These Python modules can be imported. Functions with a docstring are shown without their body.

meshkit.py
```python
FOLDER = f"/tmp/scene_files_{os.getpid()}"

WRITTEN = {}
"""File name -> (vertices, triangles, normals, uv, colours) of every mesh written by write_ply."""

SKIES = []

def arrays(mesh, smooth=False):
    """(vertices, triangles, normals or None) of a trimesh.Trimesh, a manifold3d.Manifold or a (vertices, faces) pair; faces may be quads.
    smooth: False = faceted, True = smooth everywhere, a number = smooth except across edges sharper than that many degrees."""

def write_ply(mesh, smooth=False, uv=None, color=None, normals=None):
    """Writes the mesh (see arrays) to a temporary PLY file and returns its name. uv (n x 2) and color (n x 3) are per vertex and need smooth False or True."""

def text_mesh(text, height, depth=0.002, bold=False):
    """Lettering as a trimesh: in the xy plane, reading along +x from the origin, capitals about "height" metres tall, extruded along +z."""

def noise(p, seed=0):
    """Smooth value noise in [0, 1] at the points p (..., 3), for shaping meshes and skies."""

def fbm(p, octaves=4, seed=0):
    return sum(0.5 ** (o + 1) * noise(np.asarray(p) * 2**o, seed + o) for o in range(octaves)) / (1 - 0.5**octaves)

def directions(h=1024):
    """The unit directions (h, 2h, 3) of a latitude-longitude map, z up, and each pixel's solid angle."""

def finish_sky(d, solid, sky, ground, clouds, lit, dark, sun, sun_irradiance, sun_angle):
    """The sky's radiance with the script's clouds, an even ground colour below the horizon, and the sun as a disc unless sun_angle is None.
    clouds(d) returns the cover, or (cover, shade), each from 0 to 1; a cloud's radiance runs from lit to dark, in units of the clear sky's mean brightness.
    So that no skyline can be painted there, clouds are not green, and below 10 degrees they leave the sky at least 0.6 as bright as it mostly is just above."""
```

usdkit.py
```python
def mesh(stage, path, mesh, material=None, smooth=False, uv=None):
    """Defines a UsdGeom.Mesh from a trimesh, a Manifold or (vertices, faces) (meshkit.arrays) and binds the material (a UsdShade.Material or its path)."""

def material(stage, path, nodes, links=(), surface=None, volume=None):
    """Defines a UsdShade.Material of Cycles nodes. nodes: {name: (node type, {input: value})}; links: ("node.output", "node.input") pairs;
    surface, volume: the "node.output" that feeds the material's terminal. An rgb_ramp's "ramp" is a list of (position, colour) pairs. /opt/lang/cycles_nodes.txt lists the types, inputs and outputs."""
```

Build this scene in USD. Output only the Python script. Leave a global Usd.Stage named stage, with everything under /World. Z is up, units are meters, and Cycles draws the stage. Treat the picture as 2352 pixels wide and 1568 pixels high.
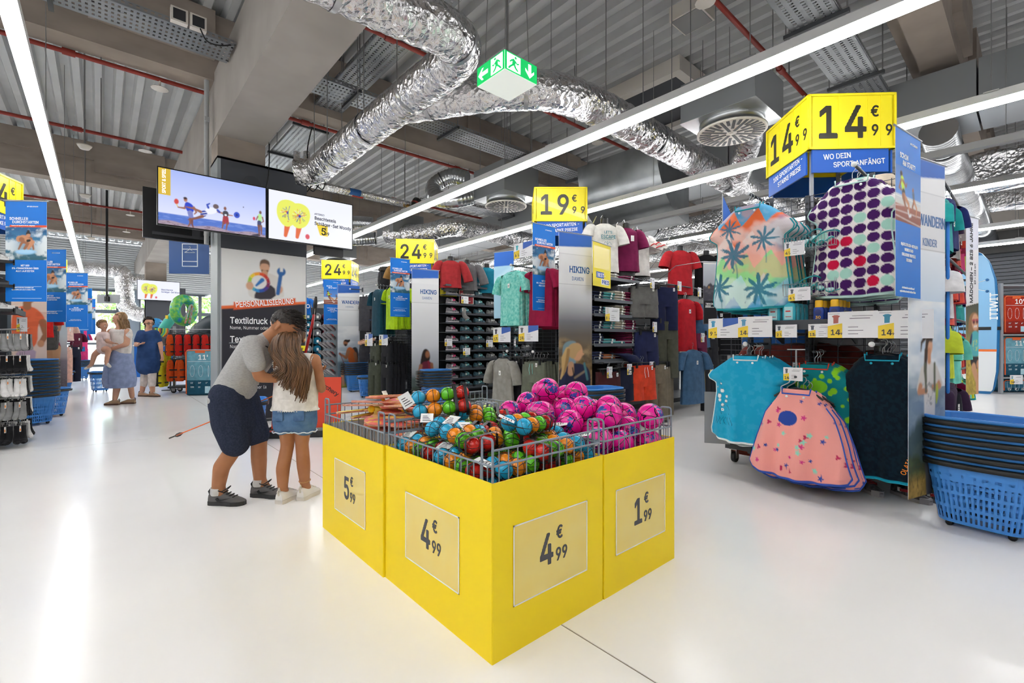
import math, random, numpy as np, trimesh, manifold3d, usdkit, meshkit
from scipy.spatial import Delaunay
from pxr import Usd, UsdGeom, UsdLux, UsdShade, Sdf, Gf, Vt

stage = Usd.Stage.CreateInMemory()
UsdGeom.SetStageUpAxis(stage, "Z"); UsdGeom.SetStageMetersPerUnit(stage, 1.0)
UsdGeom.Xform.Define(stage, "/World"); UsdGeom.Scope.Define(stage, "/World/Looks")
# ---------------------------------------------------------------- camera, sky, exposure
# X runs along the gondolas (towards the right-hand vanishing point), Y along the main aisle.
cam = UsdGeom.Camera.Define(stage, "/World/camera")
cam.CreateHorizontalApertureAttr(36.0); cam.CreateVerticalApertureAttr(24.0)
cam.CreateFocalLengthAttr(36.0 * 1068 / 2352); cam.CreateFStopAttr(0.0)
cam.CreateClippingRangeAttr(Gf.Vec2f(0.05, 500))
cam.AddTranslateOp().Set(Gf.Vec3d(0, 0, 1.15)); cam.AddRotateXYZOp().Set(Gf.Vec3f(90, 0, -41.47))
cam.CreateExposureAttr(0.13)
dome = UsdLux.DomeLight.Define(stage, "/World/sky")
dome.CreateIntensityAttr(1.0)
LED_POWER = 25.0
SKY = 9.0

# ---------------------------------------------------------------- materials
def lin(c):
    if isinstance(c, str):
        c = [int(c[i:i + 2], 16) / 255 for i in (0, 2, 4)]
        return tuple(x / 12.92 if x <= .04045 else ((x + .055) / 1.055) ** 2.4 for x in c)
    return tuple(c)
_m = {}
def mat(name, col="808080", rough=.5, metal=0., col2=None, scale=4., detail=3., stretch=None, spec=.5, bump=0., bscale=60., emit=0., trans=0., alpha=1., coat=0., sheen=0., rnd=0., ramp=None, vcol=False, lo=.35, hi=.65):
    """Principled surface; col2 mixes in by object-space noise (stretch scales the axes); rnd varies brightness per object; vcol reads the mesh's print colours."""
    if name in _m: return _m[name]
    p = dict(roughness=rough, metallic=metal, specular_ior_level=spec, base_color=lin(col))
    if trans: p["transmission_weight"] = trans
    if alpha < 1: p["alpha"] = alpha
    if coat: p["coat_weight"] = coat
    if sheen: p["sheen_weight"] = sheen
    n, l = {"p": ("principled_bsdf", p)}, []
    src = None
    if vcol:
        n["a"] = ("attribute", {"attribute": "print"}); src = "a.color"
    if col2 or bump:
        n["tc"] = ("texture_coordinate", {}); n["mp"] = ("mapping", {"scale": stretch or (1, 1, 1)}); l.append(("tc.object", "mp.vector"))
    if col2:
        n["no"] = ("noise_texture", {"scale": scale, "detail": detail}); l.append(("mp.vector", "no.vector"))
        n["ra"] = ("rgb_ramp", {"ramp": ramp or [(lo, lin(col)), (hi, lin(col2))]}); l.append(("no.fac", "ra.fac")); src = "ra.color"
    if rnd:
        n["oi"] = ("object_info", {}); n["mr"] = ("map_range", {"to_min": 1 - rnd, "to_max": 1 + rnd}); l.append(("oi.random", "mr.value"))
        n["hs"] = ("hsv", {"color": lin(col)}); l.append(("mr.result", "hs.value"))
        if src: l.append((src, "hs.color"))
        src = "hs.color"
    if src: l.append((src, "p.base_color"))
    if emit:
        p["emission_strength"] = emit; p["emission_color"] = lin(col)
        if src: l.append((src, "p.emission_color"))
    if bump:
        n["bn"] = ("noise_texture", {"scale": bscale, "detail": 3}); n["bu"] = ("bump", {"strength": min(1., bump), "distance": .01 * bump})
        l += [("mp.vector", "bn.vector"), ("bn.fac", "bu.height"), ("bu.normal", "p.normal")]
    _m[name] = usdkit.material(stage, "/World/Looks/" + name, n, l, surface="p.BSDF")
    return _m[name]
def C(hexcol, rough=.6, **k):
    """Plain coloured material named after its colour."""
    return mat(f"c_{hexcol}_{int(rough*100)}_" + "_".join(f"{a}{str(b).replace('.', '').replace('-', 'm')}" for a, b in k.items() if np.ndim(b) == 0), hexcol, rough, **k)
def cloth(hexcol, k=.9):
    """Woven cloth in a colour, a little darker in patches of the weave."""
    h2 = "".join(f"{int(int(hexcol[i:i+2],16)*k):02x}" for i in (0, 2, 4))
    return mat("cloth_" + hexcol, hexcol, .92, col2=h2, scale=14, detail=3, spec=.2, bump=.25, bscale=300, sheen=.05)

# ---------------------------------------------------------------- mesh builder
class MB:
    """Collects shapes into one mesh; hard edges keep their own vertices, so averaged normals stay crisp."""
    def __init__(s): s.v, s.f, s.n = [], [], 0
    def add(s, v, f):
        v = np.asarray(v, float).reshape(-1, 3); f = np.asarray(f, int)
        if f.shape[1] == 4: f = np.vstack([f[:, [0, 1, 2]], f[:, [0, 2, 3]]])
        s.v.append(v); s.f.append(f + s.n); s.n += len(v); return s
    def mesh(s, m, M=None):
        if hasattr(m, "to_mesh"):
            t = m.to_mesh(); v, f = np.array(t.vert_properties[:, :3]), np.array(t.tri_verts)
        elif isinstance(m, tuple): v, f = m
        else: v, f = np.array(m.vertices), np.array(m.faces)
        if M is not None: v = tf(v, M)
        return s.add(v, f)
    def box(s, x0, x1, y0, y1, z0, z1, M=None):
        c = np.array([[x, y, z] for z in (z0, z1) for y in (y0, y1) for x in (x0, x1)], float)
        q = np.array([[0, 2, 3, 1], [4, 5, 7, 6], [0, 1, 5, 4], [2, 6, 7, 3], [0, 4, 6, 2], [1, 3, 7, 5]])
        v = c[q].reshape(-1, 3)
        if M is not None: v = tf(v, M)
        return s.add(v, np.arange(24).reshape(6, 4))
    def quad(s, a, b, c, d): return s.add([a, b, c, d], [[0, 1, 2, 3]])
    def tube(s, pts, r, n=8, caps=True, squash=None):
        p = np.asarray(pts, float); r = np.atleast_1d(np.asarray(r, float)); r = np.interp(np.linspace(0, 1, len(p)), np.linspace(0, 1, len(r)), r) if len(r) > 1 else np.repeat(r, len(p))
        t = np.gradient(p, axis=0) if len(p) > 2 else np.repeat([p[1] - p[0]], 2, 0)
        t = t / (np.linalg.norm(t, axis=1, keepdims=True) + 1e-12)
        u = np.cross(t[0], [0, 0, 1.] if abs(t[0][2]) < .9 else [1., 0, 0]); u /= np.linalg.norm(u)
        U = [u]
        for i in range(1, len(p)):
            u = U[-1] - t[i] * np.dot(U[-1], t[i]); U.append(u / (np.linalg.norm(u) + 1e-12))
        U = np.array(U); W = np.cross(t, U); a = np.arange(n) * 2 * np.pi / n
        k = squash or 1.
        ring = p[:, None] + r[:, None, None] * (np.cos(a)[None, :, None] * U[:, None] + k * np.sin(a)[None, :, None] * W[:, None])
        s.grid(ring, wrap=True)
        if caps:
            for i, o in ((0, 1), (len(p) - 1, 0)):
                f = [[0, j + 1, j] if o else [0, j, j + 1] for j in range(1, n - 1)]
                s.add(ring[i], f)
        return s
    def bar(s, a, b, r, n=6): return s.tube([a, b], r, n)
    def grid(s, P, wrap=False, flip=False):
        """P (rows, columns, 3): a sheet; wrap closes the columns."""
        R, K = P.shape[:2]; i, j = np.meshgrid(np.arange(R - 1), np.arange(K if wrap else K - 1), indexing="ij")
        j2 = (j + 1) % K
        q = np.stack([i * K + j, i * K + j2, (i + 1) * K + j2, (i + 1) * K + j], -1).reshape(-1, 4)
        return s.add(P.reshape(-1, 3), q[:, ::-1] if flip else q)
    def prism(s, poly, z0, z1, M=None):
        """Extrudes a 2-D outline (or shapely polygon) from z0 to z1."""
        from shapely.geometry import Polygon
        g = poly if hasattr(poly, "geom_type") else Polygon(poly)
        for q in getattr(g, "geoms", [g]):
            q = q if q.is_valid else q.buffer(0)
            for q in getattr(q, "geoms", [q]):
                m = trimesh.creation.extrude_polygon(q, z1 - z0, engine="earcut")
                v = np.array(m.vertices); v[:, 2] += z0; f = np.array(m.faces)
                v = v[f].reshape(-1, 3)
                if M is not None: v = tf(v, M)
                s.add(v, np.arange(len(v)).reshape(-1, 3))
        return s
    def lathe(s, prof, n=24, M=None):
        """prof: (radius, z) pairs, turned about z."""
        p = np.asarray(prof, float); a = np.arange(n) * 2 * np.pi / n
        P = np.stack([p[:, 0, None] * np.cos(a), p[:, 0, None] * np.sin(a), np.repeat(p[:, 1, None], n, 1)], -1)
        if M is not None: P = tf(P.reshape(-1, 3), M).reshape(P.shape)
        return s.grid(P, wrap=True)
    def ball(s, c, r, sub=2, sc=(1, 1, 1)):
        m = trimesh.creation.icosphere(sub, r); return s.add(np.array(m.vertices) * np.array(sc) + np.array(c), m.faces)
    def text(s, txt, h, M, bold=True, depth=.0015):
        """Lettering in the xy plane of M, capitals h tall."""
        return s.mesh(_text(txt, h, bold, depth), M)
    def get(s): return (np.vstack(s.v), np.vstack(s.f))
_tx = {}
def _text(txt, h, bold, depth):
    k = (txt, bold)
    if k not in _tx:
        m = meshkit.text_mesh(txt, 1.0, 1.0, bold); f = np.array(m.faces); _tx[k] = np.array(m.vertices)[f].reshape(-1, 3)
    v = _tx[k] * [h, h, depth]
    return v, np.arange(len(v)).reshape(-1, 3)
def text_w(txt, h, bold=True): v, _ = _text(txt, h, bold, .001); return v[:, 0].max()
def tf(v, M): v = np.asarray(v, float); return v @ np.asarray(M)[:3, :3].T + np.asarray(M)[:3, 3]
def T(x=0, y=0, z=0):
    M = np.eye(4); M[:3, 3] = (x, y, z); return M
def Rx(d): return trimesh.transformations.rotation_matrix(math.radians(d), [1, 0, 0])
def Ry(d): return trimesh.transformations.rotation_matrix(math.radians(d), [0, 1, 0])
def Rz(d): return trimesh.transformations.rotation_matrix(math.radians(d), [0, 0, 1])
def S3(x, y=None, z=None): return np.diag([x, x if y is None else y, x if z is None else z, 1.])
def frame(o, xdir, ydir=(0, 0, 1)):
    """Local x along xdir, y along ydir, z out of the face: for flat print."""
    x = np.asarray(xdir, float); x /= np.linalg.norm(x); y = np.asarray(ydir, float); y = y - x * np.dot(x, y); y /= np.linalg.norm(y)
    M = np.eye(4); M[:3, 0], M[:3, 1], M[:3, 2], M[:3, 3] = x, y, np.cross(x, y), o; return M
def spline(pts, n=24):
    """Catmull-Rom through the points."""
    p = np.asarray(pts, float); p = np.vstack([2 * p[0] - p[1], p, 2 * p[-1] - p[-2]]); out = []
    for i in range(1, len(p) - 2):
        t = np.linspace(0, 1, n, endpoint=i == len(p) - 3)[:, None]
        a, b, c, d = p[i - 1:i + 3]
        out.append(.5 * (2 * b + (c - a) * t + (2 * a - 5 * b + 4 * c - d) * t ** 2 + (3 * b - a - 3 * c + d) * t ** 3))
    return np.vstack(out)
def loft(rows, n=20, fold=0., k=9, seed=0, amp=None, power=2., close=True):
    """Cloth tube: rows of (cx, cy, z, rx, ry), folded by fold (a fraction of the radius that grows down the rows)."""
    rows = np.asarray(rows, float); a = np.arange(n) * 2 * np.pi / n; rng = np.random.default_rng(seed)
    ph, w = rng.uniform(0, 6.28), np.linspace(0, 1, len(rows)) if amp is None else np.asarray(amp)
    c, s_ = np.cos(a), np.sin(a)
    if power != 2.: c, s_ = np.sign(c) * abs(c) ** (2 / power), np.sign(s_) * abs(s_) ** (2 / power)
    f = 1 + fold * w[:, None] * (np.sin(k * a + ph + 1.5 * w[:, None]) + .5 * np.sin((k // 2 + 1) * a + ph * 2))
    P = np.stack([rows[:, 0, None] + rows[:, 3, None] * c * f, rows[:, 1, None] + rows[:, 4, None] * s_ * f, np.repeat(rows[:, 2, None], n, 1)], -1)
    b = MB(); b.grid(P, wrap=True, flip=rows[0, 2] > rows[-1, 2])
    if close:
        for i in (0, -1):
            ctr = P[i].mean(0); v = np.vstack([[ctr], P[i]]); ff = [[0, 1 + j, 1 + (j + 1) % n] for j in range(n)]
            b.add(v, np.array(ff) if i else np.array(ff)[:, ::-1])
    return b.get()

# ---------------------------------------------------------------- prims
_names = {}
def numbered(name, parent="/World"):
    k = (parent, name); n = _names.get(k, 0); _names[k] = n + 1
    return f"{parent}/{name}" + (f"_{n:03d}" if n else "")
def tag(prim, **kw):
    for k, v in kw.items():
        if v: prim.SetCustomDataByKey(k, v)
def _ops(x, loc, rot, sc):
    x.AddTranslateOp().Set(Gf.Vec3d(*map(float, loc))); x.AddRotateXYZOp().Set(Gf.Vec3f(*map(float, rot))); x.AddScaleOp().Set(Gf.Vec3f(*map(float, sc)))
def thing(name, label, cat, loc=(0, 0, 0), rz=0., group=None, rot=None, sc=(1, 1, 1), kind=None):
    x = UsdGeom.Xform.Define(stage, numbered(name)); _ops(x, loc, rot or (0, 0, rz), sc)
    tag(x.GetPrim(), label=label, category=cat, group=group, kind=kind); return x.GetPrim()
def geo(path, m, material, smooth=True, col=None):
    if isinstance(m, MB): m = m.get()
    g = usdkit.mesh(stage, path, m, material, smooth=smooth)
    if col is not None:
        UsdGeom.PrimvarsAPI(g).CreatePrimvar("print", Sdf.ValueTypeNames.Color3fArray, "vertex").Set(Vt.Vec3fArray.FromNumpy(np.asarray(col, np.float32)))
    return g.GetPrim()
def part(parent, name, m, material, label=None, kind=None, smooth=True, col=None):
    p = geo(numbered(name, str(parent.GetPath())), m, material, smooth, col); tag(p, label=label, kind=kind); return p
def solid(name, m, material, label, cat, group=None, kind=None, smooth=True):
    p = geo(numbered(name), m, material, smooth); tag(p, label=label, category=cat, group=group, kind=kind); return p
def struct(name, m, material, label=None, cat=None, smooth=True):
    p = geo(numbered(name), m, material, smooth); tag(p, kind="structure", label=label, category=cat); return p
def copy(src, label, loc, rz=0., group=None, rot=None, sc=(1, 1, 1)):
    base = src.GetName(); base = base[:-4] if base[-4] == "_" and base[-3:].isdigit() else base
    x = UsdGeom.Xform.Define(stage, numbered(base)); p = x.GetPrim()
    p.GetReferences().AddInternalReference(src.GetPath()); _ops2 = UsdGeom.Xformable(p); _ops2.ClearXformOpOrder(); 
    for op, val in (("xformOp:translate", Gf.Vec3d(*map(float, loc))), ("xformOp:rotateXYZ", Gf.Vec3f(*map(float, rot or (0, 0, rz)))), ("xformOp:scale", Gf.Vec3f(*map(float, sc)))):
        p.GetAttribute(op).Set(val)
    p.GetAttribute("xformOpOrder").Set(["xformOp:translate", "xformOp:rotateXYZ", "xformOp:scale"])
    p.SetInstanceable(True); tag(p, label=label, category=src.GetCustomDataByKey("category"))
    if group: tag(p, group=group)
    return p
_src = {}
def put(key, build, label, loc, rz=0., group=None, rot=None, sc=(1, 1, 1)):
    """The first of a kind is built where it stands; the others copy it."""
    if key in _src: return copy(_src[key], label, loc, rz, group, rot, sc)
    p = build(label, loc, rz, group, rot, sc); _src[key] = p; return p
ORD = ["first", "second", "third", "fourth", "fifth", "sixth", "seventh", "eighth", "ninth", "tenth", "eleventh", "twelfth", "thirteenth", "fourteenth"]

# ---------------------------------------------------------------- flat print: a fine sheet of coloured vertices
class Print:
    """A w x h metre sheet of nx x ny vertices; shapes are given in units of the sheet's height, x from the left, y from the top."""
    def __init__(s, w, h, ny, bg="ffffff"):
        s.w, s.h, s.ny, s.nx = w, h, ny, max(4, int(ny * w / h)); s.asp = w / h
        y, x = np.meshgrid(np.linspace(0, 1, s.ny), np.linspace(0, w / h, s.nx), indexing="ij"); s.x, s.y = x, y
        s.c = np.empty((s.ny, s.nx, 3)); s.c[:] = lin(bg); s.px = 1.2 / s.ny
    def blend(s, m, col):
        m = np.clip(m, 0, 1)[..., None]; s.c = s.c * (1 - m) + np.asarray(lin(col) if isinstance(col, (str, tuple)) else col) * m; return s
    def grad(s, stops, y0=0, y1=1, m=None):
        t = np.clip((s.y - y0) / (y1 - y0), 0, 1); ks = np.array([a for a, _ in stops]); cs = np.array([lin(c) for _, c in stops])
        col = np.stack([np.interp(t, ks, cs[:, k]) for k in range(3)], -1); mm = ((s.y >= y0) & (s.y <= y1)) if m is None else m
        s.c = np.where((mm * np.ones_like(s.x) > .5)[..., None], col, s.c); return s
    def noise(s, sc, seed=0, sx=1., oct=4): return meshkit.fbm(np.stack([s.x * sc * sx, s.y * sc, np.full_like(s.x, .37)], -1), oct, seed)
    def poly(s, pts, col, soft=1., smooth=0):
        p = np.asarray(pts, float)
        for _ in range(smooth):
            q = np.roll(p, -1, 0); p = np.stack([.75 * p + .25 * q, .25 * p + .75 * q], 1).reshape(-1, 2)
        return s.blend(s.pmask(p, soft), col)
    def pmask(s, p, soft=1.):
        x, y = s.x, s.y; ins = np.zeros(x.shape, bool); d = np.full(x.shape, 9.)
        for a, b in zip(p, np.roll(p, -1, 0)):
            cond = ((a[1] > y) != (b[1] > y)); ins ^= cond & (x < (b[0] - a[0]) * (y - a[1]) / (b[1] - a[1] + 1e-12) + a[0])
            e = b - a; t = np.clip(((x - a[0]) * e[0] + (y - a[1]) * e[1]) / (e @ e + 1e-12), 0, 1)
            d = np.minimum(d, np.hypot(x - a[0] - t * e[0], y - a[1] - t * e[1]))
        return .5 + np.where(ins, d, -d) / (2 * s.px * soft)
    def ell(s, cx, cy, rx, ry, col, ang=0., soft=1.):
        a = math.radians(ang); dx, dy = s.x - cx, s.y - cy; u, v = dx * math.cos(a) + dy * math.sin(a), -dx * math.sin(a) + dy * math.cos(a)
        q = np.sqrt((u / rx) ** 2 + (v / ry) ** 2); return s.blend(.5 + (1 - q) * min(rx, ry) / (2 * s.px * soft), col)
    def limb(s, pts, radii, col, soft=1.):
        """A tapering stroke through points: limbs of printed figures."""
        pts = np.asarray(pts, float); radii = np.broadcast_to(radii, (len(pts),)); m = np.full(s.x.shape, -9.)
        for (a, b), (ra, rb) in zip(zip(pts, pts[1:]), zip(radii, radii[1:])):
            e = b - a; t = np.clip(((s.x - a[0]) * e[0] + (s.y - a[1]) * e[1]) / (e @ e + 1e-12), 0, 1)
            m = np.maximum(m, (ra + (rb - ra) * t) - np.hypot(s.x - a[0] - t * e[0], s.y - a[1] - t * e[1]))
        return s.blend(.5 + m / (2 * s.px * soft), col)
    def rect(s, x0, y0, x1, y1, col): return s.blend(((s.x >= x0) & (s.x <= x1) & (s.y >= y0) & (s.y <= y1)).astype(float), col)
    def sheet(s, M, curl=None):
        """Vertices, faces and colours of the sheet; M places its top-left corner, x to the right, y up, z out of the face."""
        P = np.stack([s.x * s.h, -s.y * s.h, np.zeros_like(s.x) if curl is None else curl(s.x * s.h, s.y * s.h)], -1)
        b = MB().grid(tf(P.reshape(-1, 3), M).reshape(P.shape), flip=True)
        return b.get(), s.c.reshape(-1, 3)
PRINT = mat("printed_matt", "ffffff", .55, vcol=True, spec=.35)
# ---------------------------------------------------------------- sky outside the windows
usdkit.material(stage, "/World/Looks/sky_clouds", {"tc": ("texture_coordinate", {}), "n": ("noise_texture", {"scale": 3, "detail": 6}), "r": ("rgb_ramp", {"ramp": [(.3, (.55, .72, 1.)), (.6, (1, 1, 1))]}), "b": ("background_shader", {"strength": SKY})},
    [("tc.generated", "n.vector"), ("n.fac", "r.fac"), ("r.color", "b.color")], surface="b.background")
UsdShade.MaterialBindingAPI.Apply(dome.GetPrim()).Bind(UsdShade.Material.Get(stage, "/World/Looks/sky_clouds"))
XW, XE, YS, YN = -9., 21., -5., 28.4
# ---------------------------------------------------------------- floor
FLOOR = mat("floor_resin", "f4f2f0", .2, col2="eeeceb", scale=.8, spec=.38, bump=.02, bscale=3)
b = MB()
xs = [XW, 1.402, XE]; ys = [YS, 6.98, 20.0, YN]; g = .004
for i in range(2):
    for j in range(3):
        b.box(xs[i] + (g if i else 0), xs[i + 1] - (0 if i else g), ys[j] + (g if j else 0), ys[j + 1] - (g if j < 2 else 0), -.05, 0)
struct("floor", b, FLOOR, "pale glossy resin floor in very large fields", "floor")
b = MB().box(XW, XE, YS, YN, -.12, -.003)
struct("trim_1", b, mat("joint_filler", "857c70", .8), "brown filler in the thin expansion joints of the floor", "floor joint")
# ---------------------------------------------------------------- walls
WALLG = mat("wall_plaster", "8c8b8a", .8, col2="7f7e7d", scale=1.2)
DARKW = mat("wall_anthracite", "3c4046", .6)
struct("wall_left", MB().box(XW - .2, XW, YS, YN, 0, 5.7), WALLG)
struct("wall_front", MB().box(XW, XE, YS - .2, YS, 0, 5.7), WALLG)
# right wall: dark horizontal slats above the shelves
wr = UsdGeom.Xform.Define(stage, "/World/wall_right").GetPrim(); tag(wr, kind="structure")
part(wr, "wall_base", MB().box(XE, XE + .2, YS, YN, 0, 5.7), WALLG)
for i in range(26):
    part(wr, "slat", MB().box(XE - 4.0, XE - 3.94, -8., 6., .9 + i * .095, .98 + i * .095), mat("slat_grey", "4b4e54", .5))
part(wr, "slat_backing", MB().box(XE - 3.93, XE - 3.9, -8., 6., 0, 3.4), C("2e3034"))
# back wall with its window band
WH = mat("panel_white", "d9dcdd", .45)
wb = UsdGeom.Xform.Define(stage, "/World/wall_back").GetPrim(); tag(wb, kind="structure")
for i in range(22):
    part(wb, "wall_rib", MB().box(XW, XE, YN - .05, YN, 3.62 + i * .1, 3.69 + i * .1), WH)
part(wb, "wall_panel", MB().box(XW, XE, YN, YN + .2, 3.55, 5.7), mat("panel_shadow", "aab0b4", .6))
part(wb, "wall_panel", MB().box(9.0, XE, YN, YN + .2, 0, 3.55), WALLG)
FR = mat("window_frame_grey", "5d656d", .45)
gl = usdkit.material(stage, "/World/Looks/window_glass", {"t": ("transparent_bsdf", {"color": (.95, .97, .97)}), "g": ("glossy_bsdf", {"roughness": .02, "color": (1, 1, 1)}), "f": ("fresnel", {"IOR": 1.45}), "m": ("mix_closure", {})},
    [("f.fac", "m.fac"), ("t.BSDF", "m.closure1"), ("g.BSDF", "m.closure2")], surface="m.closure")
_m["glass"] = gl
wx = [-9, -6.6, -4.2, -1.8, .6, 1.35, 3.8, 6.2, 9.0]
for i in range(8):
    x0, x1 = wx[i], wx[i + 1]
    if i == 4:
        struct("trim_2", MB().box(x0, x1, YN - .25, YN + .2, 0, 3.55), mat("pier_grey", "7b8794", .5), "grey blue pier between the windows", "pier"); continue
    w = UsdGeom.Xform.Define(stage, numbered(f"window_{i + 1 if i < 4 else i}")).GetPrim(); tag(w, kind="structure")
    m = MB()
    for a, c in ((x0, x0 + .07), (x1 - .07, x1)): m.box(a, c, YN, YN + .1, 0, 3.55)
    part(w, "window_frame", m, FR)
    for z in (.0, 1.0, 2.45, 3.45): part(w, "transom", MB().box(x0 + .07, x1 - .07, YN - .02, YN + .1, z, z + (.1 if z != 2.45 else .16)), FR)
    for a, c in ((.1, 1.0), (1.1, 2.45), (2.61, 3.45)): part(w, "pane", MB().box(x0 + .07, x1 - .07, YN + .04, YN + .05, a, c), gl)
# ---------------------------------------------------------------- outside: ground, hedge-like trees
struct("ground", MB().box(-60, 70, YN + .2, YN + 60, -.2, -.1), mat("asphalt", "c9c7c2", .9, col2="b5b3ad", scale=2), "pale paved yard outside the windows", "yard")
rng = np.random.default_rng(5)
LEAF = mat("tree_leaf", "8fb35a", .7, col2="6d9a43", scale=3)
BARK = mat("bark", "5d4a3a", .9)
for i, (tx, ty, hh) in enumerate([(-12, 45, 6), (-7.5, 44, 7), (-2.5, 46, 6.5), (2, 44, 7.2), (7, 46, 6.4), (11.5, 44, 7), (-17, 47, 7), (16, 46, 6.6)]):
    t = thing("tree", "x", "tree", (tx, ty, -.1), group="trees outside the windows")
    tag(t, label=f"leafy green tree outside the windows, {ORD[[1, 2, 3, 4, 5, 6, 0, 7][i]]} one from the left")
    part(t, "trunk", MB().tube([(0, 0, 0), (.1, 0, hh * .4), (0, .1, hh * .7)], [.16, .12, .06], 8), BARK)
    n = 1800; d = rng.normal(size=(n, 3)); d /= np.linalg.norm(d, axis=1)[:, None]
    c = d * rng.uniform(.55, 1, (n, 1)) * [2.4, 1.6, hh * .42] + [0, 0, hh * .56]
    e1 = rng.normal(size=(n, 3)); e1 /= np.linalg.norm(e1, axis=1)[:, None]; e2 = np.cross(e1, d); e2 /= np.linalg.norm(e2, axis=1)[:, None]
    v = np.stack([c - e1 * .16, c + e2 * .09, c + e1 * .16, c - e2 * .09], 1).reshape(-1, 3)
    part(t, "foliage", (v, np.arange(4 * n).reshape(n, 4)), LEAF, kind="stuff", smooth=False)
# ---------------------------------------------------------------- ceiling deck: trapezoid sheets, ribs along Y
ZD = 5.7
DECK = mat("deck_steel", "c4c5c5", .4, 0, col2="b9babb", scale=1.5, spec=.5)
ce = UsdGeom.Xform.Define(stage, "/World/ceiling").GetPrim(); tag(ce, kind="structure", label="grey trapezoid steel roof deck", category="ceiling")
PY = [-6.2, .68, 7.59, 14.35, 21.2, 28.1]
pitch = .28; prof = [(0, .0), (.05, .0), (.085, .11), (.20, .11), (.235, 0), (.28, 0)]
for k in range(5):
    y0, y1 = PY[k], PY[k + 1]
    for i in range(int((XE - XW) / (3 * pitch)) + 1):
        x0 = XW + i * 3 * pitch; m = MB()
        for r in range(3):
            for (a, za), (c, zc) in zip(prof, prof[1:]):
                xa, xc = x0 + r * pitch + a, x0 + r * pitch + c
                m.quad((xa, y0, ZD + za), (xa, y1, ZD + za), (xc, y1, ZD + zc), (xc, y0, ZD + zc))
        part(ce, "deck_sheet", m, DECK, smooth=False)
part(ce, "roof_insulation", MB().box(XW, XE, YS - 1, YN, ZD + .13, ZD + .25), C("5a5a5a"))
# ---------------------------------------------------------------- concrete
CONC = mat("concrete", "a3978c", .85, col2="91867d", scale=1.6, detail=8, stretch=(1, 1, 2.2), bump=.12, bscale=25)
CONC2 = mat("concrete_beam", "a19b95", .85, col2="938d87", scale=1.3, detail=8, bump=.1, bscale=25)
for k, y in enumerate(PY[:-1]):
    m = MB().box(XW, XE, y, y + .37, 4.78, ZD)
    for bx in (1.18, 8.9, 16.6):
        m.box(bx - 1.3, bx, y - .09, y, 5.05, ZD); m.box(bx + .6, bx + 1.9, y - .09, y, 5.05, ZD)
        m.box(bx - 3.4, bx - 1.3, y - .05, y, 5.3, ZD); m.box(bx + 1.9, bx + 4., y - .05, y, 5.3, ZD)
    if k == 1:
        m.box(6.5, 8.9, y + .37, y + .52, 4.95, ZD)
    struct("ceiling_joist", m, CONC, f"grey concrete roof joist, {ORD[k]} one going back from the camera", "joist")
for k, bx in enumerate((1.18, 16.6)):
    struct("ceiling_beam", MB().box(bx, bx + .6, YS, YN, 3.97, 4.89), CONC2, ["wide concrete main beam running over the clad column", "concrete main beam far on the right"][k], "beam")
col = thing("column", "concrete column with dark cladding that carries the two screens", "column", (1.18, 7.36, 0), kind="structure")
part(col, "column_shaft", MB().box(.01, .6, .04, .51, 0, 3.97), CONC)
ANTH = mat("cladding_anthracite", "4b4e55", .55)
part(col, "cladding_panel", MB().box(.04, 1.16, 0, .03, 0, 3.67), ANTH)
part(col, "cladding_panel", MB().box(1.13, 1.16, .03, .52, 0, 3.67), ANTH)
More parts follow.
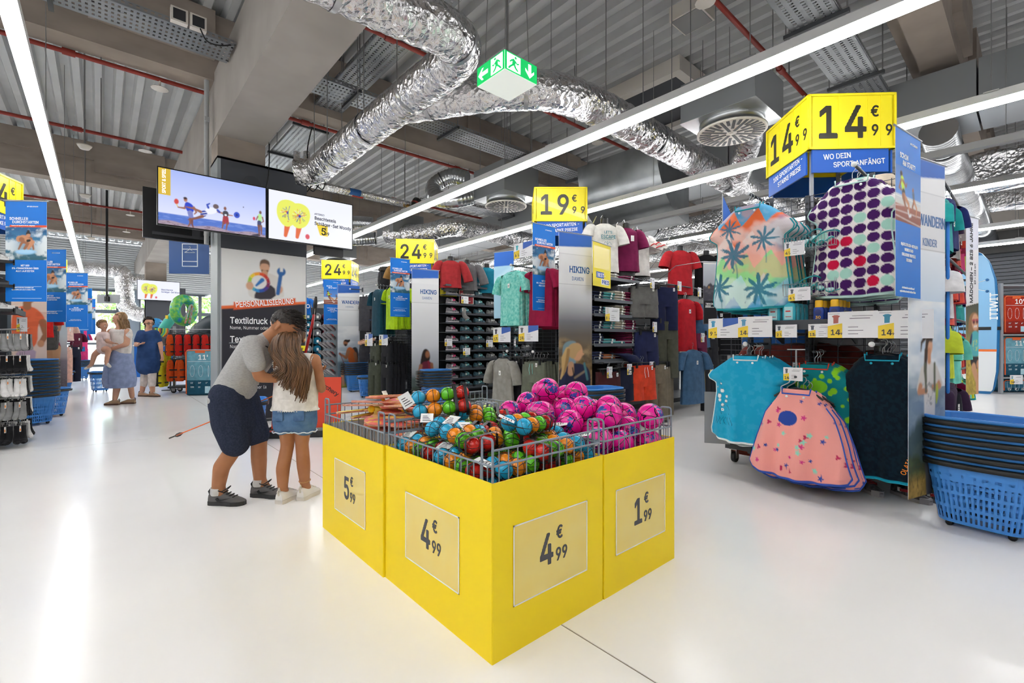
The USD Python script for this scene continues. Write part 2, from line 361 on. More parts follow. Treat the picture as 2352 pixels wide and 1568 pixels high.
part(col, "cladding_edge", MB().box(.0, .04, .0, .52, 0, 3.67), mat("cladding_edge_grey", "9aa0a3", .5))
part(col, "cladding_cap", MB().box(.0, 1.16, .0, .52, 3.64, 3.67), ANTH)
part(col, "round_hatch", MB().lathe([(.11, 0), (.11, .004), (.105, .006), (0, .006)], 24, T(.42, 0, 3.38) @ Rx(90)), C("45484e"))
part(col, "conduit", MB().tube([(-.08, .3, 2.5), (-.08, .3, 4.78)], .03, 10).tube([(-.08, .3, 2.62), (-.08, .26, 2.75)], .036, 10).box(-.11, -.05, .25, .3, 4.2, 4.26), mat("conduit_grey", "a5a7a8", .4))
col2 = thing("column", "dark clad column at the far windows with the small screen", "column", (1.18, 20.9, 0), kind="structure")
part(col2, "column_shaft", MB().box(0, .6, .02, .52, 0, 3.97), CONC)
m = MB().box(.0, 1.16, -.02, .5, 0, 3.1); part(col2, "cladding_panel", m, ANTH)
# ---------------------------------------------------------------- LED trunking
LEDM = mat("led_tube", "ffffff", .5, emit=LED_POWER)
TRUNK = mat("trunking_white", "d5d6d6", .4)
TRW = mat("hanger_wire", "8f8f8f", .4, .6)
led_info = [(-.45, "LED strip above the left aisle, over the sock rack"), (3.88, "LED strip crossing in front of the silver duct"), (6.03, "LED strip just left of the big 14,99 sign"), (9.2, "LED strip behind the hiking banner on the right"), (12.7, "upper of the two far right LED strips"), (14.9, "lower of the two far right LED strips"), (-2.7, "LED strip out of view on the far left"), (-5., "LED strip nearest the left wall")]
for x, lab in led_info:
    y0, y1 = (-4.5, 27.2) if x > -1 else (-4.5, 27)
    t = thing("led_strip", "long straight " + lab, "strip light", (x, 0, 3.3))
    part(t, "trunking", MB().box(-.05, .05, y0, y1, .02, .09), TRUNK)
    part(t, "led_lens", MB().box(-.042, .042, y0 + .02, y1 - .02, -.02, .02), LEDM)
    for i in range(9):
        y = y0 + 1.35 + i * 3.43
        part(t, "clip", MB().box(-.05, .05, y - .05, y + .05, .085, .1), TRUNK); part(t, "suspension_wire", MB().bar((0, y, .1), (0, y, 2.38), .004, 5), TRW)
t = thing("led_rail", "plain grey trunking rail without lamp right of the yellow sign", "rail", (7.35, 0, 3.3))
part(t, "rail_body", MB().box(-.05, .05, -4, 26, 0, .08), C("8d8d8d", .4))
for i in range(8): part(t, "suspension_wire", MB().bar((0, -3.2 + i * 3.43, .08), (0, -3.2 + i * 3.43, 2.38), .004, 5), TRW)
# ---------------------------------------------------------------- foil-wrapped ducts
FOIL = usdkit.material(stage, "/World/Looks/crinkled_foil", {"tc": ("texture_coordinate", {}), "v": ("voronoi_texture", {"scale": 22, "feature": "f1"}), "n": ("noise_texture", {"scale": 14, "detail": 4, "distortion": 1.2}),
    "mx": ("mix_float", {"fac": .55}), "b": ("bump", {"strength": .9, "distance": .035}), "p": ("principled_bsdf", {"base_color": (.80, .80, .81), "metallic": 1., "roughness": .2})},
    [("tc.object", "v.vector"), ("tc.object", "n.vector"), ("v.distance", "mx.a"), ("n.fac", "mx.b"), ("mx.result", "b.height"), ("b.normal", "p.normal")], surface="p.BSDF")
GALV = mat("galvanised_sheet", "9a9d9f", .33, .85, col2="8b8e90", scale=3)
GALVD = mat("galvanised_box", "84878a", .42, .55)
def foil_duct(name, label, pts, r, n=20, step=7, seed=0, wraps=True):
    t = thing(name, label, "air duct"); p = spline(pts, 26) if len(pts) > 2 else np.linspace(pts[0], pts[1], 60)
    d = np.r_[0, np.cumsum(np.linalg.norm(np.diff(p, axis=0), axis=1))]; q = np.arange(0, d[-1], .03); p = np.stack([np.interp(q, d, p[:, k]) for k in range(3)], 1)
    rng = np.random.default_rng(seed); rr = r * (1 + .02 * np.sin(q * 40) + .012 * rng.normal(size=len(q)))
    b = MB().tube(p, rr, n); v, f = b.get()
    v = v + (meshkit.fbm(v * 9, 3, seed)[:, None] - .5) * .05 * r / .2 * np.array([1, 1, 1])
    part(t, "foil_sleeve", (v, f), FOIL)
    if wraps:
        for i in range(12, len(p) - 3, 34):
            part(t, "tape_band", MB().tube([p[i] - (p[i + 1] - p[i]) * .4, p[i], p[i + 1]], r * 1.035, n, caps=False), mat("foil_tape", "b5b7b9", .3, .9))
    return t
t = foil_duct("foil_duct", "fat silver foil duct bending over the aisle and running back to the clad column", [(-1.2, 3.3, 3.62), (.6, 3.22, 3.62), (1.6, 3.18, 3.63), (2.05, 3.16, 3.64), (2.30, 3.28, 3.65), (2.36, 3.6, 3.65), (2.36, 4.3, 3.65), (2.36, 5.6, 3.65), (2.36, 6.6, 3.64), (2.33, 6.95, 3.62), (2.1, 7.13, 3.60)], .185, seed=1)
foil_duct("foil_duct", "silver foil branch duct swinging right towards the big yellow sign", [(2.36, 4.5, 3.65), (2.62, 4.1, 3.65), (3.0, 3.55, 3.65), (3.45, 3.2, 3.65), (4.2, 3.12, 3.65), (5.5, 3.15, 3.65), (8.6, 3.2, 3.65), (12., 3.2, 3.65)], .185, seed=2)
foil_duct("foil_duct", "far silver foil duct with a hump behind the 19,99 sign", [(4.9, 9.9, 3.6), (5.5, 9.2, 3.62), (5.75, 8.6, 3.66), (6.3, 8.35, 3.66), (8, 8.35, 3.62), (12, 8.35, 3.62)], .2, seed=3)
foil_duct("foil_duct", "silver foil duct crossing the ceiling near the far windows", [(-6, 22.3, 3.75), (-1.5, 22.3, 3.75), (.1, 22.3, 3.75), (.55, 22.3, 3.65), (.65, 22.3, 3.1), (.7, 22.3, 2.5), (.95, 22.2, 2.2), (1.4, 22., 2.12)], .27, seed=4)
foil_duct("foil_duct", "short silver stub duct joining the far bent duct", [(.55, 22.3, 3.5), (1.6, 22.3, 3.45)], .2, seed=5)
foil_duct("foil_duct", "silver duct stub at the right side of the big air diffuser", [(5.6, 2.3, 3.75), (6.0, 2.35, 3.72), (6.4, 2.6, 3.55), (7.2, 3.0, 3.6)], .15, seed=6)
def foil_box(label, x0, x1, y0, y1, z0, z1, seed):
    t = thing("foil_trunk_duct", label, "air duct"); n = 150
    ys = np.linspace(y0, y1, n); sec = []
    for k in range(40):
        a = k / 40 * 2 * np.pi; c, s_ = np.cos(a), np.sin(a); m = max(abs(c), abs(s_)); sec.append(((x0 + x1) / 2 + c / m * (x1 - x0) / 2, (z0 + z1) / 2 + s_ / m * (z1 - z0) / 2))
    sec = np.array(sec); P = np.stack([np.repeat(sec[None, :, 0], n, 0), np.repeat(ys[:, None], 40, 1), np.repeat(sec[None, :, 1], n, 0)], -1)
    P = P + (np.stack([meshkit.fbm(P * 4, 4, seed + i) for i in range(3)], -1) - .5) * .14
    part(t, "foil_sleeve", MB().grid(P, wrap=True), FOIL)
    for y in np.arange(y0 + 1, y1, 2.6):
        part(t, "strap", MB().box(x0 - .06, x1 + .06, y - .02, y + .02, z0 - .08, z0 - .05), GALV)
        for x in (x0 - .05, x1 + .05): part(t, "hanger_rod", MB().bar((x, y, z0 - .08), (x, y, 5.69), .006, 5), GALV)
foil_box("long crinkled foil trunk duct behind the signs on the right", 10.0, 10.7, -3.5, 20, 3.55, 4.0, 11)
foil_box("second crinkled foil trunk duct farther to the right", 12.9, 13.5, -3.5, 22, 3.75, 4.1, 12)
# rectangular sheet duct along Y and its bend
t = thing("sheet_duct", "dark grey rectangular sheet-metal duct high on the right", "air duct")
for i in range(12):
    part(t, "duct_section", MB().box(8.0, 8.75, -4 + i * 1.5, -2.52 + i * 1.5, 3.95, 4.6), GALVD)
t = thing("duct_elbow", "large curved sheet-metal duct elbow behind the foil branch duct", "air duct", (6.9, 4.2, 3.3))
a = np.linspace(-np.pi / 2, 0, 16); P = np.array([[(.0 + .62 * np.sin(u + np.pi / 2) - .62 * 0, y, .62 - .62 * np.cos(u + np.pi / 2)) for y in (0, 1.7)] for u in a])
P[:, :, 0] = P[:, :, 0] - .1
a2 = MB()
for s_ in (0,):
    Q = np.array([[(1.1 - 1.1 * np.sin(u), y, 1.2 - 1.2 * np.cos(u)) for y in (0, 1.7)] for u in np.linspace(0, np.pi / 2, 18)])
    a2.grid(Q)
    for y in (0, 1.7):
        o = np.array([1.1, y, 1.2]); v = np.vstack([[o], Q[:, 0 if y == 0 else 1]]); a2.add(v, [[0, i, i + 1] for i in range(1, 18)])
part(t, "elbow_sheet", a2, GALV)
def ribbed(label, pts, r, name="spiral_duct", seed=0):
    t = thing(name, label, "air duct"); p = spline(pts, 30)
    d = np.r_[0, np.cumsum(np.linalg.norm(np.diff(p, axis=0), axis=1))]; q = np.arange(0, d[-1], .012); p = np.stack([np.interp(q, d, p[:, k]) for k in range(3)], 1)
    part(t, "spiral_tube", MB().tube(p, r * (1 + .018 * np.sign(np.sin(q * 2 * np.pi / .06))), 24), mat("spiral_steel", "b7babc", .25, .95))
    for i in range(40, len(p) - 2, 110): part(t, "clamp_band", MB().tube(p[i:i + 3], r * 1.05, 24, caps=False), C("2e2f31"))
ribbed("shiny spiral duct dropping behind the hiking banner on the right", [(7.95, .84, 3.82), (8.6, .84, 3.74), (9.6, .83, 3.70), (12, .83, 3.68), (16.5, .83, 3.66)], .19)
ribbed("ribbed flexible elbow at the left side of the middle air diffuser", [(4.9, 6.75, 4.05), (4.72, 7.0, 4.12), (4.5, 7.2, 3.95), (4.45, 7.05, 3.7), (4.62, 6.75, 3.62), (4.9, 6.6, 3.7)], .14, "flex_duct")
ribbed("ribbed flexible elbow beside the far air diffuser near the 24,99 signs", [(4.9, 10.6, 4.0), (4.5, 10.9, 4.0), (4.3, 11.0, 3.75), (4.4, 10.7, 3.55), (4.9, 10.4, 3.6)], .14, "flex_duct")
ribbed("straight spiral duct running right behind the 19,99 sign", [(5.6, 6.2, 3.85), (7, 6.2, 3.85), (8.5, 6.2, 3.85), (10, 6.2, 3.85)], .17)
# swirl diffusers
DIFW = mat("diffuser_white", "d8d2ca", .5)
def diffuser(label, x, y, sx, sy, z0, z1, r=.36):
    t = thing("air_diffuser", label, "air diffuser", (x, y, z0))
    m = MB()
    part(t, "plenum_box", MB().box(-sx / 2, sx / 2, -sy / 2, sy / 2, 0, z1 - z0), GALVD)
    part(t, "edge_flange", MB().box(-sx / 2 - .01, sx / 2 + .01, -sy / 2 - .01, sy / 2 + .01, -.006, .0), mat("flange_bright", "b9bcbe", .3, .7))
    part(t, "collar", MB().lathe([(r * .93, -.006), (r * .93, -.10), (0, -.10)], 40), GALV)
    part(t, "face_plate", MB().lathe([(0, -.126), (r * .97, -.126), (r, -.118), (r, -.10), (0, -.10)], 48), DIFW)
    for k in range(32):
        a = k / 32 * 2 * math.pi + .1; r0, r1 = (.16, .93) if k % 4 == 0 else ((.36, .93) if k % 2 == 0 else (.6, .93))
        M = Rz(math.degrees(a)) @ T(0, 0, -.1265)
        part(t, "slot", MB().box(r0 * r, r1 * r, -.0155, .0155, -.002, .001, M), C("17181a"))
    part(t, "hub", MB().lathe([(0, -.132), (.02, -.131), (.024, -.126)], 16), DIFW)
    for dx in (-1, 1):
        for dy in (-1, 1): part(t, "hanger_rod", MB().bar((dx * sx * .4, dy * sy * .4, z1 - z0), (dx * sx * .4, dy * sy * .4, 5.69 - z0), .006, 5), TRW)
diffuser("large square air box with round slotted diffuser beside the 14,99 sign", 5.28, 2.27, .77, .80, 3.6, 4.03)
diffuser("square air box with round diffuser left of the 19,99 sign", 5.25, 6.1, .77, .82, 3.6, 4.1)
diffuser("small far air box with round diffuser above the nearer 24,99 sign", 5.25, 9.9, .77, .82, 3.6, 4.05)
diffuser("farthest air box with round diffuser above the left 24,99 sign", 5.25, 13.7, .77, .82, 3.6, 4.05)
# ---------------------------------------------------------------- cable trays
TRAY = mat("tray_steel", "8f9294", .4, .6)
def tray(label, a, b_, w, axis, z):
    """a..b_ along the axis, centred on w, 0.44 wide."""
    t = thing("cable_tray", label, "cable tray"); L = b_ - a
    def bx(m, u0, u1, v0, v1, z0, z1): m.box(*((u0, u1, v0, v1) if axis == "x" else (v0, v1, u0, u1)), z0, z1)
    for s_ in (-1, 1):
        m = MB(); bx(m, a, b_, w + s_ * .22 - .003, w + s_ * .22 + .003, z, z + .02); bx(m, a, b_, w + s_ * .22 - .003, w + s_ * .22 + .003, z + .045, z + .06)
        for u in np.arange(a, b_, .06): bx(m, u, u + .03, w + s_ * .22 - .003, w + s_ * .22 + .003, z + .02, z + .045)
        part(t, "side_rail", m, TRAY)
    m = MB()
    for v in (-.2, -.12, -.04, .04, .12, .2): bx(m, a, b_, w + v - .028, w + v + .016, z, z + .003)
    for i, u in enumerate(np.arange(a, b_, .05)): bx(m, u, u + .028, w - .22, w + .22, z + .0005, z + .0035)
    part(t, "slotted_floor", m, TRAY, kind="stuff")
    for u in np.arange(a + .8, b_, 1.6):
        m = MB(); bx(m, u, u + .04, w - .3, w + .3, z - .045, z - .005); part(t, "cross_bar", m, C("3b3d40", .5))
        for s_ in (-.28, .28):
            m = MB(); bx(m, u + .014, u + .026, w + s_ - .006, w + s_ + .006, z - .03, 5.69); part(t, "hanger_rod", m, TRW)
    m = MB()
    rng = np.random.default_rng(int(abs(w) * 100))
    for k in range(5):
        us = np.linspace(a, b_, 24); pts = [(u, w - .15 + k * .07 + rng.normal() * .01) for u in us]
        m.tube([(p[0], p[1], z + .015) if axis == "x" else (p[1], p[0], z + .015) for p in pts], .008, 5)
    part(t, "cable_bundle", m, C("2c2d2f"), kind="stuff")
tray("perforated cable tray in front of the first roof joist, left of the main beam", -6, 1.15, 6.35, "x", 4.55)
tray("perforated cable tray in front of the first roof joist, right of the main beam", 1.8, 8.6, 6.35, "x", 4.55)
tray("perforated cable tray running back above the silver duct", 1.2, 13.5, 2.75, "y", 4.9)
tray("perforated cable tray overhead at the upper right", 3.2, 9.9, 1.55, "x", 4.5)
tray("far perforated cable tray along the back ceiling", 5.5, 15, 9.2, "x", 4.4)
t = thing("socket_box", "pair of dark wall sockets clipped to the left cable tray", "socket", (.55, 6.08, 4.6))
for i in (0, 1): part(t, "socket_frame", MB().box(i * .17, i * .17 + .15, -.03, .04, -.05, .1), DIFW); part(t, "socket_face", MB().box(i * .17 + .02, i * .17 + .13, -.036, -.03, -.03, .08), C("26272a"))
part(t, "cable", MB().tube(spline([(.26, -.03, -.04), (.32, -.05, -.16), (.45, -.02, -.14), (.62, .1, .0)], 8), .007, 6), C("1b1b1c"))
# ---------------------------------------------------------------- sprinkler pipes
RED = mat("sprinkler_red", "8e2b20", .5)
for y, x0, x1, lab in [(7.93, -7, 1.15, "below the first joist, left of the main beam"), (7.93, 1.8, 9, "below the first joist, right of the main beam"), (10.7, -7, 1.15, "across the second bay, left of the main beam"), (10.7, 1.8, 9.5, "across the second bay, right of the main beam"), (5.06, 1.85, 8, "across the first bay behind the exit sign"), (2.24, -3, 8.0, "at the upper right behind the big sign"), (16.4, -7, 1.15, "in the third bay on the left"), (19.0, -7, 1.15, "in the fourth bay on the left")]:
    t = thing("sprinkler_pipe", "thin red sprinkler pipe " + lab, "pipe", (0, y, 4.72))
    part(t, "pipe_run", MB().tube([(x0, 0, 0), (x1, 0, 0)], .028, 10), RED)
    for x in np.arange(x0 + .7, x1, 3.0):
        part(t, "coupling", MB().tube([(x - .06, 0, 0), (x + .06, 0, 0)], .042, 10), RED); part(t, "hanger", MB().bar((x + .3, 0, .03), (x + .3, 0, .97), .008, 5), TRW)
        part(t, "sprinkler_head", MB().tube([(x + .9, 0, 0), (x + .9, 0, -.12)], .015, 6).lathe([(0, -.12), (.1, -.125), (.1, -.13), (0, -.14)], 12, T(x + .9)), DIFW)
# pipework behind the duct
t = thing("heating_pipework", "insulated silver pipework with black actuator under the second bay", "pipes", (2.75, 9.2, 4.15))
part(t, "flow_pipe", MB().tube([(0, 0, 0), (2.4, 0, 0)], .06, 12).tube([(0, 0, .0), (0, 0, .55)], .06, 12), FOIL)
part(t, "return_pipe", MB().tube([(.1, -.25, -.05), (2.5, -.25, -.05)], .06, 12).tube([(.1, -.25, -.05), (.1, -.25, .5)], .06, 12), FOIL)
part(t, "flow_label", MB().tube([(1.05, 0, 0), (1.28, 0, 0)], .064, 12), C("b5342b")); part(t, "return_label", MB().tube([(.9, -.25, -.05), (1.12, -.25, -.05)], .064, 12), C("2b62a8"))
part(t, "actuator", MB().lathe([(0, -.14), (.09, -.14), (.1, -.05), (.1, .06), (.085, .1), (0, .1)], 16, T(2.35, -.3, -.02) @ Ry(25)), C("1d1e20", .4)); part(t, "actuator_ring", MB().lathe([(.102, -.03), (.104, -.02), (.104, 0), (.102, .01)], 16, T(2.35, -.3, -.02) @ Ry(25)), C("8c3a34"))
part(t, "brass_valve", MB().tube([(2.0, -.4, -.15), (2.35, -.4, -.15)], .03, 8).ball((2.1, -.4, -.15), .05, 1), C("8a6a3a", .4, metal=.8))
t = thing("black_cable", "loop of loose black cable hanging below the ceiling by the silver duct", "cable", (2.62, 8.2, 3.9))
part(t, "cable_loop", MB().tube(spline([(.1, 0, 1.02), (0, 0, .5), (.02, .0, .1), (.0, .05, -.2), (.12, .05, -.05), (.25, .0, -.12), (.3, 0, .05), (.22, .0, .0), (.1, .02, -.18), (-.02, .05, -.05)], 8), .01, 6), C("1b1b1c"))
# exit sign cube
GRN = mat("exit_green", "00a651", .5, emit=1.1); EWH = mat("exit_white", "f2fff6", .5, emit=1.3)
t = thing("exit_sign", "glowing green and white cube-shaped emergency exit sign hanging from wires", "exit sign", (2.36, 2.73, 3.13))
s_ = .165
part(t, "housing", MB().box(-s_ + .004, s_ - .004, -s_ + .004, s_ - .004, 0, .145), mat("exit_diffuser", "e9efe8", .5, emit=.45))
def runner(b, M, flip):
    """Running figure and arrow on a 0.33 x 0.14 face, x right, y up."""
    k = -1 if flip else 1
    X = lambda x: x if not flip else .33 - x
    def pl(pts): b.prism([(X(x), y) for x, y in pts], 0, .001, M)
    return pl
for face, (M, flip) in enumerate([(frame((-s_, s_, 0), (0, -1, 0)), True), (frame((-s_, -s_, 0), (1, 0, 0)), False)]):
    part(t, "green_face", MB().box(.004, .326, .004, .141, 0, .002, M), GRN)
    N = M @ T(0, 0, .002); W = MB(); X = (lambda x: .33 - x) if flip else (lambda x: x)
    W.prism([(X(.02), .012), (X(.155), .012), (X(.155), .132), (X(.02), .132)], 0, .001, N)
    # arrow
    if face == 0: pts = [(.19, .07), (.235, .115), (.255, .115), (.23, .085), (.31, .085), (.31, .055), (.23, .055), (.255, .025), (.235, .025)]; pts = [(.33 - x, y) for x, y in [(.5 - p[0], p[1]) for p in pts]]; pts = [(.33 - (.19 + (.31 - q)), y) for q, y in [(p[0], p[1]) for p in [(.31, .07), (.265, .115), (.245, .115), (.27, .085), (.19, .085), (.19, .055), (.27, .055), (.245, .025), (.265, .025)]]]; pts = [(.02 + x, y) for x, y in [(0, .07), (.045, .115), (.065, .115), (.04, .085), (.12, .085), (.12, .055), (.04, .055), (.065, .025), (.045, .025)]]
    else: pts = [(.25, .02), (.205, .065), (.205, .085), (.235, .06), (.235, .125), (.265, .125), (.265, .06), (.295, .085), (.295, .065)]
    W.prism(pts, 0, .001, N)
    part(t, "white_symbol", W, EWH)
    G = MB(); N2 = M @ T(0, 0, .0032)
    fig = [[(.10, .095), (.085, .105), (.06, .09), (.045, .075), (.052, .068), (.068, .082), (.075, .083), (.07, .06), (.045, .04), (.03, .022), (.042, .018), (.06, .037), (.085, .055), (.1, .035), (.125, .02), (.13, .03), (.11, .045), (.1, .065), (.105, .08), (.12, .07), (.14, .078), (.136, .086), (.121, .08)]]
    for q in fig: G.prism([(X(x), y) for x, y in q], 0, .001, N2)
    G.prism([(X(.105 + .01 * math.cos(u)), .116 + .01 * math.sin(u)) for u in np.linspace(0, 6.1, 12)], 0, .001, N2)
    part(t, "running_figure", G, GRN)
for dx, dy in ((-.12, .12), (.12, .12), (.12, -.12), (-.12, -.12)): part(t, "suspension_wire", MB().bar((dx, dy, .145), (dx * .5, dy * .5, 2.55), .004, 5), TRW)
part(t, "power_cable", MB().bar((.0, 0, .145), (.05, .05, 2.55), .007, 6), C("5d5d5d"))
# ceiling speaker, roof hatch, smoke detectors
t = thing("ceiling_speaker", "small white box speaker high under the roof deck", "speaker", (5.6, 2.9, 5.2))
part(t, "speaker_box", MB().box(-.2, .2, -.2, .2, 0, .18), DIFW); part(t, "speaker_grille", MB().box(-.18, .18, -.18, .18, -.01, 0), C("8b8b8b"))
for s1 in (-.15, .15): part(t, "suspension_wire", MB().bar((s1, 0, .18), (s1, 0, .49), .004, 5), TRW)
t = thing("roof_hatch", "white framed dark roof hatch behind the long LED strip", "roof hatch", (7.0, 3.9, 5.45))
for k, (x0, x1, y0, y1) in enumerate([(0, 1.6, -.15, 0), (0, 1.6, 1.4, 1.55), (-.15, 0, -.15, 1.55), (1.6, 1.75, -.15, 1.55)]): part(t, "hatch_frame", MB().box(x0, x1, y0, y1, 0, .24), DIFW)
part(t, "hatch_opening", MB().box(0, 1.6, 0, 1.4, .1, .2), C("3a3c42"))
for i, (x, y, z, lab) in enumerate([(-.2, 10.2, 4.3, "nearest the camera"), (-.25, 13.2, 4.2, "second from the camera"), (-.2, 17.3, 4.0, "third from the camera")]):
    t = thing("smoke_detector", f"round white smoke detector beside the left LED strip, {lab}", "smoke detector", (x, y, z))
    part(t, "detector_head", MB().lathe([(0, -.05), (.06, -.045), (.09, 0), (.1, .02), (0, .02)], 20), DIFW); part(t, "conduit_drop", MB().bar((0, 0, .02), (0, 0, 5.815 - z), .012, 6), TRW)
for x, y in [(2.36, 4.9), (2.36, 6.0), (2.5, 6.9), (3.9, 3.15), (5.2, 3.15), (6.8, 3.15), (2.2, 3.35), (1.95, 3.2)]:
    t = thing("duct_hanger", "pair of thin threaded rods " + {4.9: "holding the long foil duct near its branch", 6.: "holding the long foil duct halfway back", 6.9: "holding the long foil duct near the column", 3.35: "at the duct bend, right pair", 3.2: "at the duct bend, left pair"}.get(y, {3.9: "holding the branch duct, nearest its bend", 5.2: "holding the branch duct in the middle", 6.8: "holding the branch duct toward the big sign"}.get(x)), "hanger", (x, y, 3.65))
    ax = (.2, 0) if y > 4 else (0, .2)
    for s1 in (-1, 1): part(t, "threaded_rod", MB().bar((ax[0] * s1, ax[1] * s1, 0), (ax[0] * s1, ax[1] * s1, 2.04), .006, 6), TRW)
# ---------------------------------------------------------------- yellow promotion bins
YEL = mat("card_yellow", "fbdc10", .5, spec=.4); CARD_IN = mat("card_inside", "d8d5d0", .8); CARD_EDGE = mat("card_edge", "e8dfae", .8)
WIRE = mat("wire_coated_grey", "7f8892", .4, spec=.5); SLEEVE = mat("sleeve_tint", "efd878", .22, col2="f0d46a", scale=6, spec=.6, coat=.3)
INK = mat("ink_dark", "4a4a4e", .6); WHT = mat("white_paper", "f3f3f0", .6); BLK = mat("black_plastic", "17181a", .45)
BH = .643
def price_tag_print(t, M, big, small, h=.118):
    """€ price: large figure, small euro over the cents; M sits at the sheet centre."""
    w = text_w(big, h) * .75
    part(t, "price_figure", MB().text(big, h, M @ T(-w - .01, -h * .5, 0) @ S3(.8, 1, 1)), INK)
    part(t, "euro_figure", MB().text("€", h * .42, M @ T(.012, h * .22, 0) @ S3(.85, 1, 1)), INK)
    part(t, "cent_figure", MB().text(small, h * .42, M @ T(.006, -h * .52, 0) @ S3(.85, 1, 1)), INK)
def bin_box(label, x0, x1, y0, y1, signs):
    t = thing("promotion_bin", label, "display bin", (x0, y0, 0)); w, d = x1 - x0, y1 - y0; g = .007
    part(t, "front_panel", MB().box(.001, w, 0, g, 0, BH), YEL); part(t, "back_panel", MB().box(0, w, d - g, d, 0, BH), YEL)
    part(t, "left_panel", MB().box(0, g, .003, d - g, 0, BH), YEL); part(t, "right_panel", MB().box(w - g, w, g, d - g, 0, BH), YEL)
    part(t, "liner", MB().box(g, g + .003, g, d - g, .02, BH - .004).box(w - g - .003, w - g, g, d - g, .02, BH - .004).box(g, w - g, d - g - .003, d - g, .02, BH - .004).box(g, w - g, g, g + .003, .02, BH - .004), CARD_IN)
    part(t, "raised_floor", MB().box(g, w - g, g, d - g, .42, .44), CARD_IN)
    for face, big in signs:
        M = frame((0, d / 2 + (.0), .32), (0, -1, 0)) if face == "left" else frame((w / 2 - .005, 0, .32), (1, 0, 0))
        M = M @ T(0, 0, .0006)
        part(t, "price_sheet", MB().box(-.21, .21, -.148, .148, 0, .0012, M), SLEEVE)
        b = MB()
        for a in ((-.212, .212, .145, .150), (-.212, .212, -.150, -.145), (-.212, -.207, -.15, .15), (.207, .212, -.15, .15)): b.box(*a, .001, .0022, M)
        part(t, "sheet_border", b, WHT); price_tag_print(t, M @ T(.005, .012, .0013), big, "99")
    return t
BX = [(1.04, 1.672, 1.283, 2.108, "front yellow card bin with 4,99 on both faces, nearest the camera", [("left", "4"), ("front", "4")]),
      (1.03, 1.664, 2.113, 2.938, "left yellow card bin with 5,99 sheet, holding beach bats", [("left", "5")]),
      (1.678, 2.282, 1.28, 2.105, "right yellow card bin with 1,99 sheet, holding pink balls", [("front", "1")]),
      (1.678, 2.282, 2.113, 2.938, "rear yellow card bin behind the pink balls, holding lime and white balls", [])]
for x0, x1, y0, y1, lab, sg in BX: bin_box(lab, x0, x1, y0, y1, sg)
def wire_basket(label, x0, x1, y0, y1):
    t = thing("wire_basket", label, "wire basket", (x0 + .012, y0 + .012, .45)); w, d = x1 - x0 - .024, y1 - y0 - .024; z = lambda a: a - .45
    for s_, nm in ((0, "front"), (d, "rear")):
        for h in (.70, .757): part(t, "rail", MB().bar((-.004, s_, z(h)), (w + .004, s_, z(h)), .0045, 8), WIRE)
        m = MB()
        for x in np.linspace(.03, w - .03, 13): m.bar((x, s_, 0), (x, s_, z(.757)), .0026, 6)
        part(t, "upright_wires", m, WIRE, kind="stuff")
    for s_ in (0, w):
        part(t, "rail", MB().bar((s_, -.004, z(.70)), (s_, d + .004, z(.70)), .0042, 8), WIRE)
        m = MB()
        for y in np.linspace(.03, d - .03, 19): m.bar((s_, y, 0), (s_, y, z(.70)), .0026, 6)
        part(t, "upright_wires", m, WIRE, kind="stuff")
        for y0_, y1_ in ((.0, .062), (d - .062, d)):
            m = MB().tube([(s_, y0_, 0), (s_, y0_, z(.787)), (s_, y0_ + .004, z(.795)), (s_, y0_ + .012, z(.798)), (s_, y1_ - .012, z(.798)), (s_, y1_ - .004, z(.795)), (s_, y1_, z(.787)), (s_, y1_, 0)], .0048, 8)
            part(t, "corner_hoop", m, WIRE)
    m = MB()
    for x in np.linspace(0, w, 9): m.bar((x, 0, 0), (x, d, 0), .0026, 5)
    part(t, "floor_wires", m, WIRE, kind="stuff")
for (x0, x1, y0, y1, _, _), lab in zip(BX, ["grey wire basket inside the front bin around the netted balls", "grey wire basket inside the left bin around the beach bats", "grey wire basket inside the right bin around the pink balls", "grey wire basket inside the rear bin around the lime balls"]): wire_basket(lab, x0, x1, y0, y1)
# ---------------------------------------------------------------- balls
def ball_mat(name, base, blotch, line, sc, bl=.55, w=.035):
    return usdkit.material(stage, "/World/Looks/" + name, {"tc": ("texture_coordinate", {}), "oi": ("object_info", {}), "va": ("vector_math", {"math_type": "add"}) if False else ("mapping", {"location": (1.3, .4, .7)}),
        "v": ("voronoi_texture", {"feature": "distance_to_edge", "scale": sc, "randomness": .8}), "l": ("math", {"math_type": "less_than", "value2": w}),
        "n": ("noise_texture", {"scale": 16, "detail": 5}), "n2": ("noise_texture", {"scale": 90, "detail": 3}), "ad": ("math", {"math_type": "multiply_add", "value2": .28}), "g": ("math", {"math_type": "greater_than", "value2": bl}),
        "m1": ("mix_color", {"a": lin(base), "b": lin(blotch)}), "m2": ("mix_color", {"b": lin(line)}), "p": ("principled_bsdf", {"roughness": .22, "specular_ior_level": .6})},
        [("tc.object", "va.vector"), ("va.vector", "v.vector"), ("v.distance", "l.value1"), ("va.vector", "n.vector"), ("va.vector", "n2.vector"), ("n2.fac", "ad.value1"), ("n.fac", "ad.value3"), ("ad.value", "g.value1"), ("g.value", "m1.fac"), ("m1.result", "m2.a"), ("l.value", "m2.fac"), ("m2.result", "p.base_color")], surface="p.BSDF")
PINK = ball_mat("ball_pink", "f0189a", "2b4aa0", "1a1420", 19, .73, .03); LIME = ball_mat("ball_lime", "eff5ec", "c9ee2c", "5f8f7a", 17, .60, .05)
rng = np.random.default_rng(12)
